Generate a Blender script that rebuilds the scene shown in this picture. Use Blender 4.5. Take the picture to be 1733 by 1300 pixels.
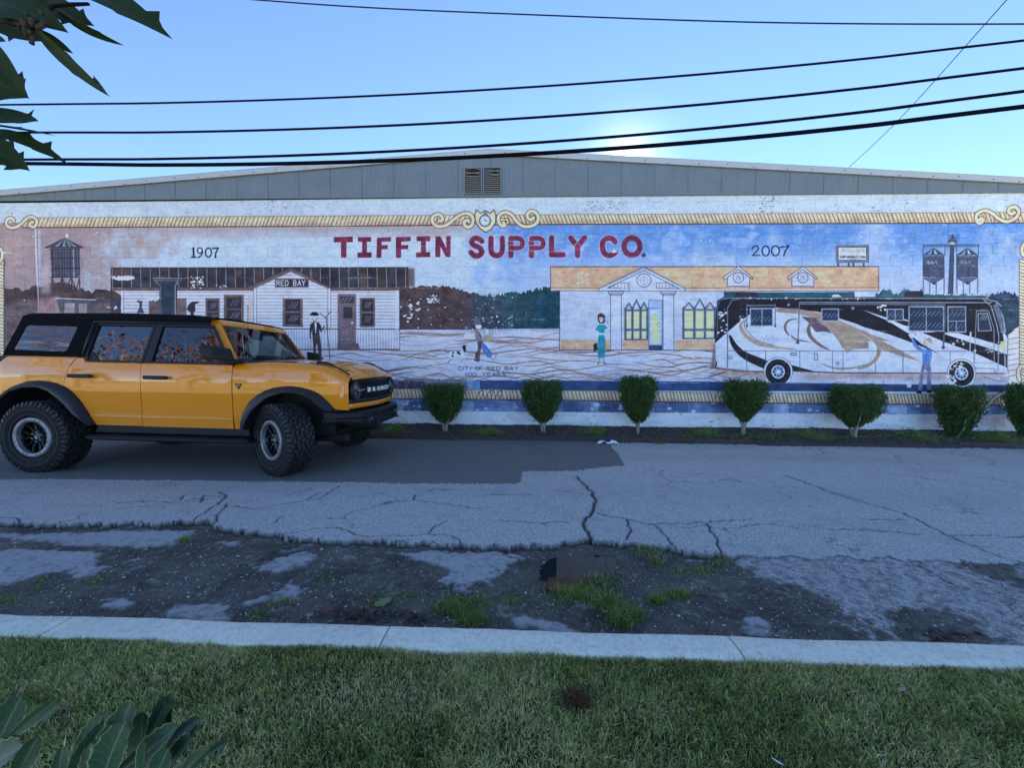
import bpy, bmesh, math, random
import numpy as np
from mathutils import Vector, Matrix, Quaternion

for _o in list(bpy.data.objects): bpy.data.objects.remove(_o, do_unlink=True)
scene = bpy.context.scene
COL = scene.collection
rad = math.radians

# ---------------------------------------------------------------------------
# camera (phone wide lens, held 1.31 m above the street, looking at the wall)
# ---------------------------------------------------------------------------
PW, PH, FPX, CAMH = 1733., 1300., 650., 1.31
_y, _p, _r = rad(2.0), rad(-2.6), rad(0.4)
C_FW = np.array([-math.sin(_y)*math.cos(_p), math.cos(_y)*math.cos(_p), math.sin(_p)])
_rt = np.array([math.cos(_y), math.sin(_y), 0.]); _up = np.cross(_rt, C_FW)
C_RT = _rt*math.cos(_r)+_up*math.sin(_r); C_UP = -_rt*math.sin(_r)+_up*math.cos(_r)
C_POS = np.array([0., 0., CAMH])
cam_d = bpy.data.cameras.new('camera'); cam_d.sensor_fit = 'HORIZONTAL'; cam_d.sensor_width = 36.0
cam_d.lens = 36.0*FPX/PW; cam_d.clip_start = 0.02; cam_d.clip_end = 2000
cam = bpy.data.objects.new('camera', cam_d); COL.objects.link(cam)
cam.matrix_world = Matrix(((C_RT[0], C_UP[0], -C_FW[0], 0), (C_RT[1], C_UP[1], -C_FW[1], 0), (C_RT[2], C_UP[2], -C_FW[2], CAMH), (0, 0, 0, 1)))
scene.camera = cam

# ---------------------------------------------------------------------------
# daylight: low sun behind the gable, clear sky
# ---------------------------------------------------------------------------
SUN_EL, SUN_AZ = rad(26.0), rad(13.9)               # azimuth measured from +Y towards +X
SUN = Vector((math.sin(SUN_AZ)*math.cos(SUN_EL), math.cos(SUN_AZ)*math.cos(SUN_EL), math.sin(SUN_EL)))
world = bpy.data.worlds.new('World'); scene.world = world; world.use_nodes = True
wn = world.node_tree; wn.nodes.clear()
def _wn(t, **k):
    n = wn.nodes.new(t)
    for a, b in k.items(): setattr(n, a, b)
    return n
sky = _wn('ShaderNodeTexSky', sky_type='NISHITA', sun_disc=False, sun_elevation=SUN_EL, sun_rotation=SUN_AZ, altitude=0., air_density=0.5, dust_density=0.0, ozone_density=3.0)
tc = _wn('ShaderNodeTexCoord'); dot = _wn('ShaderNodeVectorMath', operation='DOT_PRODUCT'); nrm = _wn('ShaderNodeVectorMath', operation='NORMALIZE')
wn.links.new(tc.outputs['Generated'], nrm.inputs[0]); wn.links.new(nrm.outputs[0], dot.inputs[0]); dot.inputs[1].default_value = SUN
def _halo(power, gain):                              # aureole round the sun
    c = _wn('ShaderNodeMath', operation='MAXIMUM'); c.inputs[1].default_value = 0
    a = _wn('ShaderNodeMath', operation='POWER'); a.inputs[1].default_value = power
    b = _wn('ShaderNodeMath', operation='MULTIPLY'); b.inputs[1].default_value = gain
    wn.links.new(dot.outputs['Value'], c.inputs[0]); wn.links.new(c.outputs[0], a.inputs[0]); wn.links.new(a.outputs[0], b.inputs[0]); return b
h1, h2 = _halo(2600., 14.), _halo(420., 1.6)
hs = _wn('ShaderNodeMath', operation='ADD'); wn.links.new(h1.outputs[0], hs.inputs[0]); wn.links.new(h2.outputs[0], hs.inputs[1])
hc = _wn('ShaderNodeVectorMath', operation='SCALE'); hc.inputs[0].default_value = (1.0, .97, .88); wn.links.new(hs.outputs[0], hc.inputs['Scale'])
ad = _wn('ShaderNodeVectorMath', operation='ADD'); wn.links.new(sky.outputs[0], ad.inputs[0]); wn.links.new(hc.outputs[0], ad.inputs[1])
bg = _wn('ShaderNodeBackground'); bg.inputs['Strength'].default_value = 0.05
wo = _wn('ShaderNodeOutputWorld'); wn.links.new(ad.outputs[0], bg.inputs['Color']); wn.links.new(bg.outputs[0], wo.inputs['Surface'])

sun_d = bpy.data.lights.new('sun', 'SUN'); sun_d.energy = 5.0; sun_d.angle = rad(0.5); sun_d.color = (1.0, .93, .82)
sun_o = bpy.data.objects.new('sun', sun_d); COL.objects.link(sun_o)
sun_o.rotation_euler = SUN.to_track_quat('Z', 'Y').to_euler()
vs = scene.view_settings
vs.view_transform = 'Standard'; vs.look = 'None'; vs.gamma = 1.0; vs.use_curve_mapping = False
vs.exposure = 3.24
scene.cycles.max_bounces = 8; scene.cycles.transparent_max_bounces = 12; scene.cycles.sample_clamp_indirect = 6.0

# ---------------------------------------------------------------------------
# helpers
# ---------------------------------------------------------------------------
def px_ray(x, y):
    x = np.asarray(x, float); y = np.asarray(y, float)
    return C_FW+np.multiply.outer((x-PW/2)/FPX, C_RT)+np.multiply.outer((PH/2-y)/FPX, C_UP)
def px_plane(x, y, axis, val):                       # a picture point dropped onto a real plane of the place
    r = px_ray(x, y); t = (val-C_POS[axis])/r[..., axis]
    return C_POS+t[..., None]*r
def px_to_wall(x, y): return px_plane(x, y, 1, WALL_Y)[:, [0, 2]]
def to_px(P):
    d = np.asarray(P, float)-C_POS; z = d@C_FW
    return PW/2+FPX*(d@C_RT)/z, PH/2-FPX*(d@C_UP)/z
def wall_to_px_grid():
    X = MX0+(np.arange(MW)+.5)*MRES; Z = (np.arange(MH)+.5)*MRES
    return to_px(np.stack(np.broadcast_arrays(X[None, :], np.float64(WALL_Y), Z[:, None]), -1))

def tag(o, label=None, cat=None, group=None, kind=None):
    if label: o['label'] = label
    if cat: o['category'] = cat
    if group: o['group'] = group
    if kind: o['kind'] = kind
    return o
def empty(name, loc=(0, 0, 0), rz=0.):
    o = bpy.data.objects.new(name, None); COL.objects.link(o); o.location = loc; o.rotation_euler = (0, 0, rz); o.empty_display_size = .1
    return o
def link(name, me, parent=None, loc=None):
    o = bpy.data.objects.new(name, me); COL.objects.link(o)
    if parent is not None: o.parent = parent
    if loc is not None: o.location = loc
    return o
def np_mesh(name, V, F, mats, smooth=False, mi=None):
    """fast mesh from arrays; F is (n,3) or (n,4)"""
    V = np.asarray(V, np.float32); F = np.asarray(F, np.int32)
    me = bpy.data.meshes.new(name); me.vertices.add(len(V)); me.vertices.foreach_set('co', V.ravel())
    k = F.shape[1]; me.loops.add(F.size); me.loops.foreach_set('vertex_index', F.ravel())
    me.polygons.add(len(F)); me.polygons.foreach_set('loop_start', np.arange(0, F.size, k, dtype=np.int32)); me.polygons.foreach_set('loop_total', np.full(len(F), k, np.int32))
    if mi is not None: me.polygons.foreach_set('material_index', np.asarray(mi, np.int32))
    me.polygons.foreach_set('use_smooth', np.full(len(F), bool(smooth)))
    for m in (mats if isinstance(mats, (list, tuple)) else [mats]): me.materials.append(m)
    me.update(calc_edges=True); me.validate()
    return me

class MB:
    """collects simple shapes into ONE mesh"""
    def __init__(s): s.v = []; s.f = []; s.sm = []
    def add(s, vs, fs, smooth=False):
        n = len(s.v); s.v += [tuple(map(float, v)) for v in vs]; s.f += [tuple(i+n for i in f) for f in fs]; s.sm += [smooth]*len(fs); return s
    def hexa(s, p, b=0):
        return s.add(p, [(3, 2, 1, 0), (4, 5, 6, 7), (0, 1, 5, 4), (1, 2, 6, 5), (2, 3, 7, 6), (3, 0, 4, 7)])
    def box(s, x0, x1, y0, y1, z0, z1, M=None):
        p = [(x0, y0, z0), (x1, y0, z0), (x1, y1, z0), (x0, y1, z0), (x0, y0, z1), (x1, y0, z1), (x1, y1, z1), (x0, y1, z1)]
        if M is not None: p = [tuple(M @ Vector(q)) for q in p]
        return s.hexa(p)
    def bbox(s, x0, x1, y0, y1, z0, z1, b=.01, M=None):
        """box with chamfered edges"""
        vs = []; fs = []
        for sx in (0, 1):
            for sy in (0, 1):
                for sz in (0, 1):
                    X, Y, Z = (x0, x1)[sx], (y0, y1)[sy], (z0, z1)[sz]; dx, dy, dz = (b, -b)[sx], (b, -b)[sy], (b, -b)[sz]
                    vs += [(X, Y+dy, Z+dz), (X+dx, Y, Z+dz), (X+dx, Y+dy, Z)]
        I = lambda a, c, d, k: (a*4+c*2+d)*3+k
        fs += [(I(0,0,0,0), I(0,0,1,0), I(0,1,1,0), I(0,1,0,0)), (I(1,0,0,0), I(1,1,0,0), I(1,1,1,0), I(1,0,1,0)),
               (I(0,0,0,1), I(1,0,0,1), I(1,0,1,1), I(0,0,1,1)), (I(0,1,0,1), I(0,1,1,1), I(1,1,1,1), I(1,1,0,1)),
               (I(0,0,0,2), I(0,1,0,2), I(1,1,0,2), I(1,0,0,2)), (I(0,0,1,2), I(1,0,1,2), I(1,1,1,2), I(0,1,1,2))]
        for a in (0, 1):
            for c in (0, 1):
                fs += [(I(a,c,0,0), I(a,c,1,0), I(a,c,1,1), I(a,c,0,1)), (I(a,0,c,0), I(a,1,c,0), I(a,1,c,2), I(a,0,c,2)), (I(0,a,c,1), I(1,a,c,1), I(1,a,c,2), I(0,a,c,2))]
        for a in (0, 1):
            for c in (0, 1):
                for d in (0, 1): fs.append((I(a,c,d,0), I(a,c,d,1), I(a,c,d,2)))
        if M is not None: vs = [tuple(M @ Vector(q)) for q in vs]
        return s.add(vs, fs)
    def tube(s, path, r, n=8, cap=True, smooth=True):
        P = [Vector(p) for p in path]; R = r if isinstance(r, (list, tuple)) else [r]*len(P); vs = []; fs = []
        t0 = (P[1]-P[0]).normalized(); up = Vector((0, 0, 1)) if abs(t0.z) < .9 else Vector((1, 0, 0)); nv = t0.cross(up).normalized()
        for i, p in enumerate(P):
            t = (P[min(i+1, len(P)-1)]-P[max(i-1, 0)]).normalized(); nv = (nv-t*nv.dot(t)).normalized(); b = t.cross(nv)
            for k in range(n):
                a = 2*math.pi*k/n; vs.append(p+(nv*math.cos(a)+b*math.sin(a))*R[i])
        for i in range(len(P)-1):
            for k in range(n): fs.append((i*n+k, i*n+(k+1) % n, (i+1)*n+(k+1) % n, (i+1)*n+k))
        if cap: fs += [tuple(range(n-1, -1, -1)), tuple(range((len(P)-1)*n, len(P)*n))]
        return s.add(vs, fs, smooth)
    def lathe(s, prof, n=48, axis='y', c=(0, 0, 0), smooth=True, M=None, close=False):
        """prof: list of (radius, axial)"""
        vs = []; fs = []
        for r, h in prof:
            for k in range(n):
                a = 2*math.pi*k/n; u, w = r*math.cos(a), r*math.sin(a)
                v = (u+c[0], h+c[1], w+c[2]) if axis == 'y' else ((u+c[0], w+c[1], h+c[2]) if axis == 'z' else (h+c[0], u+c[1], w+c[2]))
                vs.append(tuple(M @ Vector(v)) if M is not None else v)
        m = len(prof)
        for i in range(m if close else m-1):
            j = (i+1) % m
            for k in range(n): fs.append((i*n+k, i*n+(k+1) % n, j*n+(k+1) % n, j*n+k))
        return s.add(vs, fs, smooth)
    def prism(s, poly, y0, y1, M=None, cap=(True, True)):
        """polygon in (x,z) extruded along y"""
        n = len(poly); vs = [(x, y0, z) for x, z in poly]+[(x, y1, z) for x, z in poly]
        if M is not None: vs = [tuple(M @ Vector(q)) for q in vs]
        fs = [(i, (i+1) % n, n+(i+1) % n, n+i) for i in range(n)]
        if cap[0]: fs.append(tuple(range(n-1, -1, -1)))
        if cap[1]: fs.append(tuple(range(n, 2*n)))
        return s.add(vs, fs)
    def grid(s, G, smooth=True, flip=False):
        h, w = len(G), len(G[0]); vs = [p for row in G for p in row]; fs = []
        for i in range(h-1):
            for j in range(w-1):
                q = (i*w+j, i*w+j+1, (i+1)*w+j+1, (i+1)*w+j); fs.append(q[::-1] if flip else q)
        return s.add(vs, fs, smooth)
    def mesh(s, name, mat, fix=True):
        me = bpy.data.meshes.new(name); me.from_pydata(s.v, [], s.f)
        me.polygons.foreach_set('use_smooth', s.sm)
        for m in (mat if isinstance(mat, (list, tuple)) else [mat]): me.materials.append(m)
        if fix:
            bm = bmesh.new(); bm.from_mesh(me); bmesh.ops.recalc_face_normals(bm, faces=bm.faces); bm.to_mesh(me); bm.free()
        me.update(); return me
    def build(s, name, mat, parent=None, loc=None, fix=True): return link(name, s.mesh(name, mat, fix), parent, loc)
def smooth_by_angle(o, deg=35):
    me = o.data
    bm = bmesh.new(); bm.from_mesh(me)
    for f in bm.faces: f.smooth = True
    for e in bm.edges:
        if len(e.link_faces) == 2 and e.calc_face_angle(0) > rad(deg): e.smooth = False
    bm.to_mesh(me); bm.free(); return o

# --- material helpers
class NT:
    def __init__(s, name):
        s.m = bpy.data.materials.new(name); s.m.use_nodes = True; s.t = s.m.node_tree; s.t.nodes.clear()
        s.out = s.n('ShaderNodeOutputMaterial'); s.b = s.n('ShaderNodeBsdfPrincipled'); s.l(s.b.outputs[0], s.out.inputs[0])
    def n(s, t, **k):
        q = s.t.nodes.new(t)
        for a, b in k.items(): setattr(q, a, b)
        return q
    def l(s, a, b): s.t.links.new(a, b)
    def set(s, **k):
        for a, b in k.items():
            i = s.b.inputs[a.replace('_', ' ')]
            if hasattr(b, 'is_linked'): s.l(b, i)
            else: i.default_value = b if not (isinstance(b, tuple) and len(b) == 3 and i.type == 'RGBA') else b+(1,)
        return s
    def coord(s, kind='Object', obj=None):
        c = s.n('ShaderNodeTexCoord'); c.object = obj; return c.outputs[kind]
    def noise(s, scale, detail=4, rough=.55, vec=None, out='Fac', dist=0):
        q = s.n('ShaderNodeTexNoise'); q.inputs['Scale'].default_value = scale; q.inputs['Detail'].default_value = detail; q.inputs['Roughness'].default_value = rough; q.inputs['Distortion'].default_value = dist
        if vec is not None: s.l(vec, q.inputs['Vector'])
        return q.outputs[out]
    def voro(s, scale, vec=None, out='Distance', feature='F1'):
        q = s.n('ShaderNodeTexVoronoi', feature=feature); q.inputs['Scale'].default_value = scale
        if vec is not None: s.l(vec, q.inputs['Vector'])
        return q.outputs[out]
    def ramp(s, fac, stops):
        q = s.n('ShaderNodeValToRGB'); e = q.color_ramp.elements
        while len(e) < len(stops): e.new(.5)
        for i, (p, c) in enumerate(stops): e[i].position = p; e[i].color = (c if isinstance(c, tuple) else (c, c, c))+((1,) if not isinstance(c, tuple) or len(c) == 3 else ())
        s.l(fac, q.inputs[0]); return q.outputs[0]
    def mix(s, a, b, fac, mode='MIX'):
        q = s.n('ShaderNodeMix', data_type='RGBA', blend_type=mode)
        for v, i in ((fac, 0), (a, 6), (b, 7)):
            if hasattr(v, 'is_linked'): s.l(v, q.inputs[i])
            else: q.inputs[i].default_value = v if i == 0 else tuple(v)+(1,)
        return q.outputs[2]
    def math(s, op, a, b=0., clamp=False):
        q = s.n('ShaderNodeMath', operation=op, use_clamp=clamp)
        for v, i in ((a, 0), (b, 1)):
            if hasattr(v, 'is_linked'): s.l(v, q.inputs[i])
            else: q.inputs[i].default_value = v
        return q.outputs[0]
    def attr(s, name, out='Fac'):
        q = s.n('ShaderNodeAttribute', attribute_name=name); return q.outputs[out]
    def bump(s, h, strength=.3, dist=.01):
        q = s.n('ShaderNodeBump'); q.inputs['Strength'].default_value = strength; q.inputs['Distance'].default_value = dist; s.l(h, q.inputs['Height']); s.l(q.outputs[0], s.b.inputs['Normal']); return s
def mat(name, col, rough=.6, metal=0., spec=.5, var=0., vscale=8., bump=0., bscale=60., coat=0., **k):
    n = NT(name); n.set(Roughness=rough, Metallic=metal); n.b.inputs['Specular IOR Level'].default_value = spec; n.b.inputs['Coat Weight'].default_value = coat
    if var:
        f = n.noise(vscale, 4, .6, n.coord()); n.set(Base_Color=n.mix(tuple(c*(1-var) for c in col), tuple(min(1, c*(1+var)) for c in col), f))
    else: n.set(Base_Color=col)
    if bump: n.bump(n.noise(bscale, 3, .6, n.coord()), bump, .005)
    for a, b in k.items(): n.b.inputs[a.replace('_', ' ')].default_value = b
    return n.m
# ---------------------------------------------------------------------------
# the painted mural: drawn stroke by stroke into a pixel array, in wall metres
# ---------------------------------------------------------------------------
WALL_Y = 7.45
MX0, MX1, MZ1, MRES = -13.0, 11.6, 4.60, 0.0056       # mural canvas extent on the wall (m) and texel size
MW, MH = int((MX1-MX0)/MRES), int(MZ1/MRES)

def fbm(shape, cells, seed, octaves=4, aspect=1.0):
    r = np.random.RandomState(seed); out = np.zeros(shape, np.float32); amp = 1.0; tot = 0
    for o in range(octaves):
        ny = max(2, int(cells*2**o)); nx = max(2, int(cells*2**o*shape[1]/shape[0]*aspect))
        g = r.rand(ny+2, nx+2).astype(np.float32)
        yy = np.linspace(0, ny, shape[0], endpoint=False); xx = np.linspace(0, nx, shape[1], endpoint=False)
        yi = yy.astype(int); xi = xx.astype(int)
        fy = (yy-yi); fx = (xx-xi); fy = (fy*fy*(3-2*fy))[:, None].astype(np.float32); fx = (fx*fx*(3-2*fx))[None].astype(np.float32)
        a = g[np.ix_(yi, xi)]; b = g[np.ix_(yi, xi+1)]; c = g[np.ix_(yi+1, xi)]; d = g[np.ix_(yi+1, xi+1)]
        out += amp*((a*(1-fx)+b*fx)*(1-fy)+(c*(1-fx)+d*fx)*fy); tot += amp; amp *= .55
    return out/tot

class Mural:
    def __init__(s):
        s.c = np.zeros((MH, MW, 3), np.float32)
        s.f = (0, 0, 1); s.rng = np.random.RandomState(3)
        s.n1 = fbm((MH, MW), 10, 1, 5); s.n2 = fbm((MH, MW), 40, 2, 4); s.n3 = fbm((MH, MW), 200, 3, 2)
        s.streak = fbm((MH, MW), 90, 5, 3, .25)
    def fr(s, ox=0, oy=0, k=1): s.f = (ox, oy, k)
    def T(s, pts):
        p = np.asarray(pts, float).reshape(-1, 2)*s.f[2]+np.array(s.f[:2])
        w = px_to_wall(p[:, 0], p[:, 1])
        return np.stack([(w[:, 0]-MX0)/MRES, w[:, 1]/MRES], 1)
    def box(s, q, m):
        x0, y0 = np.floor(q.min(0)-m).astype(int); x1, y1 = np.ceil(q.max(0)+m).astype(int)+1
        x0 = max(0, x0); y0 = max(0, y0); x1 = min(MW, x1); y1 = min(MH, y1)
        return (x0, x1, y0, y1) if x1 > x0 and y1 > y0 else None
    def blend(s, b, m, col, a, tex):
        x0, x1, y0, y1 = b
        col = np.asarray(col, np.float32)/255
        if callable(a): m = m*a(x0, x1, y0, y1)
        else: m = m*a
        v = col[None, None, :]
        if tex: v = v*(1+tex*(s.n2[y0:y1, x0:x1]-.5)*1.6+tex*.8*(s.streak[y0:y1, x0:x1]-.5))[..., None]
        t = s.c[y0:y1, x0:x1]; t += (v-t)*m[..., None]
    def P(s, pts, col, a=1.0, tex=.12, soft=0, rag=0):
        q = s.T(pts); b = s.box(q, 2+soft*2+rag*2)
        if not b: return
        x0, x1, y0, y1 = b; sub = 2
        X = x0+(np.arange((x1-x0)*sub)+.5)/sub; Y = y0+(np.arange((y1-y0)*sub)+.5)/sub
        ins = np.zeros((len(Y), len(X)), bool)
        n = len(q)
        for i, yv in enumerate(Y):
            xs = []
            for k in range(n):
                ax, ay = q[k]; bx, by = q[(k+1) % n]
                if (ay > yv) != (by > yv): xs.append(ax+(yv-ay)*(bx-ax)/(by-ay))
            xs.sort()
            for k in range(0, len(xs)-1, 2):
                i0, i1 = np.searchsorted(X, (xs[k], xs[k+1])); ins[i, i0:i1] = True
        m = ins.reshape(y1-y0, sub, x1-x0, sub).mean((1, 3)).astype(np.float32)
        if soft:
            k = int(soft*2.05)
            for ax in (0, 1):
                for _ in range(2):
                    cs = np.cumsum(np.pad(m, [(k+1, k) if ax == 0 else (0, 0), (k+1, k) if ax == 1 else (0, 0)], mode='edge'), axis=ax)
                    m = (np.take(cs, range(2*k+1, cs.shape[ax]), ax)-np.take(cs, range(0, cs.shape[ax]-2*k-1), ax))/(2*k+1)
        if rag: m = np.clip((m+(s.n3[y0:y1, x0:x1]-.5)*rag*.5+(s.n2[y0:y1, x0:x1]-.5)*rag-.5)*3+.5, 0, 1)*(m > .001)
        s.blend(b, m, col, a, tex)
    def R(s, x0, y0, x1, y1, col, **k): s.P([(x0, y0), (x1, y0), (x1, y1), (x0, y1)], col, **k)
    def E(s, cx, cy, rx, ry, col, **k):
        t = np.linspace(0, 2*np.pi, 40, endpoint=False)
        s.P(np.stack([cx+rx*np.cos(t), cy+ry*np.sin(t)], 1), col, **k)
    def L(s, pts, w, col, a=1.0, curve=False, close=False, tex=.1, taper=False):
        pts = [tuple(p) for p in pts]
        if curve: pts = catmull(pts, 8, close)
        elif close: pts = pts+[pts[0]]
        q = s.T(pts); w = w*2.05
        b = s.box(q, w+2)
        if not b: return
        x0, x1, y0, y1 = b
        m = np.zeros((y1-y0, x1-x0), np.float32)
        n = len(q)-1
        for k in range(n):
            A, B = q[k], q[k+1]
            ww = w if not taper else w*(1-abs(2*(k+.5)/n-1)**2*.8)
            bb = s.box(np.array([A, B]), ww+2)
            if not bb: continue
            a0, a1, c0, c1 = bb
            X = (np.arange(a0, a1)+.5)[None]; Y = (np.arange(c0, c1)+.5)[:, None]
            d = B-A; l2 = max(1e-6, d@d)
            t = np.clip(((X-A[0])*d[0]+(Y-A[1])*d[1])/l2, 0, 1)
            D = np.hypot(X-A[0]-t*d[0], Y-A[1]-t*d[1])
            v = np.clip(ww/2-D+.5, 0, 1)*min(1, ww)
            sl = m[c0-y0:c1-y0, a0-x0:a1-x0]; np.maximum(sl, v, out=sl)
        s.blend(b, m, col, a, tex)
    def oval(s, cx, cy, rx, ry, w, col, a0=0, a1=360, **k):
        t = np.radians(np.linspace(a0, a1, 26))
        s.L(np.stack([cx+rx*np.cos(t), cy+ry*np.sin(t)], 1), w, col, **k)
    def spiral(s, cx, cy, r0, r1, t0, t1):
        t = np.radians(np.linspace(t0, t1, 24)); r = np.linspace(r0, r1, 24)
        return list(zip(cx+r*np.cos(t), cy+r*np.sin(t)))
    def flecks(s, x0, y0, x1, y1, n, col, size=1.0, seed=0, flat=1.0):
        r = np.random.RandomState(seed)
        for _ in range(n):
            x, y = r.uniform(x0, x1), r.uniform(y0, y1); k = size*r.uniform(.4, 1.5)**1.5
            a = r.rand(6)*.9+.4; t = np.linspace(0, 6.28, 6, endpoint=False)+r.rand()
            s.P(np.stack([x+k*1.3*a*np.cos(t)*flat, y+k*a*np.sin(t)], 1), col, tex=0)

def catmull(p, n=8, close=False):
    p = [np.asarray(v, float) for v in p]; out = []
    N = len(p); m = N if close else N-1
    for i in range(m):
        if close: a, b, c, d = p[(i-1) % N], p[i], p[(i+1) % N], p[(i+2) % N]
        else: a, b, c, d = p[max(i-1, 0)], p[i], p[i+1], p[min(i+2, N-1)]
        for k in range(n):
            t = k/n
            out.append(.5*((2*b)+(c-a)*t+(2*a-5*b+4*c-d)*t*t+(3*b-a-3*c+d)*t**3))
    out.append(p[0] if close else p[-1])
    return [tuple(v) for v in out]

GLYPH = {  # simple brush capitals in a unit box, y down
 'A': [[(0,1),(.5,0),(1,1)],[(.2,.65),(.8,.65)]], 'B': [[(0,0),(0,1),(.7,1),(.9,.75),(.7,.5),(0,.5)],[(0,0),(.65,0),(.82,.25),(.65,.5)]],
 'C': [[(.95,.2),(.7,0),(.3,0),(.02,.3),(.02,.7),(.3,1),(.7,1),(.95,.8)]], 'D': [[(0,0),(0,1),(.6,1),(.95,.7),(.95,.3),(.6,0),(0,0)]],
 'E': [[(.85,0),(0,0),(0,1),(.85,1)],[(0,.5),(.7,.5)]], 'F': [[(.85,0),(0,0),(0,1)],[(0,.5),(.7,.5)]], 'I': [[(.5,0),(.5,1)]],
 'M': [[(0,1),(.1,0),(.5,.7),(.9,0),(1,1)]], 'N': [[(0,1),(0,0),(1,1),(1,0)]], 'O': [[(.5,0),(.15,.12),(0,.5),(.15,.88),(.5,1),(.85,.88),(1,.5),(.85,.12),(.5,0)]],
 'R': [[(0,1),(0,0),(.65,0),(.85,.25),(.65,.5),(0,.5)],[(.45,.5),(.95,1)]], 'S': [[(.9,.12),(.5,0),(.1,.2),(.3,.46),(.75,.58),(.9,.82),(.5,1),(.05,.88)]],
 'T': [[(0,0),(1,0)],[(.5,0),(.5,1)]], 'Y': [[(0,0),(.5,.5),(1,0)],[(.5,.5),(.5,1)]], '0': [[(.5,0),(.15,.12),(0,.5),(.15,.88),(.5,1),(.85,.88),(1,.5),(.85,.12),(.5,0)]],
 '1': [[(.3,.15),(.55,0),(.55,1)]], 'U': [[(0,0),(0,.75),(.3,1),(.7,1),(1,.75),(1,0)]], 'P': [[(0,1),(0,0),(.7,0),(.9,.27),(.7,.55),(0,.55)]], 'L': [[(0,0),(0,1),(.85,1)]],
}

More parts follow.
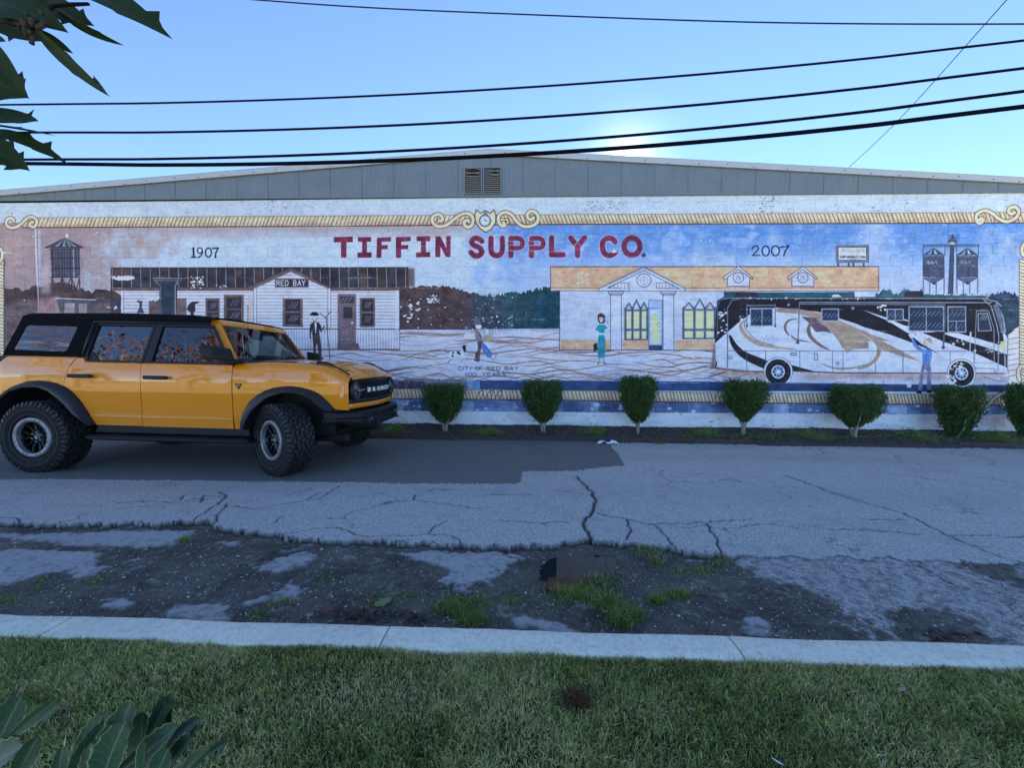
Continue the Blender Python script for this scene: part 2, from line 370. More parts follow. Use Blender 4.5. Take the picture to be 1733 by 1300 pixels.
def paint_mural():
    m = Mural(); fr, P, R, E, L, oval = m.fr, m.P, m.R, m.E, m.L, m.oval
    WHITE = (176, 198, 228); INK = (28, 34, 52); BRN = (92, 66, 64)
    m.c[:] = np.array(WHITE)/255.
    m.c *= (1+.07*(m.n1-.5)+.05*(m.n2-.5)+.05*(m.n3-.5))[..., None]
    # --- skies
    Xpx, Ypx = wall_to_px_grid()
    def mix(col, a):
        a = np.clip(a, 0, 1).astype(np.float32)[..., None]; m.c[:] = m.c*(1-a)+np.array(col, np.float32)/255*a
    inside = ((Ypx > 377) & (Ypx < 660)).astype(np.float32)
    nz = (m.n1-.5)*1.6+(m.n2-.5)*.7+(m.streak-.5)*.5
    mauve = np.clip(1.15-(Xpx-150)/130.-np.clip((Ypx-470)/60., 0, 1)*0+nz*1.1-np.clip((Ypx-400)/80., 0, 1)*.55, 0, 1)
    strip = np.clip((408-Ypx)/18.+nz*.8, 0, 1)*np.clip((860-Xpx)/90., 0, 1)*.62
    mix((148, 131, 140), inside*np.maximum(mauve*.95, strip))
    mix((172, 154, 156), inside*np.clip(nz*1.6-.2, 0, .5)*np.maximum(mauve, strip))
    blue = np.clip((Xpx-795)/90.+nz*.9, 0, 1)
    deep = np.clip(1.12-(Ypx-378)/120.+nz*.9, 0.05, 1)
    mix((78, 128, 206), inside*blue*deep*.92)
    mix((150, 178, 228), inside*blue*np.clip((nz-.12)*2.4, 0, .75))
    mix((168, 188, 226), inside*np.clip((Xpx-860)/60., 0, 1)*np.clip((Ypx-425)/70.+nz*.5, 0, .75))
    mix((168, 188, 226), inside*np.exp(-((Xpx-1480)/28.)**2)*np.clip((470-Ypx)/40., 0, 1)*.7)
    # --- snow-pale ground with brown furrows
    gtop = 556
    mix((186, 192, 218), ((Ypx > gtop) & (Ypx < 652) & (Xpx > -300)).astype(np.float32)*(.75+.3*nz))
    mix((200, 202, 218), ((Ypx > gtop) & (Ypx < 652) & (Xpx > -300)).astype(np.float32)*np.clip(nz*1.5, 0, .6))
    r = np.random.RandomState(11)
    for k in range(125):
        y = 560+r.rand()**.9*88; x = r.uniform(470, 1190); ln = r.uniform(60, 190); am = 2.2+(y-556)*.04
        pts = [(x+ln*t, y+am*math.sin(t*6+k)+r.uniform(-1, 1)+(y-600)*.03*t*3) for t in np.linspace(0, 1, 9)]
        L(pts, r.uniform(1.1, 2.6), [(120, 92, 88), (142, 112, 104), (100, 86, 92), (152, 124, 118)][k % 4], a=.82, curve=True, taper=True)
        if k % 2 == 0: L([(p[0]+2, p[1]+2.4) for p in pts], 1.6, (206, 210, 228), a=.6, curve=True, taper=True)
    # --- left: tree mass, pale pilaster, small porch
    jag = lambda x0, x1, n, f, j, seed: [(x, f(x)+np.random.RandomState(seed+i).uniform(-j, j)) for i, x in enumerate(np.linspace(x0, x1, n))]
    P([(-200, 600)]+jag(-200, 190, 70, lambda x: 484+6*math.sin(x*.05)+(3 if x > 100 else 0), 5, 50)+[(205, 500), (205, 600)], (66, 55, 60), tex=.3, rag=.35)
    P([(0, 640), (0, 515), (60, 505), (110, 512), (190, 508), (200, 640)], (104, 92, 102), a=.75, tex=.3, soft=4)
    P([(62, 560), (66, 505), (100, 500), (112, 540), (112, 560)], (160, 130, 140), a=.8, tex=.3, soft=4)
    R(62, 388, 69, 486, (172, 184, 212), a=.75, soft=1.5)
    R(69, 388, 82, 488, (150, 140, 160), a=.4, soft=3)
    L([(60, 386), (61, 430), (63, 470), (66, 520), (68, 600)], 1.6, (206, 214, 230)); L([(63.5, 388), (65, 480), (68.5, 600)], 1.2, (82, 78, 98), a=.7)
    P([(68, 498), (68, 455), (84, 440), (86, 498)], (180, 170, 190), a=.6, soft=4)
    fr(0, 340, .123)                                        # wooden water tower
    P([(690, 660), (1095, 655), (1105, 1050), (715, 1055)], (64, 66, 88), tex=.15)
    for i in range(20):
        x = 700+i*20+(i % 3)*4; L([(x, 660), (x+8, 1050)], .8+.5*(i % 2), [(98, 98, 124), (44, 46, 66), (120, 112, 130), (74, 62, 84)][i % 4], a=.9)
    L([(1010, 660), (1018, 1050)], 1.3, (176, 180, 200))
    for y in (660, 790, 930, 1050): L([(690, y), (1105, y-2)], 1.3, (36, 40, 58))
    P([(605, 642), (890, 505), (1160, 640)], (52, 62, 84))
    for a, b in ((750, 800), (860, 905), (950, 985), (1010, 1060)): P([(890, 510), (a, 630), (b, 630)], (128, 138, 162), tex=.1, a=.9)
    L([(605, 644), (1160, 642)], 1.4, (34, 38, 56)); E(920, 480, 20, 30, (206, 212, 226))
    for a, b in ((715, 720), (855, 860), (985, 995), (1095, 1100)): L([(a, 1055), (b, 1270)], 2.4, (62, 58, 72))
    for a, b in ((715, 800), (855, 790), (855, 960), (975, 890), (985, 1060), (1095, 1040)): L([(a, 1060), (b, 1250)], 2.0, (62, 58, 72))
    P([(705, 1300), (705, 1265), (790, 1215), (880, 1270), (960, 1255), (1050, 1250), (1138, 1210), (1138, 1300)], (84, 64, 68), rag=.3)
    fr(0, 300, .2539)
    L([(370, 806), (640, 818)], 1.6, (190, 196, 214)); P([(375, 815), (605, 822), (605, 905), (580, 905), (580, 840), (525, 840), (522, 905), (500, 905), (500, 840), (430, 835), (425, 905), (405, 905)], (82, 84, 100))
    R(525, 840, 580, 905, (150, 140, 152)); R(430, 838, 498, 905, (150, 140, 152))
    # --- railway depot
    fr()
    def clap(x0, x1, y0, y1, step=5.6, base=(196, 202, 224)):
        R(x0, y0, x1, y1, base, tex=.06)
        y = y0+step
        while y < y1:
            L([(x0, y), (x1, y+.3)], .9, (112, 112, 138), a=.9); L([(x0, y+1.4), (x1, y+1.6)], .8, (222, 226, 240), a=.7); y += step
    clap(205, 674, 489, 592)
    P([(188, 453), (691, 453), (692, 486), (188, 488)], (50, 47, 58), tex=.35)
    r = np.random.RandomState(4); x = 190.; i = 0
    while x < 690:
        R(x, 454, x+15.6, 486, [(54, 58, 72), (64, 54, 56), (46, 44, 56), (74, 62, 62), (56, 54, 66)][r.randint(5)], a=.75, tex=.4, soft=1)
        L([(x, 454), (x+.6, 487)], 1.2, (158, 160, 184), a=.85); x += 16.0; i += 1
    for x0 in (192, 206, 396): R(x0, 456, x0+13, 467, (120, 80, 74), a=.55, soft=1)
    L([(188, 453), (691, 452.5)], 1.2, (48, 44, 58)); R(188, 486.5, 692, 492, (100, 82, 86), tex=.2)
    L([(188, 454), (188, 500)], 1.4, (54, 48, 58))
    R(205, 492, 209, 592, (204, 208, 226)); L([(209.5, 492), (209.5, 592)], .9, (92, 88, 108))
    fr(180, 440, .15)
    R(480, 430, 905, 640, (104, 88, 96), tex=.3); m.flecks(480, 425, 590, 450, 26, (206, 212, 230), 11, 5)
    P([(520, 200), (858, 205), (850, 240), (800, 260), (795, 640), (605, 640), (595, 260), (540, 245)], (50, 60, 78), tex=.3)
    L([(525, 205), (858, 207)], 1.3, (150, 162, 184)); L([(535, 230), (850, 232)], 1.0, (126, 140, 160))
    L([(560, 240), (610, 300), (615, 620)], 1.4, (110, 124, 146)); L([(805, 245), (775, 300), (780, 620)], 2.0, (130, 146, 168))
    P([(350, 455), (395, 465), (410, 455), (405, 490), (400, 530), (430, 600), (340, 600), (375, 530), (375, 490), (345, 470)], (62, 66, 84))
    P([(905, 560), (930, 500), (970, 470), (1045, 468), (1040, 485), (1000, 500), (1005, 580), (985, 590), (990, 640), (950, 640), (950, 590)], (40, 46, 56))
    P([(40, 470), (60, 440), (130, 440), (160, 500), (165, 620), (50, 620)], (58, 56, 70), tex=.3); m.flecks(10, 520, 190, 545, 16, (200, 206, 224), 8, 8)
    m.flecks(75, 190, 300, 222, 60, (212, 218, 232), 11, 2, 1.6); m.flecks(950, 180, 1090, 320, 34, (206, 212, 230), 9, 3); m.flecks(1240, 280, 1350, 310, 10, (170, 166, 200), 8, 4)
    def sash(x0, y0, x1, y1, k=1, lower=True):
        R(x0, y0, x1, y1, (98, 86, 90), tex=.15); w = (x1-x0)
        h = (y1-y0)
        for a, b in ((.1, .46), (.54, .9)):
            R(x0+w*.14, y0+h*a, x1-w*.14, y0+h*b, (52, 50, 64)); L([(x0+w*.16, y0+h*a), (x1-w*.16, y0+h*a), (x1-w*.16, y0+h*b), (x0+w*.16, y0+h*b)], .8, (30, 30, 42), close=True)
            for q in (.35, .5, .62): L([(x0+w*q, y0+h*(b-.1)), (x0+w*(q+.18), y0+h*(a+.07))], .8, (168, 170, 190), a=.8)
    sash(1118, 430, 1278, 740); sash(1325, 392, 1550, 720)
    R(1600, 360, 1650, 700, (208, 176, 170), a=.5)
    fr(400, 330, .2616)                                     # depot gable
    P([(115, 600), (352, 480), (605, 600), (605, 1000), (115, 1000)], (200, 204, 226), tex=.06)
    for y in np.arange(520, 860, 21.5):
        hw = min(242, (y-480)*2.1); L([(360-hw, y), (360+hw, y+1)], .9, (112, 112, 138), a=.85); L([(360-hw, y+6), (360+hw, y+6)], .8, (222, 226, 242), a=.7)
    P([(65, 600), (352, 468), (625, 605), (600, 607), (352, 492), (105, 607)], (98, 84, 90), tex=.2)
    L([(65, 600), (352, 468), (625, 605)], 1.0, (50, 44, 56)); L([(115, 606), (352, 496), (600, 606)], .8, (70, 62, 76))
    for x in (113, 592): R(x, 604, x+18, 870, (206, 210, 230)); L([(x, 604), (x, 870)], .9, (96, 92, 112)); L([(x+18, 604), (x+18, 870)], .9, (96, 92, 112))
    R(250, 540, 468, 598, (46, 46, 64)); L([(253, 543), (465, 543), (465, 595), (253, 595)], .9, (118, 118, 140), close=True)
    for i, ch in enumerate('RED BAY'):
        if ch == ' ': continue
        x = 262+i*27.5+(0 if i < 3 else -2)
        for st in GLYPH[ch]: L([(x+u*20, 553+v*32) for u, v in st], 1.35, (214, 218, 232))
    def sash2(x0, y0, x1, y1):
        R(x0, y0, x1, y1, (104, 92, 100), tex=.15); w, h = x1-x0, y1-y0
        for a, b in ((.06, .45), (.54, .93)):
            R(x0+w*.13, y0+h*a, x1-w*.13, y0+h*b, (50, 46, 60)); L([(x0+w*.15, y0+h*a), (x1-w*.15, y0+h*a), (x1-w*.15, y0+h*b), (x0+w*.15, y0+h*b)], .7, (26, 26, 36), close=True)
            for q in (.3, .45, .58): L([(x0+w*q, y0+h*(b-.1)), (x0+w*(q+.2), y0+h*(a+.08))], .8, (166, 168, 188), a=.85)
    sash2(300, 668, 430, 848); sash2(798, 665, 897, 856); L([(300, 848), (430, 850)], 1.4, (48, 42, 50))
    R(280, 872, 1055, 1000, (196, 202, 226), tex=.08)
    for x in np.arange(300, 1056, 18): L([(x, 874), (x+1, 998)], .85, (110, 112, 138), a=.85)
    L([(280, 866), (1055, 868)], 1.6, (66, 60, 72)); L([(390, 1000), (1055, 1000)], 2.0, (70, 60, 66)); L([(1055, 615), (1057, 1000)], 1.4, (110, 104, 124)); R(1030, 618, 1052, 868, (206, 210, 230))
    R(655, 640, 775, 985, (112, 98, 112), tex=.2); R(668, 655, 762, 700, (64, 58, 68)); R(692, 725, 750, 798, (56, 52, 66)); P([(650, 1000), (655, 960), (790, 960), (800, 1000)], (96, 82, 92))
    L([(672, 820), (672, 950), (752, 950), (752, 820)], .8, (84, 72, 88), a=.7); E(750, 828, 6, 8, (214, 206, 206))
    for q in (675, 700, 725): L([(q, 692), (q+24, 662)], .8, (166, 168, 188), a=.8)
    E(505, 772, 30, 10, (34, 32, 38)); P([(482, 772), (490, 758), (520, 757), (528, 772)], (34, 32, 38))          # man in hat with staff
    P([(490, 786), (525, 786), (518, 812), (507, 822), (496, 812)], (214, 206, 214)); L([(495, 795), (500, 815), (512, 818), (520, 795)], .7, (60, 56, 66))
    P([(480, 835), (500, 822), (530, 824), (548, 845), (550, 868), (570, 845), (572, 852), (548, 888), (536, 870), (538, 910), (490, 910), (492, 870), (482, 905), (486, 930), (474, 926), (474, 860)], (50, 46, 54))
    P([(505, 825), (520, 825), (516, 895), (511, 895)], (212, 212, 226))
    P([(492, 905), (540, 905), (548, 960), (552, 1045), (566, 1058), (560, 1066), (535, 1054), (522, 960), (512, 990), (524, 1060), (500, 1060), (498, 980)], (74, 66, 70), tex=.2)
    L([(542, 764), (580, 796), (606, 755)], 1.3, (62, 56, 62)); L([(582, 790), (590, 900), (606, 1062)], 1.5, (84, 74, 82))
    # --- trees in the middle: brown turning to dark teal
    fr()
    top = lambda x: np.interp(x, [660, 700, 744, 770, 800, 830, 860, 890, 920, 946], [489, 486, 484, 487, 496, 500, 498, 494, 488, 481])
    P([(676, 558)]+[(676, 491)]+jag(678, 812, 60, top, 2.5, 90)+[(812, 558)], (74, 61, 66), tex=.4, rag=.3)
    P([(800, 557)]+jag(800, 947, 60, top, 4, 190)+[(947, 556)], (36, 68, 84), tex=.45, rag=.4)
    P([(900, 556), (905, 500), (946, 486), (946, 556)], (24, 62, 84), a=.6, tex=.5, soft=6)
    P([(780, 556), (790, 505), (850, 503), (860, 556)], (64, 66, 84), a=.7, tex=.4, soft=8)
    for i in range(90):
        r = np.random.RandomState(i+700); x = r.uniform(806, 944); y = r.uniform(500, 550); L([(x, y), (x+r.uniform(-1.5, 1.5), y-r.uniform(4, 10))], 1.1, [(60, 110, 122), (22, 52, 70), (80, 106, 112)][i % 3], a=.5)
    m.flecks(680, 495, 870, 556, 70, (206, 214, 232), .8, 21); m.flecks(724, 500, 740, 512, 24, (206, 214, 232), 1.6, 22); m.flecks(800, 535, 868, 560, 44, (206, 214, 232), .9, 23); m.flecks(676, 508, 712, 545, 30, (206, 214, 232), 1.4, 27)
    # --- boy with newspapers and spotted dog
    fr(740, 530, .1)
    P([(440, 400), (480, 330), (560, 330), (640, 380), (640, 440), (450, 440)], (200, 206, 226), a=.8)
    P([(640, 200), (740, 195), (755, 235), (720, 270), (660, 260)], (206, 206, 220)); P([(610, 190), (615, 140), (680, 118), (735, 150), (740, 185), (640, 198)], (100, 92, 112)); L([(612, 150), (610, 200)], 1.4, (110, 62, 66))
    P([(635, 300), (660, 270), (720, 320), (760, 400), (750, 460), (690, 485), (650, 420), (632, 360)], (128, 122, 140), tex=.2); L([(640, 300), (720, 350), (740, 420)], .9, (60, 56, 74))
    P([(780, 380), (930, 350), (940, 440), (840, 490), (790, 470)], (168, 164, 150), tex=.2); P([(790, 300), (840, 260), (880, 300), (870, 350), (810, 370)], (196, 204, 228)); L([(800, 300), (810, 360)], .8, (50, 56, 80)); L([(880, 300), (885, 350)], .8, (50, 56, 80)); L([(935, 300), (945, 400)], .8, (120, 130, 120))
    P([(680, 480), (770, 470), (775, 540), (730, 640), (715, 780), (640, 770), (640, 690), (690, 610)], (84, 74, 84), tex=.2)
    P([(745, 520), (790, 510), (860, 590), (940, 690), (900, 750), (850, 740), (770, 620)], (72, 118, 204), tex=.15); L([(790, 520), (870, 620), (935, 700)], .7, (36, 60, 120)); L([(765, 620), (850, 740), (900, 752)], .7, (36, 60, 120))
    P([(905, 750), (940, 710), (1010, 685), (990, 740), (950, 795)], (196, 204, 230)); L([(905, 750), (950, 797), (1012, 690), (940, 712)], .8, (56, 66, 100)); P([(620, 780), (700, 785), (730, 800), (690, 825), (625, 805)], (70, 56, 58))
    P([(190, 660), (250, 640), (400, 650), (430, 580), (460, 590), (450, 690), (520, 760), (490, 770), (430, 745), (420, 830), (395, 830), (390, 740), (270, 740), (240, 820), (300, 850), (280, 860), (220, 830), (200, 740)], (204, 210, 230))
    P([(420, 560), (450, 540), (510, 545), (480, 560), (490, 640), (450, 660), (430, 600)], (40, 38, 48)); P([(335, 650), (370, 650), (400, 690), (385, 710), (335, 680)], (40, 38, 48)); E(270, 670, 18, 18, (50, 48, 58)); E(260, 725, 18, 20, (50, 48, 58))
    L([(190, 690), (175, 660), (120, 620)], .8, (60, 58, 74)); L([(190, 660), (250, 620)], .7, (70, 68, 84)); L([(170, 850), (240, 770)], .8, (50, 48, 60)); L([(420, 760), (400, 840)], .7, (80, 80, 96)); L([(470, 740), (520, 770), (500, 790)], .7, (80, 80, 96))
    fr(740, 530, .1)
    for txt, y, h, spec in (('CITY OF RED BAY', 905, 55, [350, 430, 465, 530, None, 640, 720, None, 835, 920, 1005, None, 1145, 1225, 1310]), ('100 YEARS', 1010, 60, [470, 520, 600, None, 765, 850, 930, 1010, 1095])):
        for ch, x in zip(txt, spec):
            if x is None: continue
            w = 62 if ch not in 'I1' else 30
            for st in GLYPH[ch]: L([(x+u*w, y+v*h) for u, v in st], 1.15, (52, 60, 86), a=.92)
    m.flecks(525, 895, 590, 960, 12, WHITE, 7, 31); m.flecks(1330, 900, 1400, 930, 8, WHITE, 6, 32)
    # --- new town hall
    fr(930, 440, .16734)
    R(100, 315, 1680, 910, (178, 192, 220), tex=.05)
    L([(102, 315), (102, 908)], 1.1, (44, 52, 76)); L([(100, 908), (1660, 915)], 1.2, (44, 52, 76))
    R(12, 68, 3330, 280, (202, 168, 144), tex=.18); R(12, 280, 3330, 312, (198, 176, 166), tex=.1)
    r = np.random.RandomState(9)
    for i in range(260):
        x, y = r.uniform(20, 3300), r.uniform(75, 270); k = r.uniform(10, 60)
        P([(x, y), (x+k, y-6), (x+k*1.2, y+14), (x+k*.2, y+18)], [(222, 186, 140), (196, 134, 122), (214, 170, 112), (212, 190, 176), (190, 146, 150)][i % 5], a=.55, soft=1.2)
    m.flecks(280, 120, 400, 240, 34, (214, 196, 190), 8, 41)
    L([(10, 68), (3330, 66)], 1.4, (56, 56, 84)); L([(10, 68), (12, 290)], 1.1, (56, 56, 84)); L([(12, 280), (500, 282)], .9, (96, 80, 90)); L([(60, 310), (1700, 318)], .9, (90, 84, 104)); L([(1380, 284), (3330, 278)], .9, (130, 90, 90)); L([(3328, 66), (3330, 312)], 1.0, (70, 66, 84)); L([(1400, 318), (3330, 312)], 1.2, (120, 100, 110))
    for x0, x1 in ((115, 610), (740, 1000), (1270, 1655)): R(x0, 812, x1, 906, (206, 166, 140), tex=.25); R(x0, 850, x1, 870, (192, 146, 132), a=.5, tex=.3, soft=1.5)
    P([(497, 288), (955, 66), (1370, 285), (1370, 312), (497, 312)], (184, 196, 224), tex=.04)
    L([(497, 312), (497, 288), (955, 66), (1370, 285), (1370, 312)], 1.1, (54, 60, 88)); L([(585, 282), (955, 106), (1315, 292)], 1.0, (54, 60, 88)); L([(520, 284), (955, 82)], 2.2, (136, 146, 178), a=.8); L([(960, 82), (1350, 278)], 2.2, (136, 146, 178), a=.8)
    L([(497, 312), (812, 312)], 1.0, (54, 60, 88)); L([(585, 284), (805, 284), (805, 230), (700, 230)], .8, (66, 72, 98)); L([(1080, 284), (1080, 230), (1190, 230), (1310, 290), (1080, 284)], .8, (66, 72, 98)); L([(812, 312), (805, 288)], .8, (66, 72, 98)); L([(600, 284), (700, 230)], .8, (66, 72, 98))
    for x in (655, 690, 725, 760, 790, 1110, 1140, 1175, 1210, 1240): L([(x, 280), (x, 240)], .7, (96, 102, 128)); R(x-14, 238, x-4, 278, (206, 190, 178), a=.5)
    oval(955, 205, 72, 68, 1.0, (54, 60, 88)); L([(912, 205), (1000, 205)], .5, (120, 128, 150)); L([(955, 150), (955, 255)], .5, (120, 128, 150)); oval(955, 205, 40, 40, .5, (130, 138, 160))
    for x in (618, 1148):
        R(x, 350, x+110, 906, (186, 198, 226), tex=.04); L([(x, 350), (x, 906)], 1.0, (58, 66, 92)); L([(x+108, 350), (x+110, 906)], 1.0, (58, 66, 92))
        for k, (y0, y1) in enumerate(((318, 340), (340, 356))): L([(x-26+k*14, y0), (x+132-k*14, y0), (x+126-k*14, y1), (x-20+k*14, y1)], .9, (58, 66, 92), close=True)
    def lancets(xs, y0, y1, peak, ym):
        R(xs[0]-14, y0-26, xs[-1]+14, y1+10, (122, 138, 170), a=.9)
        for i in range(3):
            a, b = xs[i]+6, xs[i+1]-6; c = (a+b)/2
            P([(a, y0), (c, peak[i]+22), (b, y0)], (178, 192, 224)); L([(a-8, y0-8), (c, peak[i]), (b+8, y0-8)], 1.7, (52, 62, 88)); L([(a, y0), (c, peak[i]+24), (b, y0)], .7, (90, 100, 126))
            for (u, v) in ((y0+12, ym-10), (ym+12, y1)):
                R(a+4, u, b-4, v, (194, 200, 162), tex=.1); L([(a+4, u), (b-4, u), (b-4, v), (a+4, v)], .7, (60, 70, 96), close=True)
                for q in (.2, .5, .8): L([(a+4+(b-a)*q*.7, v-4), (a+4+(b-a)*min(.9, q*.7+.3), u+6)], .7, (226, 228, 196), a=.6)
        for x in xs: L([(x, y0-10), (x, y1+8)], 1.4, (52, 64, 92))
        for y in (y0, ym, y1+6): L([(xs[0]-6, y), (xs[-1]+6, y)], 1.2, (52, 64, 92))
    lancets([766, 838, 920, 990], 505, 800, [435, 402, 428], 706); lancets([1352, 1465, 1572, 1672], 500, 790, [432, 396, 432], 706)
    R(1004, 408, 1140, 862, (150, 178, 218), tex=.08); L([(1004, 408), (1140, 408), (1140, 862), (1004, 862)], 1.3, (84, 112, 168), close=True); R(1022, 500, 1120, 850, (174, 196, 224)); P([(1030, 560), (1070, 540), (1115, 600), (1115, 840), (1032, 840)], (194, 200, 158), a=.9, soft=1.5); L([(1010, 485), (1130, 487)], .9, (84, 112, 168)); oval(1105, 655, 14, 26, .8, (90, 112, 150)); R(1002, 866, 1142, 912, (50, 58, 92))
    # woman in teal dress
    P([(485, 590), (490, 550), (520, 536), (560, 560), (565, 610), (555, 640), (510, 645), (490, 620)], (64, 50, 62)); P([(500, 580), (545, 580), (540, 620), (525, 636), (505, 615)], (214, 196, 200)); E(510, 600, 4, 4, (50, 40, 50)); E(530, 602, 4, 4, (50, 40, 50))
    L([(555, 600), (575, 615), (605, 680), (585, 692)], 1.6, (206, 200, 214)); L([(560, 600), (580, 620), (606, 682)], .6, (70, 64, 84)); L([(478, 720), (472, 800), (476, 830)], 1.4, (200, 198, 216)); 
    P([(470, 690), (495, 655), (560, 655), (590, 690), (556, 705), (552, 750), (565, 800), (562, 985), (490, 990), (488, 820), (500, 745), (494, 715), (470, 712)], (38, 134, 160), tex=.2); L([(520, 770), (522, 985)], .8, (20, 96, 124)); L([(505, 770), (500, 980)], .7, (20, 96, 124)); R(498, 740, 550, 756, (208, 220, 232))
    P([(440, 855), (480, 835), (490, 905), (450, 932)], (30, 34, 44)); L([(505, 995), (500, 1030), (480, 1052), (510, 1048)], .9, (60, 66, 90)); L([(545, 995), (550, 1030), (575, 1055), (540, 1045)], .9, (60, 66, 90))
    fr(1250, 395, .14426)                                   # dormers
    for dx in (-755, 0):
        P([(625+dx, 620), (625+dx, 520), (750+dx, 425), (885+dx, 520), (882+dx, 622)], (182, 192, 222), tex=.05); L([(625+dx, 530), (622+dx, 620), (880+dx, 622), (885+dx, 525)], 1.1, (48, 54, 78))
        P([(575+dx, 515), (755+dx, 385), (920+dx, 520), (918+dx, 540), (750+dx, 418), (585+dx, 545)], (196, 204, 230)); L([(575+dx, 515), (755+dx, 385), (920+dx, 520), (918+dx, 540), (750+dx, 418), (585+dx, 545)], 1.0, (48, 54, 78), close=True); oval(753+dx, 518, 62, 62, 1.0, (48, 54, 78)); L([(725+dx, 550), (745+dx, 485), (765+dx, 545)], .7, (90, 96, 122)); L([(755+dx, 520), (775+dx, 505), (772+dx, 550)], .6, (110, 116, 140))
    R(1140, 135, 1530, 345, (98, 108, 138), tex=.1); R(1168, 162, 1500, 312, (196, 206, 220), tex=.06); L([(1168, 162), (1500, 162), (1500, 312), (1168, 312)], .8, (50, 56, 80), close=True)
    for x in (1155, 1278, 1335, 1455): R(x, 345, x+24, 384, (72, 82, 112))
    L([(1200, 230), (1215, 180), (1225, 215), (1240, 178), (1245, 212), (1270, 190), (1280, 212), (1300, 190), (1305, 212), (1340, 195), (1350, 210), (1400, 195), (1405, 210), (1450, 185), (1475, 200), (1450, 212)], 1.0, (150, 160, 168)); L([(1235, 225), (1430, 222)], .9, (150, 160, 168))
    for i, ch in enumerate('INFORMATION'):
        for st in GLYPH[ch]: L([(1180+i*28.3+u*20, 264+v*24) for u, v in st], .95, (46, 50, 72))
    # dates
    DK = (22, 30, 56)
    fr(310, 400, .04616)
    P([(345, 390), (410, 390), (415, 730), (350, 730)], DK); P([(280, 490), (375, 390), (400, 420), (300, 485)], DK); R(285, 735, 485, 790, DK)
    oval(610, 515, 88, 105, 1.9, DK); L([(700, 500), (705, 600), (640, 710), (545, 780)], 2.1, DK, curve=True)
    oval(925, 590, 108, 165, 2.3, DK); L([(1065, 450), (1290, 425), (1200, 600), (1175, 770)], 2.3, DK); L([(1160, 765), (1210, 765)], 2.0, DK)
    fr(1250, 395, .14426)
    DB = (20, 36, 92)
    L([(160, 178), (180, 148), (215, 146), (235, 175), (215, 205), (160, 260), (245, 258)], 2.0, DB, curve=False); oval(318, 205, 42, 58, 2.2, DB); oval(432, 203, 46, 58, 2.2, DB); L([(490, 160), (590, 148), (550, 200), (530, 262)], 2.3, DB)
    # --- silos
    fr(1180, 330, .3191)
    for x0 in (1197, 1375):
        P([(x0, 320), (x0+112, 320), (x0+112, 438), (x0, 440)], (84, 96, 128), tex=.2)
        for j in range(3):
            for y in np.arange(332, 432, 7.5): L([(x0+5+j*38, y), (x0+32+j*38, y+1)], 1.0, [(34, 44, 66), (44, 52, 74)][j % 2])
        for x in (x0, x0+36, x0+74, x0+112): L([(x, 322), (x, 440)], 1.0, (46, 56, 80))
        P([(x0-3, 318), (x0+58, 280), (x0+116, 318)], (58, 70, 98)); P([(x0+58, 284), (x0+60, 312), (x0+76, 312)], (170, 184, 212)); P([(x0+50, 290), (x0+26, 314), (x0+40, 314)], (150, 164, 196))
        P([(x0, 440), (x0+112, 438), (x0+70, 462), (x0+44, 464)], (84, 96, 128)); L([(x0, 440), (x0+44, 464), (x0+70, 462), (x0+112, 438)], .9, (36, 46, 70)); P([(x0+44, 462), (x0+74, 460), (x0+66, 474), (x0+52, 474)], (50, 60, 84))
        for x in (x0+2, x0+36, x0+70, x0+112): L([(x, 440), (x, 520)], 1.8, (92, 104, 134))
        L([(x0+18, 360), (x0+30, 348), (x0+30, 366), (x0+48, 352), (x0+50, 366), (x0+70, 350), (x0+72, 366)], .9, (186, 196, 216), a=.8)
    P([(1342, 265), (1362, 265), (1356, 525), (1330, 525)], (64, 74, 102), tex=.1); L([(1342, 265), (1330, 525)], .7, (30, 40, 62)); L([(1362, 265), (1356, 525)], .7, (30, 40, 62))
    L([(1197, 265), (1495, 263)], 1.1, (40, 52, 80)); L([(1197, 273), (1495, 272)], 1.0, (40, 52, 80)); L([(1197, 262), (1197, 330)], 1.0, (50, 62, 90)); L([(1313, 268), (1313, 320)], 1.0, (50, 62, 90)); L([(1375, 268), (1375, 320)], 1.0, (50, 62, 90)); L([(1492, 262), (1490, 330)], 1.0, (50, 62, 90))
    for i in range(20): L([(1200+i*15, 273), (1208+i*15, 264)], .6, (60, 74, 104))
    E(1355, 248, 26, 12, (54, 66, 90)); R(1348, 207, 1362, 245, (64, 78, 106)); L([(1330, 212), (1384, 240)], .9, (40, 52, 80)); L([(1330, 240), (1384, 212)], .9, (40, 52, 80)); L([(1328, 228), (1386, 228)], .9, (40, 52, 80)); E(1353, 256, 16, 8, (150, 160, 180))
    # --- trees behind the motorhome
    fr()
    P([(1480, 508)]+jag(1482, 1560, 40, lambda x: 493+4*math.sin(x*.2), 3.5, 300)+jag(1562, 1684, 40, lambda x: 499, 2, 340)+[(1690, 508)], (52, 92, 104), tex=.4, rag=.3)
    P([(1225, 505), (1225, 494), (1250, 494), (1300, 495), (1445, 494), (1450, 505)], (36, 80, 98), tex=.4)
    P([(1670, 575), (1675, 500)]+jag(1680, 1728, 30, lambda x: np.interp(x, [1680, 1700, 1728], [498, 494, 500]), 4, 380)+[(1728, 560), (1700, 572)], (40, 60, 84), tex=.5, rag=.35)
    R(1446, 493, 1456, 503, (196, 202, 222))
    P([(1702, 566), (1725, 552), (1725, 652), (1702, 652)], (206, 204, 216), tex=.05)
    for y in np.arange(572, 640, 9): L([(1706, y+2), (1724, y-1)], 1.2, (110, 96, 108), a=.8)
    # --- motorhome
    fr(1200, 490, .1558)
    BL = (30, 30, 42)
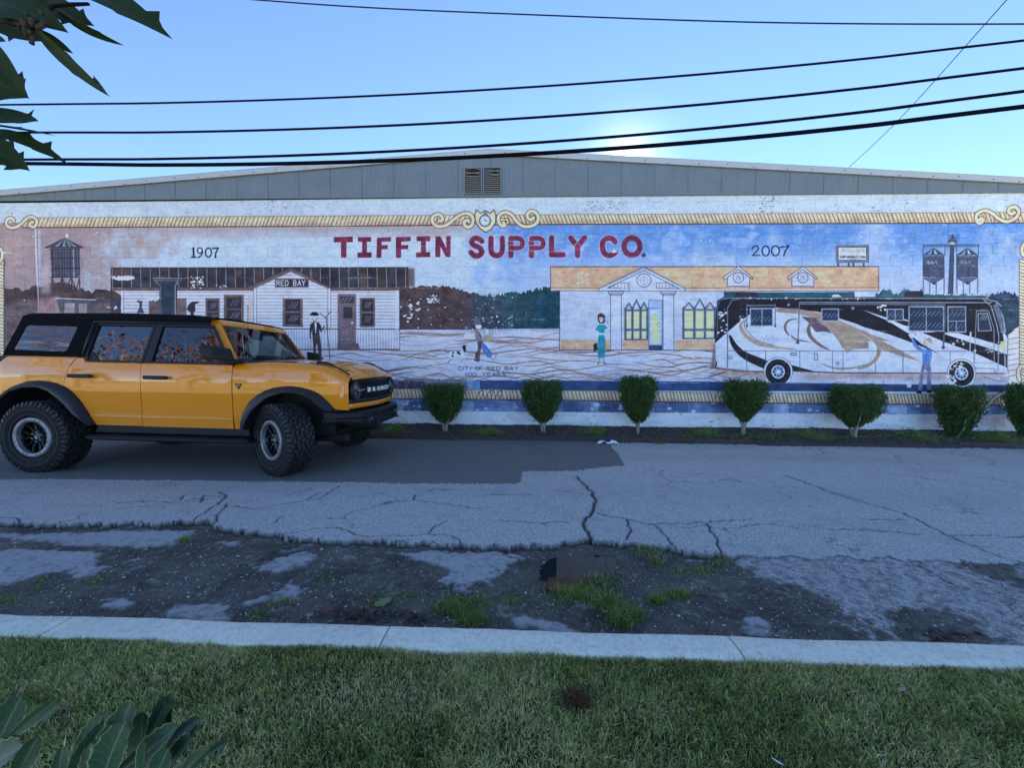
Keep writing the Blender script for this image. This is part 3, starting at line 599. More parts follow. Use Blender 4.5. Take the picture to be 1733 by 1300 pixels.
    body = [(62, 850), (62, 560), (80, 180), (95, 110), (140, 85), (1400, 85), (2900, 88), (3060, 130), (3130, 260), (3170, 480), (3215, 520), (3225, 830), (3240, 910), (3200, 915), (62, 850)]
    P([(62, 850), (62, 580), (78, 180), (95, 110), (150, 85), (1700, 85), (3040, 92), (3130, 150), (3200, 300), (3230, 520), (3240, 700), (3242, 900), (3200, 912), (1400, 905), (500, 890)], (184, 198, 226), tex=.05)
    P([(62, 585), (72, 250), (90, 120), (150, 85), (1700, 85), (3040, 92), (3110, 130), (3160, 300), (3190, 480), (3200, 560), (3150, 600), (2700, 470), (2500, 470), (2080, 380), (1750, 420), (1420, 315), (1180, 240), (730, 195), (440, 270), (330, 350), (180, 480)], BL, tex=.15)
    m.fr(1460, 490, .15753)
    P([(-330, 100), (0, 215), (260, 330), (490, 470), (640, 590), (920, 735), (700, 640), (500, 560), (280, 480), (0, 400), (-240, 290)], BL, tex=.15)
    P([(0, 218), (250, 310), (270, 350), (480, 410), (490, 455), (650, 470), (870, 575), (1060, 630), (1540, 830), (1560, 850), (1560, 900), (900, 735), (640, 590), (490, 470), (260, 330)], (184, 198, 226), tex=.05)
    P([(0, 218), (250, 300), (480, 400), (490, 470), (640, 590), (920, 735), (260, 330)], (190, 202, 228))
    P([(640, 462), (870, 455), (1100, 540), (1550, 700), (1550, 840), (1200, 680), (870, 560)], BL, tex=.15)
    P([(870, 455), (1550, 655), (1550, 695), (880, 480)], (186, 200, 228)); P([(440, 315), (490, 330), (490, 345), (440, 330)], (200, 208, 228))
    TAN = (150, 136, 128); TAN2 = (112, 98, 100)
    fr(1200, 490, .1558)
    P([(730, 205), (950, 205), (1180, 250), (1430, 340), (1733, 480), (1980, 560), (1733, 560), (1733, 640), (1560, 650), (1500, 695), (1440, 620), (1380, 520), (1290, 420), (1180, 350), (1080, 290), (950, 265), (730, 245)], TAN, tex=.18)
    P([(1000, 290), (1160, 310), (1180, 350), (1290, 420), (1330, 475), (1240, 455), (1160, 465), (1110, 400), (1090, 370)], (96, 78, 104), tex=.25)
    L([(410, 320), (350, 370), (350, 430), (420, 520), (540, 590), (700, 625), (950, 650)], 6.5, (164, 146, 136), curve=True, taper=True); L([(395, 330), (385, 400), (440, 480), (540, 560), (700, 605)], 1.0, (90, 84, 96), curve=True)
    L([(950, 315), (860, 340), (825, 400), (835, 450), (870, 500)], 4.2, TAN2, curve=True, taper=True); L([(890, 495), (940, 540), (1100, 572)], 2.6, TAN2, curve=True, taper=True)
    L([(1190, 345), (1100, 380), (1080, 440), (1110, 520), (1200, 600), (1310, 660)], 6, TAN2, curve=True, taper=True)
    L([(1225, 805), (1340, 850), (1480, 860), (1733, 830)], 3.2, (136, 126, 126), curve=True, taper=True)
    L([(225, 500), (270, 600), (360, 700), (480, 780), (600, 840)], 10, (34, 33, 42), curve=True, taper=True)
    P([(228, 505), (300, 620), (420, 690), (600, 760), (640, 780), (620, 870), (520, 830), (380, 740), (290, 640)], (34, 33, 42), tex=.15); P([(890, 820), (1000, 850), (1200, 905), (900, 880)], (34, 33, 42))
    L([(560, 550), (580, 510), (600, 550), (620, 500), (640, 545), (680, 520), (700, 545), (730, 525), (760, 550), (800, 530), (850, 540)], .8, (140, 152, 178))
    fr(1460, 490, .15753)
    L([(0, 460), (100, 520), (170, 620), (150, 730), (60, 810), (-40, 840)], 6.5, TAN, curve=True); L([(0, 480), (110, 560), (150, 650), (120, 740), (40, 800)], .8, (206, 206, 216), curve=True)
    P([(0, 455), (140, 520), (300, 600), (450, 680), (630, 775), (450, 730), (280, 670), (180, 640), (120, 560)], TAN, tex=.15)
    fr(1200, 490, .1558)
    L([(75, 840), (60, 600)], .9, (60, 70, 96)); L([(200, 850), (200, 200), (250, 115), (330, 100)], 1.8, (96, 110, 138)); L([(88, 520), (92, 180), (120, 115), (200, 98)], 1.2, (96, 110, 138)); L([(150, 92), (3040, 96)], 1.6, (130, 142, 168)); L([(150, 84), (3040, 86)], 1.2, (40, 46, 64))
    L([(205, 665), (3120, 672)], .9, (76, 88, 114))
    for x in (408, 615, 985, 1340, 1455): L([(x, 668), (x+2, 890)], .9, (76, 88, 114))
    L([(62, 850), (400, 888), (620, 892)], 1.6, (60, 50, 56)); L([(900, 885), (1400, 906), (3200, 912)], 1.8, (56, 50, 60)); P([(20, 860), (50, 600), (64, 560), (62, 850)], (110, 80, 80), a=.8, soft=1); P([(60, 850), (75, 780), (92, 780), (80, 840)], (40, 40, 52))
    L([(215, 730), (250, 730), (250, 755), (215, 755)], .9, (86, 100, 128), close=True); L([(885, 692), (945, 692), (945, 715), (885, 715)], 1.1, (50, 60, 84), close=True); L([(1145, 695), (1178, 695), (1178, 765), (1145, 765)], .9, (60, 70, 94), close=True); L([(1382, 792), (1408, 792), (1408, 818), (1382, 818)], .9, (60, 70, 94), close=True)
    def pane(x0, y0, x1, y1, mid=None, frame=(150, 164, 192), sl=True):
        R(x0-12, y0-12, x1+12, y1+12, frame); R(x0, y0, x1, y1, (40, 54, 80), tex=.2)
        n = max(3, int((x1-x0)/40))
        for i in range(n):
            for j in range(max(1, int((y1-y0)/90))):
                a = x0+(x1-x0)*(i+.15)/n; b = y0+(y1-y0)*(j+.75)/max(1, int((y1-y0)/90)); L([(a, b), (a+min(50, (x1-x0)*.25), b-50)], 1.2, (120, 138, 170), a=.8)
        for q in (mid or []): L([(x0+(x1-x0)*q, y0), (x0+(x1-x0)*q, y1)], 1.3, frame)
    pane(455, 212, 685, 390, [.52]); pane(1230, 218, 1400, 335)
    L([(418, 175), (718, 172)], 1.6, (120, 134, 160)); L([(412, 160), (410, 400)], 1.8, (96, 108, 134)); L([(718, 160), (718, 400)], 1.8, (96, 108, 134)); R(402, 380, 420, 408, (50, 60, 84)); R(708, 380, 728, 408, (50, 60, 84))
    L([(985, 140), (3070, 142)], 1.5, (140, 152, 178)); L([(985, 158), (2550, 164)], 1.0, (140, 152, 178)); L([(982, 140), (965, 570)], 2.0, (92, 104, 130)); R(945, 555, 978, 590, (60, 70, 94)); E(865, 165, 16, 16, (120, 132, 156)); E(1562, 202, 16, 16, (120, 132, 156))
    P([(270, 80), (285, 35), (330, 25), (510, 28), (545, 75)], (40, 40, 54), tex=.2); P([(1330, 82), (1350, 55), (1410, 55), (1445, 82)], (206, 212, 226))
    fr(1460, 490, .15753)
    pane(268, 218, 428, 325, [.5]); pane(503, 190, 862, 440, [.5]); pane(922, 192, 1100, 450); L([(920, 340), (1102, 340)], 1.3, (150, 164, 192)); L([(1005, 342), (1005, 450)], 1.2, (150, 164, 192))
    R(1215, 225, 1345, 240, (60, 60, 76)); L([(1200, 790), (1222, 230), (1350, 225), (1410, 420), (1412, 790), (1200, 790)], 1.2, (140, 148, 170)); P([(1240, 260), (1340, 255), (1385, 440), (1242, 448)], (40, 54, 80)); L([(1240, 260), (1340, 255), (1385, 440), (1242, 448)], 1.3, (160, 172, 198), close=True)
    for q in (1260, 1285, 1310): L([(q, 330), (q+40, 270)], 1.1, (140, 156, 186))
    L([(1300, 110), (1380, 180), (1440, 380), (1462, 500), (1455, 870), (1425, 880)], 1.6, (140, 150, 176)); P([(1400, 170), (1450, 150), (1510, 300), (1530, 470), (1490, 470), (1450, 330)], (88, 104, 134), tex=.25); L([(1320, 105), (1440, 130), (1490, 180)], 1.6, (150, 160, 184)); P([(1520, 470), (1640, 430), (1545, 500)], (40, 48, 66))
    P([(440, 75), (455, 25), (500, 15), (640, 15), (660, 75)], (44, 42, 54), tex=.2); L([(1115, 60), (1370, 62), (1330, 80)], 1.4, (170, 182, 204)); L([(1115, 40), (1118, 70)], .9, (130, 142, 166))
    L([(875, 140), (885, 300), (865, 630)], 2.6, (84, 92, 116)); R(848, 610, 882, 638, (56, 64, 86)); L([(1160, 460), (1152, 660)], 1.6, (170, 182, 206)); L([(1160, 460), (1158, 500)], 2.6, (190, 200, 220)); R(1482, 555, 1532, 645, (212, 196, 130)); R(1545, 480, 1560, 520, (60, 70, 90)); L([(1560, 500), (1556, 690), (1550, 780), (1565, 910)], 1.2, (86, 94, 120)); L([(1525, 705), (1530, 830)], 1.6, (170, 182, 206))
    L([(1210, 845), (1415, 850), (1420, 895), (1545, 905)], .8, (90, 100, 124)); L([(940, 672), (940, 800)], .9, (76, 88, 114)); L([(432, 675), (432, 895)], 1.2, (76, 88, 114)); L([(135, 780), (135, 890)], 1.0, (76, 88, 114)); L([(1195, 660), (1195, 790)], .9, (76, 88, 114))
    def wheel(cx, cy, r):
        E(cx, cy-4, r*1.14, r*1.12, (196, 206, 228)); oval(cx, cy-4, r*1.14, r*1.12, .9, (80, 88, 112), 150, 390); E(cx, cy, r, r, (26, 28, 38), tex=.2); oval(cx, cy, r*.82, r*.82, .8, (64, 68, 84)); E(cx, cy, r*.53, r*.53, (136, 160, 204)); oval(cx, cy, r*.5, r*.5, 1.3, (196, 208, 232)); E(cx, cy, r*.16, r*.16, (196, 208, 232))
        for i in range(8): E(cx+r*.33*math.cos(i*.785), cy+r*.33*math.sin(i*.785), r*.08, r*.08, (30, 36, 56))
    wheel(1062, 902, 135)
    fr(1200, 490, .1558); wheel(750, 895, 138)
    fr(1460, 490, .15753)
    P([(0, 905), (910, 912), (905, 960), (500, 975), (0, 960)], (150, 112, 108), a=.6, soft=3, tex=.3); P([(1210, 915), (1560, 925), (1300, 960), (1190, 1010)], (150, 112, 108), a=.6, soft=3, tex=.3); L([(1300, 940), (1420, 975), (1560, 990)], 1.5, (130, 104, 108), curve=True)
    for y in (948, 968): L([(1480, y), (1500, y-4), (1520, y+2), (1545, y-3), (1575, y)], .9, (70, 62, 74))
    fr(1200, 490, .1558); P([(60, 862), (600, 900), (640, 960), (0, 930)], (150, 116, 112), a=.6, soft=3, tex=.3); P([(900, 910), (1733, 915), (1733, 960), (1100, 980)], (150, 112, 108), a=.6, soft=3, tex=.3); L([(0, 950), (180, 895)], 1.8, (84, 70, 84))
    m.flecks(90, 200, 200, 560, 26, (206, 214, 230), 10, 51); m.flecks(300, 290, 380, 340, 6, (206, 214, 230), 9, 52); m.flecks(330, 90, 1700, 110, 30, (206, 214, 230), 7, 53)
    # --- road band, then man washing the motorhome
    fr()
    P([(640, 643), (900, 644), (1200, 646), (1480, 650), (1733, 652), (1900, 653), (1900, 664), (640, 660)], (52, 76, 124), tex=.25)
    R(640, 644, 800, 660, (150, 150, 176), a=.75, tex=.3); R(640, 645, 720, 659, (84, 76, 96), a=.7, tex=.4); m.flecks(664, 645, 715, 660, 60, (60, 54, 72), 1.6, 60); R(790, 644, 812, 660, (120, 164, 216), a=.7)
    P([(1290, 650), (1500, 652), (1733, 654), (1900, 654), (1900, 664), (1290, 661)], (44, 54, 86), a=.6, tex=.2)
    fr(1460, 490, .15753); wheel(1062, 902, 135); m.flecks(940, 790, 1080, 870, 30, (206, 214, 230), 9, 57); m.flecks(900, 920, 1000, 1020, 26, (206, 214, 230), 10, 58); m.flecks(900, 540, 1080, 610, 14, (206, 214, 230), 8, 59); m.flecks(1180, 640, 1400, 680, 10, (206, 214, 230), 7, 61); m.flecks(160, 170, 250, 220, 10, (206, 214, 230), 8, 62)
    P([(520, 530), (545, 530), (590, 600), (650, 640), (720, 640), (745, 690), (735, 760), (720, 790), (640, 790), (640, 680), (580, 640), (545, 600)], (76, 124, 200), tex=.2); L([(690, 680), (680, 780)], .8, (50, 84, 150)); L([(720, 680), (725, 790)], 1.6, (90, 136, 208))
    P([(490, 490), (520, 460), (560, 470), (550, 500), (535, 530), (515, 525)], (196, 192, 204)); L([(500, 470), (540, 455), (575, 480), (560, 500)], .8, (90, 90, 110)); P([(645, 600), (655, 570), (680, 540), (720, 560), (700, 600), (670, 610)], (206, 190, 190)); P([(660, 522), (690, 528), (720, 515), (745, 540), (735, 580), (690, 545)], (150, 132, 136)); L([(668, 545), (662, 575), (648, 600), (690, 605)], .7, (70, 60, 70))
    P([(645, 790), (725, 790), (738, 870), (735, 1080), (690, 1080), (685, 900), (672, 850), (655, 920), (635, 1090), (595, 1085), (615, 900)], (112, 122, 156), tex=.2); L([(650, 800), (625, 1000)], .7, (66, 76, 110)); L([(700, 800), (715, 1070)], .7, (66, 76, 110)); P([(580, 1085), (635, 1090), (630, 1120), (575, 1115)], (30, 32, 44)); P([(690, 1080), (735, 1080), (735, 1110), (690, 1110)], (30, 32, 44)); P([(465, 985), (535, 985), (520, 1055), (480, 1055)], (190, 202, 228)); oval(500, 980, 36, 24, .8, (110, 120, 146), 180, 360)
    # --- letters of the company name
    fr()
    MAR = (108, 44, 74)
    polys = [[(565, 401), (597, 400), (597, 409.5), (586.5, 410), (586, 436), (577, 436), (577, 410), (565, 410)],
      [(606, 401), (628, 401), (628, 409), (621, 409), (621, 427), (629, 427), (629, 436), (605, 436), (605, 427.5), (613, 427.5), (613, 409), (606, 409)],
      [(638, 402), (662, 401), (662, 408.5), (646, 409), (646, 415), (656, 414.5), (656, 421.5), (646, 422), (645, 436), (637, 436)],
      [(670, 401), (695, 400.5), (695, 408), (679, 409), (679, 415), (691, 414.5), (690.5, 421.5), (679, 422), (678.5, 436), (670, 436)],
      [(705, 400), (728, 399.5), (728, 408), (721, 408), (720.5, 427), (728, 426.5), (728, 435), (704, 435.5), (704, 427), (712.5, 427), (712.5, 408), (705, 408)],
      [(737, 400), (745, 399.5), (755.5, 420), (755, 399.5), (763, 399), (762, 435), (755, 435), (745.5, 417), (745, 435), (736.5, 435.5)]]
    for p in polys: P(p, (208, 200, 226), a=.6, soft=1.6); P(p, MAR, tex=.4)
    S = lambda pts, w=8.6: (L(pts, w+4, (180, 170, 212), a=.5, curve=True), L(pts, w, MAR, curve=True, tex=.28))
    Q = lambda pts, w=8.6: (L(pts, w+4, (180, 170, 212), a=.4), L(pts, w, MAR, tex=.28))
    S([(815.5, 408), (810, 404), (802, 403.5), (798, 409), (802, 415), (811, 419), (815.5, 426), (811, 432), (803, 432.5), (797, 427)])
    S([(831, 403), (831, 423), (834.5, 430.5), (841, 432.5), (847, 430), (850, 423), (850, 403)])
    for x in (864.5, 899.5): Q([(x, 402.5), (x, 432.5)]); S([(x, 403.5), (x+14, 403.5), (x+19.5, 409), (x+19, 416), (x+13, 419.5), (x, 419.5)], 7.6)
    Q([(933.5, 402.5), (933.5, 431)]); Q([(933.5, 431), (953, 431)]); Q([(966, 402.5), (977.5, 418)]); Q([(989, 402.5), (977.5, 418)]); Q([(977.5, 417), (977.5, 432)])
    S([(1041, 409), (1036, 404), (1028, 403), (1021, 408), (1019.5, 417), (1022, 427), (1029, 432), (1037, 430.5), (1042, 426)]); oval(1069.5, 417, 13.5, 14.5, 8.6, MAR, tex=.28); E(1089.5, 431.5, 3.6, 3.6, (64, 56, 80))
    r = np.random.RandomState(5)
    for i in range(170):
        x = r.uniform(566, 1086); y = r.uniform(401, 434); b = m.T([(x, y)])[0].astype(int)
        if 0 < b[0] < MW-1 and m.c[b[1], b[0], 1] < .30: L([(x, y), (x+r.uniform(2, 5), y-r.uniform(2, 4))], .8, (156, 104, 132), a=.6)
    m.flecks(1036, 420, 1044, 427, 8, (190, 204, 230), 1.4, 70)
    # --- rope frame
    def rope_h(x0, x1, yt, yb, lean, seed, step=6.6):
        r = np.random.RandomState(seed)
        xs = np.linspace(x0, x1, 30)
        P([(x, yt(x)) for x in xs]+[(x, yb(x)) for x in xs[::-1]], (200, 194, 176), tex=.14)
        P([(x, yt(x)+(yb(x)-yt(x))*.62) for x in xs]+[(x, yb(x)) for x in xs[::-1]], (176, 156, 142), a=.55, tex=.2, soft=1.5)
        x = x0
        while x < x1:
            t, b = yt(x), yb(x); L([(x-lean*.5, b-.5), (x-lean*.1, t+(b-t)*.55), (x+lean*.5, t+.5)], r.uniform(.9, 1.5), (94, 72, 62), a=.92); L([(x-lean*.5+1.3, b-1), (x+lean*.5+1.3, t+1)], .7, (150, 130, 112), a=.5); x += step*r.uniform(.85, 1.15)
        L([(x, yt(x)) for x in xs], 1.0, (120, 100, 90), a=.8); L([(x, yb(x)) for x in xs], 1.9, (78, 58, 58), a=.95)
    ty = lambda x: np.interp(x, [-200, 60, 500, 950, 1650, 1900], [370, 368.5, 365.5, 363, 359.5, 358])
    by = lambda x: np.interp(x, [-200, 60, 500, 950, 1650, 1900], [387, 385, 383, 379.5, 377.5, 376])
    rope_h(40, 800, ty, by, 6, 1); rope_h(830, 1900, ty, by, -6, 2)
    ty2 = lambda x: np.interp(x, [600, 900, 1300, 1733], [657.5, 660.5, 665.5, 669]); by2 = lambda x: np.interp(x, [600, 900, 1300, 1733], [674.5, 677, 682.5, 686])
    fr(); P([(600, 676), (1800, 684), (1800, 702), (600, 696)], (92, 118, 168), tex=.3)
    r = np.random.RandomState(8)
    for i in range(26):
        x = r.uniform(640, 1720); w = r.uniform(18, 36); k = (x-600)*.006; R(x, 678+k, x+w, 696+k, [(64, 84, 128), (126, 152, 198), (58, 74, 112), (150, 172, 210)][i % 4], a=.7, tex=.3)
    m.flecks(680, 676+3, 1720, 702, 90, (170, 188, 218), 1.8, 81, 1.5)
    R(560, 697, 1800, 760, (168, 188, 222), a=.0); rope_h(560, 1800, ty2, by2, -4, 3, 6.2)
    r = np.random.RandomState(12)
    for x in (806, 822, 838, 1210): L([(x, 675), (x+5, 664), (x+12, 662), (x+8, 676)], 1.2, (70, 54, 54), curve=True)
    def rope_v(x0, x1, y0, y1, seed):
        r = np.random.RandomState(seed); R(x0, y0, x1, y1, (206, 200, 180), tex=.12); L([(x1, y0), (x1, y1)], 2.2, (92, 74, 76)); L([(x0, y0), (x0, y1)], 1.4, (120, 104, 100)); y = y0
        while y < y1: L([(x0, y-2), (x1, y+3)], 1.1, (84, 66, 62), a=.9); y += 5.6*r.uniform(.9, 1.1)
    rope_v(-10, 7, 440, 640, 4); rope_v(1725, 1742, 440, 620, 5)
    def curl(fr_, path, w):
        m.fr(*fr_); L(path, w+2.4, (84, 64, 58), curve=True); L(path, w, (208, 200, 180), curve=True, tex=.1); L([(p[0], p[1]-4) for p in path], w*.3, (226, 222, 208), a=.5, curve=True)
    Z = (720, 345, .12118)
    sp = m.spiral
    curl(Z, [(190, 235), (225, 235), (240, 205), (215, 160), (160, 145), (105, 180), (95, 240), (140, 300), (220, 315), (310, 285), (400, 215), (480, 155), (560, 130), (630, 150), (665, 210), (650, 290), (600, 325), (550, 300), (545, 250), (585, 225), (610, 250)], 5.2)
    curl(Z, [(1105, 225), (1060, 215), (1060, 260), (1110, 295), (1155, 250), (1130, 215)], 3.0)
    curl(Z, [(1090, 260), (1110, 300), (1060, 300), (1020, 240), (1030, 160), (1110, 115), (1200, 150), (1270, 240), (1350, 305), (1450, 315), (1550, 270), (1575, 190), (1540, 120), (1470, 100), (1425, 140), (1430, 195), (1480, 220), (1510, 190)], 5.2)
    m.fr(*Z)
    sh = [(688, 150), (710, 80), (770, 130), (836, 92), (905, 130), (960, 82), (982, 150), (980, 260), (920, 350), (845, 400), (770, 350), (700, 260)]
    P(sh, (206, 200, 182), tex=.1); L(sh, 1.6, (74, 58, 56), close=True); E(832, 235, 80, 82, (116, 130, 164)); E(832, 235, 62, 64, (186, 200, 226)); oval(832, 235, 80, 82, 1.2, (60, 66, 92)); L([(832, 205), (832, 238), (860, 240)], 1.2, (70, 76, 100)); P([(790, 160), (836, 92), (880, 160)], (96, 106, 136), a=.8)
    curl((0, 340, .123), [(190, 280), (180, 250), (135, 235), (90, 270), (90, 330), (150, 370), (230, 355), (310, 300), (370, 240), (430, 220), (495, 250), (505, 310), (460, 360), (415, 340), (420, 300), (455, 290)], 5.0)
    curl((0, 340, .123), [(-30, 640), (25, 690), (25, 790), (-30, 860)], 5.2)
    curl((1600, 320, .123), [(470, 420), (500, 400), (520, 430), (470, 470), (425, 420), (440, 340), (540, 295), (640, 330), (740, 410), (850, 445), (960, 400), (1010, 310), (960, 245), (890, 260), (870, 310), (910, 340), (950, 320)], 5.0)
    curl((1600, 320, .123), [(1120, 720), (1060, 790), (1060, 880), (1130, 950)], 5.0)
    curl((1600, 480, .2152), [(650, 680), (600, 650), (575, 690), (585, 760), (640, 800), (700, 790)], 5.4); curl((1600, 480, .2152), [(600, 700), (640, 740), (600, 770)], 3.0)
    curl((1600, 480, .2152), [(250, 965), (330, 955), (400, 890), (480, 860), (540, 900), (520, 950)], 5.0); curl((1600, 480, .2152), [(520, 940), (470, 960), (440, 920)], 3.0)
    # --- white base course and wear
    fr()
    P([(500, 694), (900, 697), (1300, 700), (1733, 704), (2000, 706), (2000, 780), (500, 780)], (190, 206, 230), tex=.12)
    m.flecks(680, 700, 1733, 735, 60, (120, 130, 150), .9, 91, 2.0); P([(1640, 704), (1733, 705), (1733, 726), (1640, 722)], (150, 146, 156), a=.5, soft=4)
    m.flecks(0, 338, 1733, 362, 90, (128, 138, 156), .8, 92, 1.6); m.flecks(990, 340, 1060, 356, 70, (110, 116, 128), .8, 93); m.flecks(1285, 332, 1310, 360, 40, (104, 108, 116), .9, 94); m.flecks(440, 336, 530, 352, 40, (128, 136, 150), .8, 95)
    r = np.random.RandomState(77)
    for k in range(23):                                      # chipped paint along the bed joints
        z = .02+.2*k
        for j in range(34):
            x = r.uniform(MX0, MX1); ln = r.uniform(.1, .7); i0 = int((x-MX0)/MRES); i1 = min(MW, i0+int(ln/MRES)); jz = int(z/MRES)
            if not 1 < jz < MH-3 or i1 <= i0: continue
            seg = m.n3[jz, i0:i1]; t = r.rand() < .55
            v = np.array((206, 214, 232) if t else (112, 122, 146), np.float32)/255
            a = (np.clip((seg-.42)*6, 0, 1)*(.55 if t else .45))[None, :, None]
            m.c[jz-1:jz+1, i0:i1] = m.c[jz-1:jz+1, i0:i1]*(1-a)+v*a
    m.flecks(0, 390, 190, 520, 26, (200, 206, 226), 1.0, 96); m.flecks(5, 425, 20, 428, 6, (212, 218, 232), 1.4, 97, 2); m.flecks(880, 385, 1720, 440, 44, (176, 196, 232), .9, 98); m.flecks(500, 600, 1200, 645, 40, (212, 216, 232), 1.0, 99)
    m.c *= (1+.10*(m.n3-.5)+.08*(m.streak-.5))[..., None]
    return np.clip(m.c, 0, 1)
# ---------------------------------------------------------------------------
# the warehouse: block wall with the mural, metal gable, vents, roof
# ---------------------------------------------------------------------------
LIGHT_IN_SHADE = np.array([.63, .72, .86])            # colour of the skylight the mural colours were sampled under
def srgb_lin(c): return np.where(c <= .04045, c/12.92, ((c+.055)/1.055)**2.4)
def lin_srgb(c): return np.where(c <= .0031308, c*12.92, 1.055*np.power(np.maximum(c, 1e-9), 1/2.4)-.055)
_m = paint_mural()
_b = _m.copy(); _b[1:-1, 1:-1] = _m[1:-1, 1:-1]*.5+sum(_m[1+dy:MH-1+dy, 1+dx:MW-1+dx] for dy, dx in ((-1, 0), (1, 0), (0, 1), (0, -1)))/8; _m = _b*(1+.10*(fbm((MH, MW), 150, 61, 2, .4)-.5)+.10*(fbm((MH, MW), 26, 62, 4)-.5))[..., None]; _m = _m+(.70-_m)*(.08*np.clip(fbm((MH, MW), 14, 63, 5)-.42, 0, 1)*2.2)[..., None]; _g = _m.mean(2, keepdims=True); _m = np.clip(_g+(_m-_g)*1.0, 0, 1)*np.array([1., 1., 1.]); _m = np.clip(_m, 0, 1)
_alb = np.clip(srgb_lin(_m)/LIGHT_IN_SHADE, .004, .86)
_img = bpy.data.images.new('mural_paint', MW, MH, alpha=False); _px = np.ones((MH, MW, 4), np.float32); _px[..., :3] = lin_srgb(_alb)
_img.pixels.foreach_set(_px.ravel()); _img.update(); _img.pack()
building = empty('warehouse_building', (0, WALL_Y, 0))
tag(building, 'long low warehouse with painted history mural on its block wall and grey metal gable', 'building')
n = NT('mural_on_block')
co = n.coord('Object', building); mp = n.n('ShaderNodeMapping', vector_type='POINT')
mp.inputs['Location'].default_value = (-MX0/(MW*MRES), 0, 0)
# wall metres (x, z) -> image 0..1
sx = n.n('ShaderNodeSeparateXYZ'); n.l(co, sx.inputs[0]); cb = n.n('ShaderNodeCombineXYZ')
n.l(n.math('DIVIDE', n.math('SUBTRACT', sx.outputs[0], MX0), MW*MRES), cb.inputs[0]); n.l(n.math('DIVIDE', sx.outputs[2], MH*MRES), cb.inputs[1])
n.t.nodes.remove(mp)
ti = n.n('ShaderNodeTexImage', image=_img, interpolation='Linear', extension='EXTEND'); n.l(cb.outputs[0], ti.inputs[0])
grain = n.noise(55, 5, .7, co); dirt = n.noise(1.6, 6, .65, co)
c1 = n.mix(ti.outputs[0], (.30, .27, .25), n.ramp(dirt, [(.56, 0.), (.85, .20)]))
c2 = n.mix(c1, (.8, .8, .8), n.ramp(grain, [(.70, 0.), (.78, .16)]))
n.set(Base_Color=c2, Roughness=.82); n.b.inputs['Specular IOR Level'].default_value = .25
n.bump(n.math('ADD', n.math('MULTIPLY', n.noise(160, 3, .7, co), .7), n.math('MULTIPLY', n.noise(18, 4, .6, co), .6)), .32, .006)
M_MURAL = n.m

WX0, WX1, WTOP = -12.9, 11.5, 4.555
wall = MB().box(WX0, WX1, .0045, .20, -.1, WTOP).build('wall', M_MURAL, building)
# blocks: 0.40 x 0.20 running bond, faces proud of the joints
BL_, BH_, JT = .40, .20, .0035
def block_mesh(w, h):
    b = .0035; m = MB(); x0, x1, z0, z1 = -w/2+JT/2, w/2-JT/2, -h/2+JT/2, h/2-JT/2
    o = [(x0, .0055, z0), (x1, .0055, z0), (x1, .0055, z1), (x0, .0055, z1)]; i = [(x0+b, 0, z0+b), (x1-b, 0, z0+b), (x1-b, 0, z1-b), (x0+b, 0, z1-b)]
    m.add(o+i, [(4, 5, 6, 7), (0, 1, 5, 4), (1, 2, 6, 5), (2, 3, 7, 6), (3, 0, 4, 7)])
    return m
_bm_full = block_mesh(BL_, BH_).mesh('block', M_MURAL); _rng = np.random.RandomState(5)
cells = []
for r_ in range(-1, 23):
    z0 = .02+BH_*r_; z1 = min(z0+BH_, WTOP-.002)
    if z1-z0 < .03: continue
    x = WX0+.036+(.2 if r_ % 2 else 0)-.4
    while x < WX1:
        a, b = max(x, WX0), min(x+BL_, WX1)
        if b-a > .05: cells.append(((a+b)/2, (z0+z1)/2, b-a, z1-z0))
        x += BL_
# the blocks that show largest in the photo become parts of their own; hidden and far ones are joined
def _vis(c):
    px, py = to_px((c[0], WALL_Y, c[1]))
    hid = px < 650 and py > 540
    return (not hid) and 5 < px < 1728 and 335 < py < 722
vis = [c for c in cells if _vis(c) and abs(c[2]-BL_) < .01 and abs(c[3]-BH_) < .01]
vis.sort(key=lambda c: (c[0]-.6)**2+((c[1]-2.6)*1.6)**2); own = set(vis[:300]); rest = MB()
for c in cells:
    dy = -float(_rng.uniform(0, .0018))
    if c in own:
        o = link('block', _bm_full, wall, (c[0], dy, c[1]))
    else:
        q = block_mesh(c[2], c[3]); rest.add([(v[0]+c[0], v[1]+dy, v[2]+c[1]) for v in q.v], q.f)
tag(rest.build('block_work', M_MURAL, wall), kind='stuff')

# metal gable
RIDGE_X, RIDGE_Z, EAVE_L, EAVE_R = -.72, 5.37, (-13.2, 4.50), (11.9, 4.56)
def rake(x):
    return RIDGE_Z+(x-RIDGE_X)*((EAVE_L[1]-RIDGE_Z)/(EAVE_L[0]-RIDGE_X) if x < RIDGE_X else (EAVE_R[1]-RIDGE_Z)/(EAVE_R[0]-RIDGE_X))
n = NT('galvanised_panel'); co = n.coord('Object', building)
sp = n.noise(260, 2, .8, co); bl = n.noise(3, 5, .6, co)
mpv = n.n('ShaderNodeMapping'); mpv.inputs['Scale'].default_value = (60, 1, 1.2); n.l(co, mpv.inputs[0]); stn = n.noise(1, 4, .6, mpv.outputs[0])
c = n.mix((.145, .18, .20), (.225, .265, .285), bl); c = n.mix(c, (.07, .09, .105), n.ramp(sp, [(.52, 0.), (.75, .55)])); c = n.mix(c, (.34, .36, .36), n.ramp(stn, [(.60, 0.), (.8, .25)]))
n.set(Base_Color=c, Roughness=.6, Metallic=.15); M_GALV = n.m
M_TRIM = mat('white_rake_trim', (.47, .49, .50), .55, 0, .5, .06, 3.)
M_ROOF = mat('metal_roof', (.45, .47, .48), .4, .6)
M_DARK = mat('dark_void', (.012, .012, .014), .9)
PWID = .615; xs = []; x = RIDGE_X-20*PWID+.02
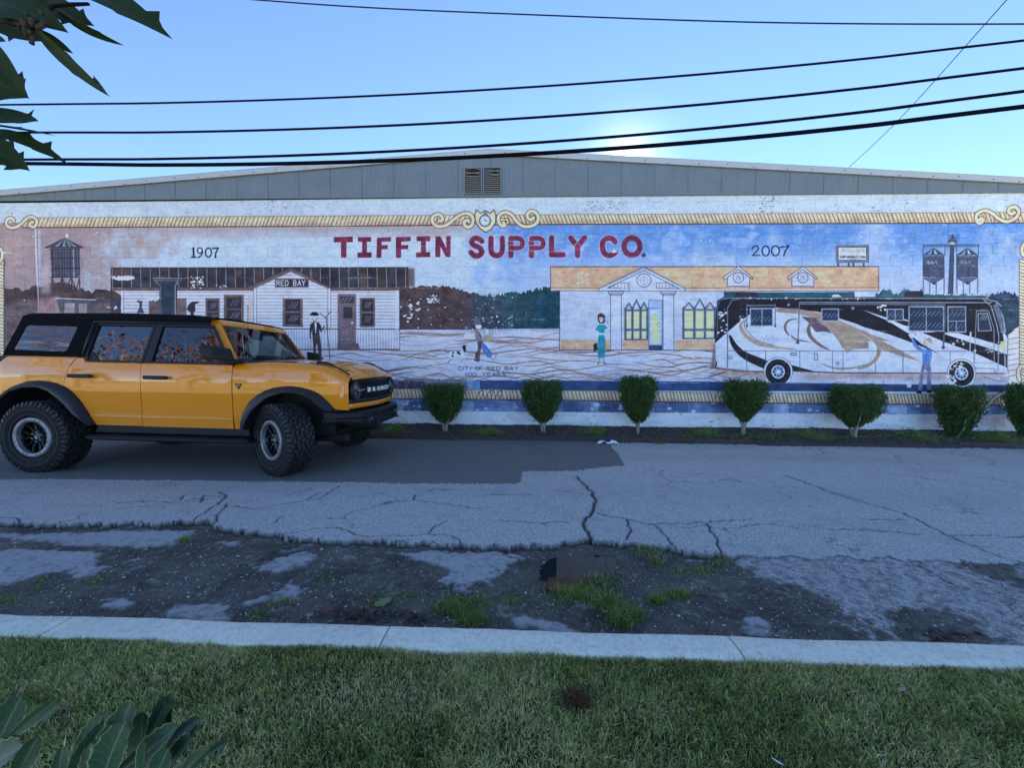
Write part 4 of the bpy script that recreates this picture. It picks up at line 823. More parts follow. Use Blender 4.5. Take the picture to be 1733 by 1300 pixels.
while x < 11.6:
    a, b = max(x, WX0), min(x+PWID, WX1)
    if b-a > .02: xs.append((a, b))
    x += PWID
GZ0 = 4.525
for a, b in xs:
    # corrugated profile: narrow ribs every ~5 cm
    K = 24; top = []; prof = []
    for k in range(K+1):
        u = a+.001+(b-a-.002)*k/K; d = -.035-(.007 if k % 2 else 0.); prof.append((u, d))
    m = MB(); lo = [(u, d, GZ0) for u, d in prof]; hi = [(u, d, rake(u)-.02) for u, d in prof]
    m.grid([lo, hi], smooth=False); m.add([(a+.004, -.035, GZ0), (b-.004, -.035, GZ0), (b-.004, -.012, GZ0), (a+.004, -.012, GZ0)], [(0, 1, 2, 3)])
    # lap seam at the right-hand edge
    m.box(b-.004, b+.002, -.0425, -.036, GZ0-.004, rake(b)-.02)
    m.build('gable_panel', M_GALV, building)
MB().prism([(WX0, GZ0+.01), (WX1, GZ0+.01), (WX1, rake(WX1)-.03), (RIDGE_X, RIDGE_Z-.03), (WX0, rake(WX0)-.03)], -.010, .15).build('gable_backing', M_DARK, building)
for (xa, xb) in ((EAVE_L[0]-.1, RIDGE_X), (RIDGE_X, EAVE_R[0]+.1)):
    za, zb = rake(xa), rake(xb)
    t = MB(); t.prism([(xa, za-.085), (xb, zb-.085), (xb, zb+.012), (xa, za+.012)], -.085, -.052); t.prism([(xa, za+.0125), (xb, zb+.0125), (xb, zb+.02), (xa, za+.02)], -.09, .35)
    to = t.build('rake_trim', M_TRIM, building)
    sc = MB(); u = xa+.3
    while u < xb-.1:
        sc.lathe([(.011, -.085), (.010, -.092), (.0, -.094)], 6, 'y', (u, 0, rake(u)-.05+.02*math.sin(u*9))); u += .52+.09*math.sin(u*5)
    tag(sc.build('screw_heads', mat('dark_screw', (.06, .06, .07), .5, .4), to), kind='stuff')
rf = MB()
for (xa, xb) in ((EAVE_L[0]-.25, RIDGE_X), (RIDGE_X, EAVE_R[0]+.25)):
    za, zb = rake(xa), rake(xb); rf.prism([(xa, za-.06), (xb, zb-.06), (xb, zb-.004), (xa, za-.004)], .12, 26)
rf.build('roof', M_ROOF, building)
bk = MB(); bk.box(WX0, WX0+.2, .21, 25.9, -.1, 4.44); bk.box(WX1-.2, WX1, .21, 25.9, -.1, 4.44); bk.box(WX0, WX1, 25.91, 26.1, -.1, 4.44); bk.build('side_and_rear_walls', mat('plain_block', (.55, .55, .52), .85, var=.1), building)
# two louvred vents, top slats bent
M_VENT = mat('vent_grey', (.42, .38, .32), .6, .0, var=.25, vscale=30.)
for vi, (a, b) in enumerate((( -1.165, -.885), (-.80, -.515))):
    z0, z1 = 4.60, 5.03
    v = MB(); v.box(a-.02, b+.02, -.052, -.044, z0-.02, z1+.02).build('vent_opening', M_DARK, building)
    fr_ = MB(); fr_.box(a-.03, a-.008, -.072, -.045, z0-.03, z1+.03); fr_.box(b+.008, b+.03, -.072, -.045, z0-.03, z1+.03); fr_.box(a-.008, b+.008, -.072, -.045, z0-.03, z0-.012); fr_.box(a-.008, b+.008, -.072, -.045, z1+.012, z1+.03)
    vf = fr_.build('vent', M_GALV, building)
    NS = 12
    for k in range(NS):
        zc = z0+(z1-z0)*(k+.5)/NS; bend = max(0, k-NS+5)*(.010 if vi == 0 else .007)*(-1 if (k+vi) % 2 else .6)
        pts = []
        for q in range(9):
            u = q/8; s_ = math.sin(math.pi*u) if vi == 0 else math.exp(-((u-.68)/.2)**2)
            pts.append((a+(b-a)*u, zc-bend*s_))
        lo = [(px_, -.074, pz-.011) for px_, pz in pts]; hi = [(px_, -.054, pz+.008) for px_, pz in pts]; lo2 = [(px_, -.071, pz-.013) for px_, pz in pts]
        MB().grid([lo2, lo, hi], smooth=False).build('slat', M_VENT, vf, fix=False)
# ---------------------------------------------------------------------------
# ground: street, newer asphalt patch, eroded dirt verge, kerb, lawn
# ---------------------------------------------------------------------------
def vnoise(x, y, s, seed=0, octaves=1):
    out = 0; amp = 1.; tot = 0
    for o in range(octaves):
        X = x*s+seed*17.3; Y = y*s+seed*9.1; xi = np.floor(X).astype(np.int64); yi = np.floor(Y).astype(np.int64); fx = X-xi; fy = Y-yi; fx = fx*fx*(3-2*fx); fy = fy*fy*(3-2*fy)
        def h(a, b):
            n_ = (a*374761393+b*668265263+seed*1442695) & 0x7fffffff; n_ = ((n_ ^ (n_ >> 13))*1274126177) & 0x7fffffff; return ((n_ ^ (n_ >> 16)) & 0xffff)/65535.
        out = out+amp*((h(xi, yi)*(1-fx)+h(xi+1, yi)*fx)*(1-fy)+(h(xi, yi+1)*(1-fx)+h(xi+1, yi+1)*fx)*fy); tot += amp; amp *= .55; s *= 2.1; seed += 1
    return out/tot
def inpoly(px, py, poly):
    r = np.zeros(px.shape, bool); n_ = len(poly)
    for i in range(n_):
        (ax, ay), (bx, by) = poly[i], poly[(i+1) % n_]
        if ay == by: continue
        c = ((ay > py) != (by > py)) & (px < (bx-ax)*(py-ay)/(by-ay)+ax); r ^= c
    return r
def dist_lines(x, y, lines):
    d = np.full(x.shape, 9., np.float32)
    for ln in lines:
        for (ax, ay), (bx, by) in zip(ln[:-1], ln[1:]):
            sel = (x > min(ax, bx)-.12) & (x < max(ax, bx)+.12) & (y > min(ay, by)-.12) & (y < max(ay, by)+.12)
            if not sel.any(): continue
            X, Y = x[sel], y[sel]; dx, dy = bx-ax, by-ay; t = np.clip(((X-ax)*dx+(Y-ay)*dy)/(dx*dx+dy*dy+1e-9), 0, 1)
            d[sel] = np.minimum(d[sel], np.hypot(X-ax-t*dx, Y-ay-t*dy))
    return d
KERB_FAR, KERB_NEAR, KERB_Z, BED_Y = 1.722, 1.575, .10, 6.74
NU, NV = 1150, 400
_v = np.linspace(1/KERB_FAR, 1/BED_Y, NV); _gy = 1/_v
_u = np.linspace(-1, 1, NU); _hw = 1.9+1.55*_gy
GX = _u[None]*_hw[:, None]; GY = np.repeat(_gy[:, None], NU, 1)
PX, PY = to_px(np.stack([GX, GY, np.zeros_like(GX)], -1))
w1 = vnoise(GX, GY, 6, 1, 3)-.5; w2 = vnoise(GX, GY, 6, 9, 3)-.5; fine = vnoise(GX, GY, 38, 21, 2)-.5
sc_ = 4.5/GY                                             # warp shrinks with distance
WPX = PX+w1*34*sc_*.6+fine*12*sc_; WPY = PY+w2*16*sc_*.6+fine*7*sc_
EDGE = [(-900, 884), (0, 882), (60, 886), (150, 886), (260, 884), (320, 880), (355, 880), (362, 890), (400, 897), (440, 899), (480, 906), (560, 913), (640, 917), (720, 918), (800, 922), (900, 922), (960, 917), (1000, 911), (1060, 917), (1140, 926), (1220, 937), (1300, 941), (1400, 944), (1500, 945), (1733, 952), (2700, 990)]
ex = np.array([e[0] for e in EDGE], float); ey = np.array([e[1] for e in EDGE], float)
edge_y = np.interp(PX, ex, ey)
below = (PY+((vnoise(GX, GY, 17, 23, 2)-.5)*9+(vnoise(GX, GY, 55, 27, 2)-.5)*5)*np.minimum(1, sc_)+w2*9) > edge_y                        # near side of the broken edge
PALE = [[(-700, 900), (0, 897), (332, 891), (337, 905), (234, 921), (156, 922), (0, 908), (-700, 912)], [(-600, 935), (0, 930), (67, 923), (182, 930), (171, 951), (114, 964), (0, 984), (-600, 990)], [(110, 968), (203, 941), (160, 975)], [(332, 909), (415, 911), (395, 920)],
        [(415, 957), (519, 928), (555, 930), (467, 964)], [(161, 1019), (187, 1004), (230, 1014), (208, 1038)], [(270, 1040), (332, 1011), (395, 1019), (358, 1048)], [(390, 1016), (441, 996), (519, 970), (490, 998), (447, 1022)], [(425, 1030), (465, 1022), (455, 1038), (430, 1042)],
        [(639, 926), (890, 926), (856, 967), (779, 990), (745, 977), (774, 962), (711, 946), (665, 936)], [(735, 995), (770, 990), (800, 992), (780, 1004)], [(855, 1030), (885, 1022), (905, 1050), (870, 1070)], [(905, 1040), (950, 1045), (975, 1060), (920, 1072)],
        [(1245, 1037), (1282, 1039), (1298, 1057), (1282, 1085), (1259, 1076)], [(1140, 935), (1180, 930), (1210, 942), (1150, 945)], [(1440, 1040), (1480, 1052), (1530, 1085), (1470, 1070)]]
rough_right = [(1228, 930), (1300, 978), (1378, 1000), (1415, 1031), (1440, 1060), (1518, 1120), (2800, 1220), (2800, 940), (1228, 930)]
dark_right = [[(1500, 1036), (1560, 1020), (1612, 1034), (1645, 1051), (1700, 1100), (1520, 1092)], [(1600, 945), (1680, 940), (1760, 975), (1740, 1000), (1650, 965)]]
pale = np.zeros(GX.shape, bool)
for p_ in PALE: pale |= inpoly(WPX, WPY, p_)
rr = inpoly(WPX, WPY, rough_right)
for p_ in dark_right: rr &= ~inpoly(WPX, WPY, p_)
def _blur(a, kx, ky):
    a = a.astype(np.float32)
    for ax, k in ((0, ky), (1, kx)):
        for _ in range(2):
            cs = np.cumsum(np.pad(a, [(k+1, k), (0, 0)] if ax == 0 else [(0, 0), (k+1, k)], mode='edge'), axis=ax)
            a = (np.take(cs, range(2*k+1, cs.shape[ax]), ax)-np.take(cs, range(0, cs.shape[ax]-2*k-1), ax))/(2*k+1)
    return a
n30 = vnoise(GX, GY, 30, 130, 3)-.5; n9 = vnoise(GX, GY, 9, 140, 3)-.5
sstep = lambda a: np.clip(a, 0, 1)**2*(3-2*np.clip(a, 0, 1))
pale_s = sstep((_blur(pale, 7, 4)+n30*.8+n9*.5-.38)*2.1)*.85
rr_s = sstep((_blur(rr, 14, 5)+n30*1.0+n9*.5-.36)*2.6)
isl = sstep((n9+n30*.6-.20)*5)*.35                       # crumbs of old surface left in the dirt
pale_s = np.maximum(pale_s, isl*below)
dirt = below & ~pale & ~rr
PATCH = [(-1200, 700), (1030, 700), (1034, 757), (1046, 768), (1057, 789), (1020, 792), (975, 798), (884, 799), (882, 817), (876, 820), (780, 820), (500, 817), (260, 814), (0, 812), (-1200, 800)]
patch = inpoly(PX+fine*4*sc_, PY+fine*2.5*sc_, PATCH) & ~below
CR = [[(975, 806), (985, 815), (1000, 830), (1008, 845), (1005, 862), (990, 880), (990, 895), (1000, 912)], [(1010, 868), (1060, 878), (1110, 890), (1130, 910), (1145, 928)], [(1060, 878), (1068, 895), (1060, 912)], [(1100, 887), (1180, 884), (1270, 879)], [(1195, 885), (1204, 900), (1215, 915), (1222, 935)],
      [(1330, 805), (1420, 838), (1470, 853), (1530, 868), (1580, 895), (1640, 922), (1700, 945), (1790, 975)], [(1405, 896), (1480, 898), (1555, 904)], [(1460, 878), (1535, 880)], [(1600, 905), (1733, 908)], [(195, 850), (260, 848), (300, 850), (330, 845), (380, 843), (384, 838), (372, 832)], [(385, 842), (352, 864), (325, 882)], [(384, 852), (360, 886)], [(575, 822), (540, 843), (490, 851), (440, 861), (380, 855)],
      [(340, 850), (345, 838), (385, 840)], [(640, 853), (700, 846), (760, 853), (815, 862)], [(700, 846), (703, 838)], [(480, 903), (520, 896), (575, 893), (600, 905), (680, 908), (725, 903), (760, 906), (790, 922)], [(725, 903), (735, 890), (755, 882)], [(305, 846), (312, 838)], [(40, 885), (30, 876), (0, 876)], [(845, 880), (900, 885), (960, 884)], [(820, 838), (900, 836)], [(545, 833), (520, 845)], [(460, 886), (478, 874)], [(1540, 950), (1620, 990), (1733, 1020)], [(735, 1000), (790, 985), (860, 975)], [(790, 985), (800, 1010)]]
cr_w = []
for l in CR:
    q = [tuple(px_plane(a, b, 2, 0.)[:2]) for a, b in l]; o_ = []
    rr_ = np.random.RandomState(len(o_)+int(l[0][0]))
    for (ax, ay), (bx, by) in zip(q[:-1], q[1:]):
        k = max(1, int(math.hypot(bx-ax, by-ay)/.05))
        for j in range(k):
            t = j/k; o_.append((ax+(bx-ax)*t+(rr_.uniform(-.016, .016) if j else 0), ay+(by-ay)*t+(rr_.uniform(-.022, .022) if j else 0)))
    cr_w.append(o_+[q[-1]])
dl = dist_lines(GX+fine*.012, GY+fine*.02, cr_w)
cell = np.maximum(.0045, .0028*GY)
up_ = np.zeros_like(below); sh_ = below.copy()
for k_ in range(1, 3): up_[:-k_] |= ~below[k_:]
lip_shade = below & up_                                        # rows under the broken edge: sunk a little, shadow line painted dark
crack_lip_shade = np.clip(1.25-dl/(cell*(1.0+.8*w1)), 0, 1)*(~dirt)
dmain = dist_lines(GX+fine*.02, GY+fine*.02, [cr_w[0]]); crack_lip_shade = np.maximum(crack_lip_shade, np.clip(1.3-dmain/.018, 0, 1))
crack_lip_shade = np.maximum(crack_lip_shade, lip_shade*np.clip(1.0-np.clip((PX-1150)/120, 0, 1)*.75, 0, 1)*np.clip(.55+n30*1.6+.3, 0, 1))
dedge = np.clip((PY-edge_y)/np.maximum(6, 26*sc_), 0, 1)
right = np.clip((PX-1180)/160, 0, 1)
Z = np.where(below, -.030*(1-right)*(1-.5*dedge)-.006, 0.)
Z = Z+pale_s*below*.010+np.where(patch, .008, 0)
Z = Z+(vnoise(GX, GY, 2.2, 40, 2)-.5)*.012*np.where(below, 1.6, .5)+(vnoise(GX, GY, 26, 44, 3)-.5)*np.where(dirt, .008, .004)-crack_lip_shade*.02
PUD = [(925, 935), (950, 929), (1041, 930), (1050, 950), (1040, 968), (1000, 988), (960, 998), (925, 992), (905, 970), (912, 950)]
pud = _blur(inpoly(WPX, WPY, PUD), 10, 6); Z = Z*(1-pud)+pud*(-.072+.020*n9+.016*n30)
idx = np.arange(NU*NV).reshape(NV, NU); F = np.stack([idx[:-1, :-1], idx[:-1, 1:], idx[1:, 1:], idx[1:, :-1]], -1).reshape(-1, 4)
cls = np.where(patch, 2, np.where(below & ~rr, 1, 0))
fc = cls[:-1, :-1].reshape(-1)
V = np.stack([GX, GY, Z], -1).reshape(-1, 3)
n = NT('street_surface'); co = n.coord()
st = n.voro(170, co, 'Color'); stv = n.n('ShaderNodeSeparateColor'); n.l(st, stv.inputs[0]); st2 = n.voro(420, co, 'Distance'); big = n.noise(.9, 5, .6, co); med = n.noise(9, 4, .65, co)
old = n.mix((.50, .475, .425), (.63, .60, .54), big); old = n.mix(old, (.84, .81, .75), n.ramp(stv.outputs[0], [(.66, 0.), (.95, .75)])); old = n.mix(old, (.18, .18, .18), n.ramp(stv.outputs[1], [(.70, 0.), (.97, .7)])); old = n.mix(old, (.30, .30, .295), n.ramp(med, [(.52, 0.), (.8, .55)])); sp1_ = n.noise(48, 2, .8, co); sp2_ = n.voro(34, co, 'Color'); old = n.mix(old, (.24, .24, .245), n.ramp(sp1_, [(.50, 0.), (.66, .75)])); old = n.mix(old, (.90, .87, .81), n.ramp(n.noise(62, 2, .8, co), [(.57, 0.), (.70, .7)])); old = n.mix(old, (.09, .085, .08), n.ramp(n.noise(21, 3, .75, co), [(.64, 0.), (.72, .6)])); wv = n.n('ShaderNodeVectorMath', operation='ADD'); n.l(co, wv.inputs[0]); nv_ = n.n('ShaderNodeVectorMath', operation='SCALE'); nv_.inputs['Scale'].default_value = .5; n.l(n.noise(2.2, 4, .6, co, 'Color'), nv_.inputs[0]); n.l(nv_.outputs[0], wv.inputs[1]); hair = n.voro(1.15, wv.outputs[0], 'Distance', 'DISTANCE_TO_EDGE'); hair = n.math('MULTIPLY', n.ramp(hair, [(.003, 1.), (.012, 0.)]), n.ramp(n.noise(.7, 3, .6, co), [(.47, 0.), (.60, .75)])); old = n.mix(old, (.07, .07, .06), hair); old = n.mix(old, (.26, .25, .23), n.ramp(n.noise(1.7, 6, .7, co), [(.55, 0.), (.78, .6)])); sy_ = n.n('ShaderNodeSeparateXYZ'); n.l(co, sy_.inputs[0]); trk = n.math('ABSOLUTE', n.math('SINE', n.math('MULTIPLY', n.math('ADD', sy_.outputs[1], n.math('MULTIPLY', n.noise(.3, 2, .5, co), .25)), 1.9))); old = n.mix(old, (.33, .32, .29), n.math('MULTIPLY', n.ramp(trk, [(.80, 0.), (1., .35)]), n.noise(5, 4, .7, co)))
new = n.mix((.19, .18, .162), (.235, .223, .20), big); new = n.mix(new, (.10, .10, .10), n.ramp(n.noise(40, 3, .8, co), [(.5, 0.), (.7, .6)])); new = n.mix(new, (.30, .30, .30), n.ramp(stv.outputs[0], [(.80, 0.), (1., .5)])); new = n.mix(new, (.035, .035, .035), n.ramp(stv.outputs[1], [(.75, 0.), (1., .6)]))
so = n.mix((.060, .052, .040), (.20, .178, .142), n.ramp(n.noise(3.2, 8, .74, co), [(.34, 0.), (.68, 1.)])); so = n.mix(so, (.022, .018, .014), n.ramp(n.noise(26, 5, .8, co), [(.50, 0.), (.64, .5)])); so = n.mix(so, (.46, .43, .38), n.ramp(n.noise(70, 2, .85, co), [(.63, 0.), (.69, .7)])); so = n.mix(so, (.26, .25, .24), n.ramp(n.voro(95, co, 'Color'), [(.90, 0.), (.93, .8)])); so = n.mix(so, (.14, .13, .12), n.ramp(n.noise(60, 3, .7, co), [(.60, 0.), (.75, .5)]))
pl = n.mix((.42, .415, .40), (.62, .61, .585), n.noise(7, 5, .7, co)); pl = n.mix(pl, (.10, .095, .09), n.ramp(n.noise(24, 5, .7, co), [(.50, 0.), (.68, .7)])); pl = n.mix(pl, (.45, .44, .42), n.ramp(stv.outputs[0], [(.75, 0.), (.98, .6)]))
rg = n.mix(old, (.10, .098, .095), n.ramp(n.noise(16, 6, .75, co), [(.44, 0.), (.62, .75)])); rg = n.mix(rg, (.45, .44, .42), n.ramp(n.voro(120, co, 'Color'), [(.84, 0.), (.9, .6)]))
c = n.mix(old, new, n.attr('patch')); c = n.mix(c, so, n.attr('dirt')); c = n.mix(c, pl, n.attr('pale')); c = n.mix(c, rg, n.attr('rough')); c = n.mix(c, (.016, .017, .012), n.math('MULTIPLY', n.attr('crack_lip_shade'), .92)); c = n.mix(c, (.05, .045, .04), n.attr('wet'))
n.set(Base_Color=c, Roughness=.9); n.b.inputs['Specular IOR Level'].default_value = .25
n.bump(n.math('ADD', n.math('MULTIPLY', st2, 1.2), n.noise(210, 3, .7, co)), .55, .004)
M_STREET = n.m
def att(me, name, a):
    q = me.attributes.new(name, 'FLOAT', 'POINT'); q.data.foreach_set('value', np.ascontiguousarray(a, np.float32).ravel())
flds = dict(patch=patch, rough=rr_s*below, pale=pale_s*below, dirt=below*1.0, crack_lip_shade=crack_lip_shade, wet=np.clip(pud*1.6-.2, 0, 1)*.85)
for k, nm in enumerate(('road', 'dirt_verge', 'asphalt_patch')):
    f = F[fc == k]; u_, inv = np.unique(f, return_inverse=True)
    me = np_mesh(nm, V[u_], inv.reshape(-1, 4), M_STREET, True)
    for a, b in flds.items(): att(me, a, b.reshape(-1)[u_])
    tag(link(nm, me), kind='structure')
# puddle
bw = [px_plane(a, b, 2, -.050)[:2] for a, b in PUD]
n = NT('puddle_water'); n.set(Base_Color=(.020, .017, .014), Roughness=.025); n.b.inputs['IOR'].default_value = 1.33; n.bump(n.noise(10, 2, .5, n.coord()), .025, .01)
mm = MB(); cx = sum(p[0] for p in bw)/len(bw); cy = sum(p[1] for p in bw)/len(bw)
pts = catmull([(cx+(p[0]-cx)*1.22, cy+(p[1]-cy)*1.10) for p in bw], 5, True)
mm.add([(p[0], p[1], -.047) for p in pts[:-1]], [tuple(range(len(pts)-1))]); tag(mm.build('puddle', n.m, fix=False), 'shallow muddy puddle under the broken asphalt edge', 'puddle')
# the street goes on to both sides, and the far ground
M_FAR = mat('far_street', (.19, .187, .18), .9, var=.2, vscale=3., bump=.3)
tag(MB().add([(-90, 1.4, -.07), (90, 1.4, -.07), (90, 7.3, -.07), (-90, 7.3, -.07)], [(0, 1, 2, 3)]).build('street', M_FAR), kind='structure')
n = NT('far_grass'); co = n.coord(); n.set(Base_Color=n.mix(n.mix((.24, .21, .11), (.36, .31, .19), n.noise(.35, 5, .6, co)), (.16, .15, .07), n.ramp(n.noise(9, 5, .7, co), [(.45, 0.), (.7, .7)])), Roughness=.95); M_FARG = n.m
tag(MB().add([(-600, -600, -.12), (600, -600, -.12), (600, 600, -.12), (-600, 600, -.12)], [(0, 1, 2, 3)]).build('ground', M_FARG), kind='structure')
# kerb in cast lengths
n = NT('kerb_concrete'); co = n.coord('Object'); c = n.mix((.84, .78, .60), (.93, .88, .70), n.noise(3.5, 6, .65, co)); c = n.mix(c, (.55, .52, .42), n.ramp(n.noise(46, 4, .8, co), [(.46, 0.), (.66, .6)])); c = n.mix(c, (.58, .53, .42), n.ramp(n.noise(28, 6, .7, co), [(.52, 0.), (.68, .6)])); c = n.mix(c, (.95, .92, .82), n.ramp(n.noise(120, 3, .7, co), [(.58, 0.), (.7, .5)])); c = n.mix(c, (.09, .085, .07), n.ramp(n.voro(55, co, 'Distance'), [(.03, .8), (.10, 0.)])); c = n.mix(c, (.50, .46, .36), n.ramp(n.noise(1.3, 5, .6, co), [(.5, 0.), (.75, .5)])); c = n.mix(c, (.16, .15, .12), n.ramp(n.noise(75, 2, .8, co), [(.66, 0.), (.74, .7)])); c = n.mix(c, (.30, .28, .22), n.ramp(n.noise(11, 6, .75, co), [(.60, 0.), (.72, .6)]))
n.set(Base_Color=c, Roughness=.9); n.bump(n.noise(150, 4, .7, co), .35, .003); M_KERB = n.m
kerb = empty('kerb'); tag(kerb, kind='structure')
kj = [-24, -21, -18, -15, -12, -8.3, -5.2, -3.6, -2.15, -.62, .925, 2.45, 4.0, 7.1, 10.2, 13.3, 17, 21, 25]
for a, b in zip(kj[:-1], kj[1:]):
    K = max(4, int((b-a)/.05)); rows = []
    prof = [(KERB_FAR+.004, -.12), (KERB_FAR, KERB_Z-.016), (KERB_FAR-.006, KERB_Z-.004), (KERB_FAR-.016, KERB_Z), (1.66, KERB_Z+.001), (1.62, KERB_Z), (KERB_NEAR+.012, KERB_Z-.001), (KERB_NEAR+.004, KERB_Z-.006), (KERB_NEAR, KERB_Z-.02), (KERB_NEAR, -.12)]
    for j in range(K+1):
        x = a+.004+(b-a-.008)*j/K
        rows.append([(x, y+.003*math.sin(x*7+k)+.004*(random.Random(int(x*1000)+k).random()-.5), z+.0022*math.sin(x*5.1+k*2)) for k, (y, z) in enumerate(prof)])
    m = MB().grid(rows); m.f += [tuple(range(10)), tuple(range(K*10+9, K*10-1, -1))]; m.sm += [False, False]
    m.build('kerb_segment', M_KERB, kerb)
# crack across the kerb
# lawn
LZ = .088
n = NT('lawn_soil'); co = n.coord(); n.set(Base_Color=n.mix((.008, .011, .004), (.03, .034, .014), n.noise(40, 5, .7, co)), Roughness=.95); M_SOIL = n.m
lm = []
xs_ = np.concatenate([[-60, -30, -12], np.linspace(-5, 5, 130), [12, 30, 60]]); ys_ = np.concatenate([[-120, -60, -30, -12, -6, -3, -1], np.linspace(-.4, KERB_NEAR+.004, 40)])
LX, LY = np.meshgrid(xs_, ys_); LZ_ = LZ-.012+(vnoise(LX, LY, 3.3, 60, 3)-.5)*.02*((abs(LX) < 6) & (LY > -.5))
li = np.arange(LX.size).reshape(LX.shape); LF = np.stack([li[:-1, :-1], li[:-1, 1:], li[1:, 1:], li[1:, :-1]], -1).reshape(-1, 4)
near = ((LX[:-1, :-1] > -5.01) & (LX[:-1, :-1] < 4.99) & (LY[:-1, :-1] > -.41)).reshape(-1)
tag(link('lawn', np_mesh('lawn', np.stack([LX, LY, LZ_], -1).reshape(-1, 3), LF, [M_FARG, M_SOIL], False, near.astype(int))), kind='structure')

def blades(rng, X, Y, Zb, H, Wd, lean, seedc, name, mat_, dry=None, tint=None):
    N = len(X); az = rng.uniform(0, 2*np.pi, N); la = rng.uniform(0, 2*np.pi, N); ln_ = lean*H*rng.uniform(.3, 1.2, N)
    wx, wy = np.cos(az)*Wd/2, np.sin(az)*Wd/2; dx, dy = np.cos(la)*ln_, np.sin(la)*ln_
    v = np.zeros((N, 5, 3), np.float32)
    v[:, 0] = np.stack([X-wx, Y-wy, Zb], -1); v[:, 1] = np.stack([X+wx, Y+wy, Zb], -1)
    v[:, 2] = np.stack([X-wx*.8+dx*.35, Y-wy*.8+dy*.35, Zb+H*.58], -1); v[:, 3] = np.stack([X+wx*.8+dx*.35, Y+wy*.8+dy*.35, Zb+H*.58], -1)
    v[:, 4] = np.stack([X+dx, Y+dy, Zb+H*(1-.3*np.minimum(1, ln_/np.maximum(H, 1e-4)))], -1)
    b = (np.arange(N)*5)[:, None]; f = np.concatenate([b+[0, 1, 3], b+[0, 3, 2], b+[2, 3, 4]], 0)
    me = np_mesh(name, v.reshape(-1, 3), f, mat_, False)
    cv = np.repeat(np.stack([rng.rand(N) if tint is None else tint, np.zeros(N) if dry is None else dry, np.zeros(N)], -1), 5, 0).reshape(N, 5, 3)
    cv[:, :, 2] = np.array([0, 0, .6, .6, 1])[None]; cv = cv.reshape(-1, 3)
    for k, nm in enumerate(('tint', 'dry', 'tip')): att(me, nm, cv[:, k])
    return me
def grass_mat(name, g1, g2, dryc):
    n = NT(name); c = n.mix(g1, g2, n.attr('tint')); c = n.mix(c, dryc, n.attr('dry'))
    n.set(Base_Color=c, Roughness=.55); n.b.inputs['Specular IOR Level'].default_value = .35
    tr = n.n('ShaderNodeBsdfTranslucent'); n.l(c, tr.inputs[0]); mx = n.n('ShaderNodeMixShader'); mx.inputs[0].default_value = .3; n.l(n.b.outputs[0], mx.inputs[1]); n.l(tr.outputs[0], mx.inputs[2]); n.l(mx.outputs[0], n.out.inputs[0])
    return n.m
M_GRASS = grass_mat('turf_blades', (.085, .115, .020), (.74, .80, .20), (.95, .80, .42))
rng = np.random.RandomState(2)
N = 330000
gy = .55+(1-rng.rand(N)**1.15)*(KERB_NEAR+.008-.55); gx = rng.uniform(-1, 1, N)*(1.3+1.25*gy)
den = vnoise(gx, gy, 5, 70, 2); dn = vnoise(gx, gy, 2.4, 80, 3)
bp = px_plane(975, 1186, 2, LZ)[:2]; bp2 = px_plane(820, 1245, 2, LZ)[:2]; bare = np.exp(-((gx-bp[0])**2+(gy-bp[1])**2)/.045**2); dry2 = np.exp(-((gx+.55)**2/.3**2+(gy-1.35)**2/.1**2))
keep = (rng.rand(N) < .55+.6*den-.75*bare); gx, gy, den, dn, bare, dry2 = gx[keep], gy[keep], den[keep], dn[keep], bare[keep], dry2[keep]; N = len(gx)
dry = np.clip((rng.rand(N) < .13+.60*np.clip(dn-.42, 0, 1)*2+.45*dry2).astype(float)*rng.uniform(.5, 1, N)+.25*np.clip(dn-.5, 0, 1), 0, 1)
Hh = rng.uniform(.015, .036, N)*(.7+.6*den)*(1-.5*bare); tall = rng.rand(N) < .004; Hh[tall] *= 1.7
gt = np.clip(.35*rng.rand(N)+.85*(vnoise(gx, gy, 42, 120, 2)-.22)+.35*(dn-.5), 0, 1)*np.clip(.35+rng.rand(N), 0, 1); gz = LZ-.014+(vnoise(gx, gy, 3.3, 60, 3)-.5)*.02
tag(link('grass', blades(rng, gx, gy, gz, Hh, rng.uniform(.0018, .0040, N), .8, 0, 'grass', M_GRASS, dry, gt)), 'short green turf with dry straw coloured patches along the kerb', 'grass', kind='stuff')
# kerb-edge blades leaning over the concrete
# weeds growing in the dirt verge
M_WEED = grass_mat('weed_blades', (.09, .15, .02), (.34, .46, .085), (.50, .44, .20))
wx_, wy_, wh_ = [], [], []
clumps = [(770, 1030, .10, 260), (800, 1050, .08, 200), (1020, 1020, .12, 300), (1060, 1040, .09, 260), (1110, 1018, .05, 160), (1148, 1010, .05, 200), (1052, 1052, .07, 160), (960, 1012, .12, 160), (1100, 935, .10, 90), (1112, 950, .05, 60), (1200, 965, .08, 60), (1030, 985, .14, 120), (985, 1000, .10, 120), (640, 1022, .10, 90), (690, 1010, .08, 60), (480, 1020, .06, 40), (440, 1040, .08, 60), (310, 915, .05, 70), (150, 985, .10, 40), (60, 985, .12, 40), (5, 1020, .10, 110), (1345, 1060, .04, 40), (560, 980, .1, 16), (815, 1020, .08, 90), (920, 900, .02, 20), (1700, 1010, .05, 40), (870, 1015, .1, 60), (1220, 950, .1, 50), (1160, 970, .12, 70)]
for (a, b, s_, k) in clumps:
    p = px_plane(a, b, 2, -.02); k = int(k*1.6); wx_ += list(p[0]+rng.normal(0, s_*.55, k)); wy_ += list(p[1]+rng.normal(0, s_*.4, k)); wh_ += list(rng.uniform(.012, .05, k)*(1.3 if k > 240 else .8))
sel = [i for i in range(len(wx_)) if KERB_FAR+.01 < wy_[i] < 4]; wx_ = np.array(wx_)[sel]; wy_ = np.array(wy_)[sel]; wh_ = np.array(wh_)[sel]
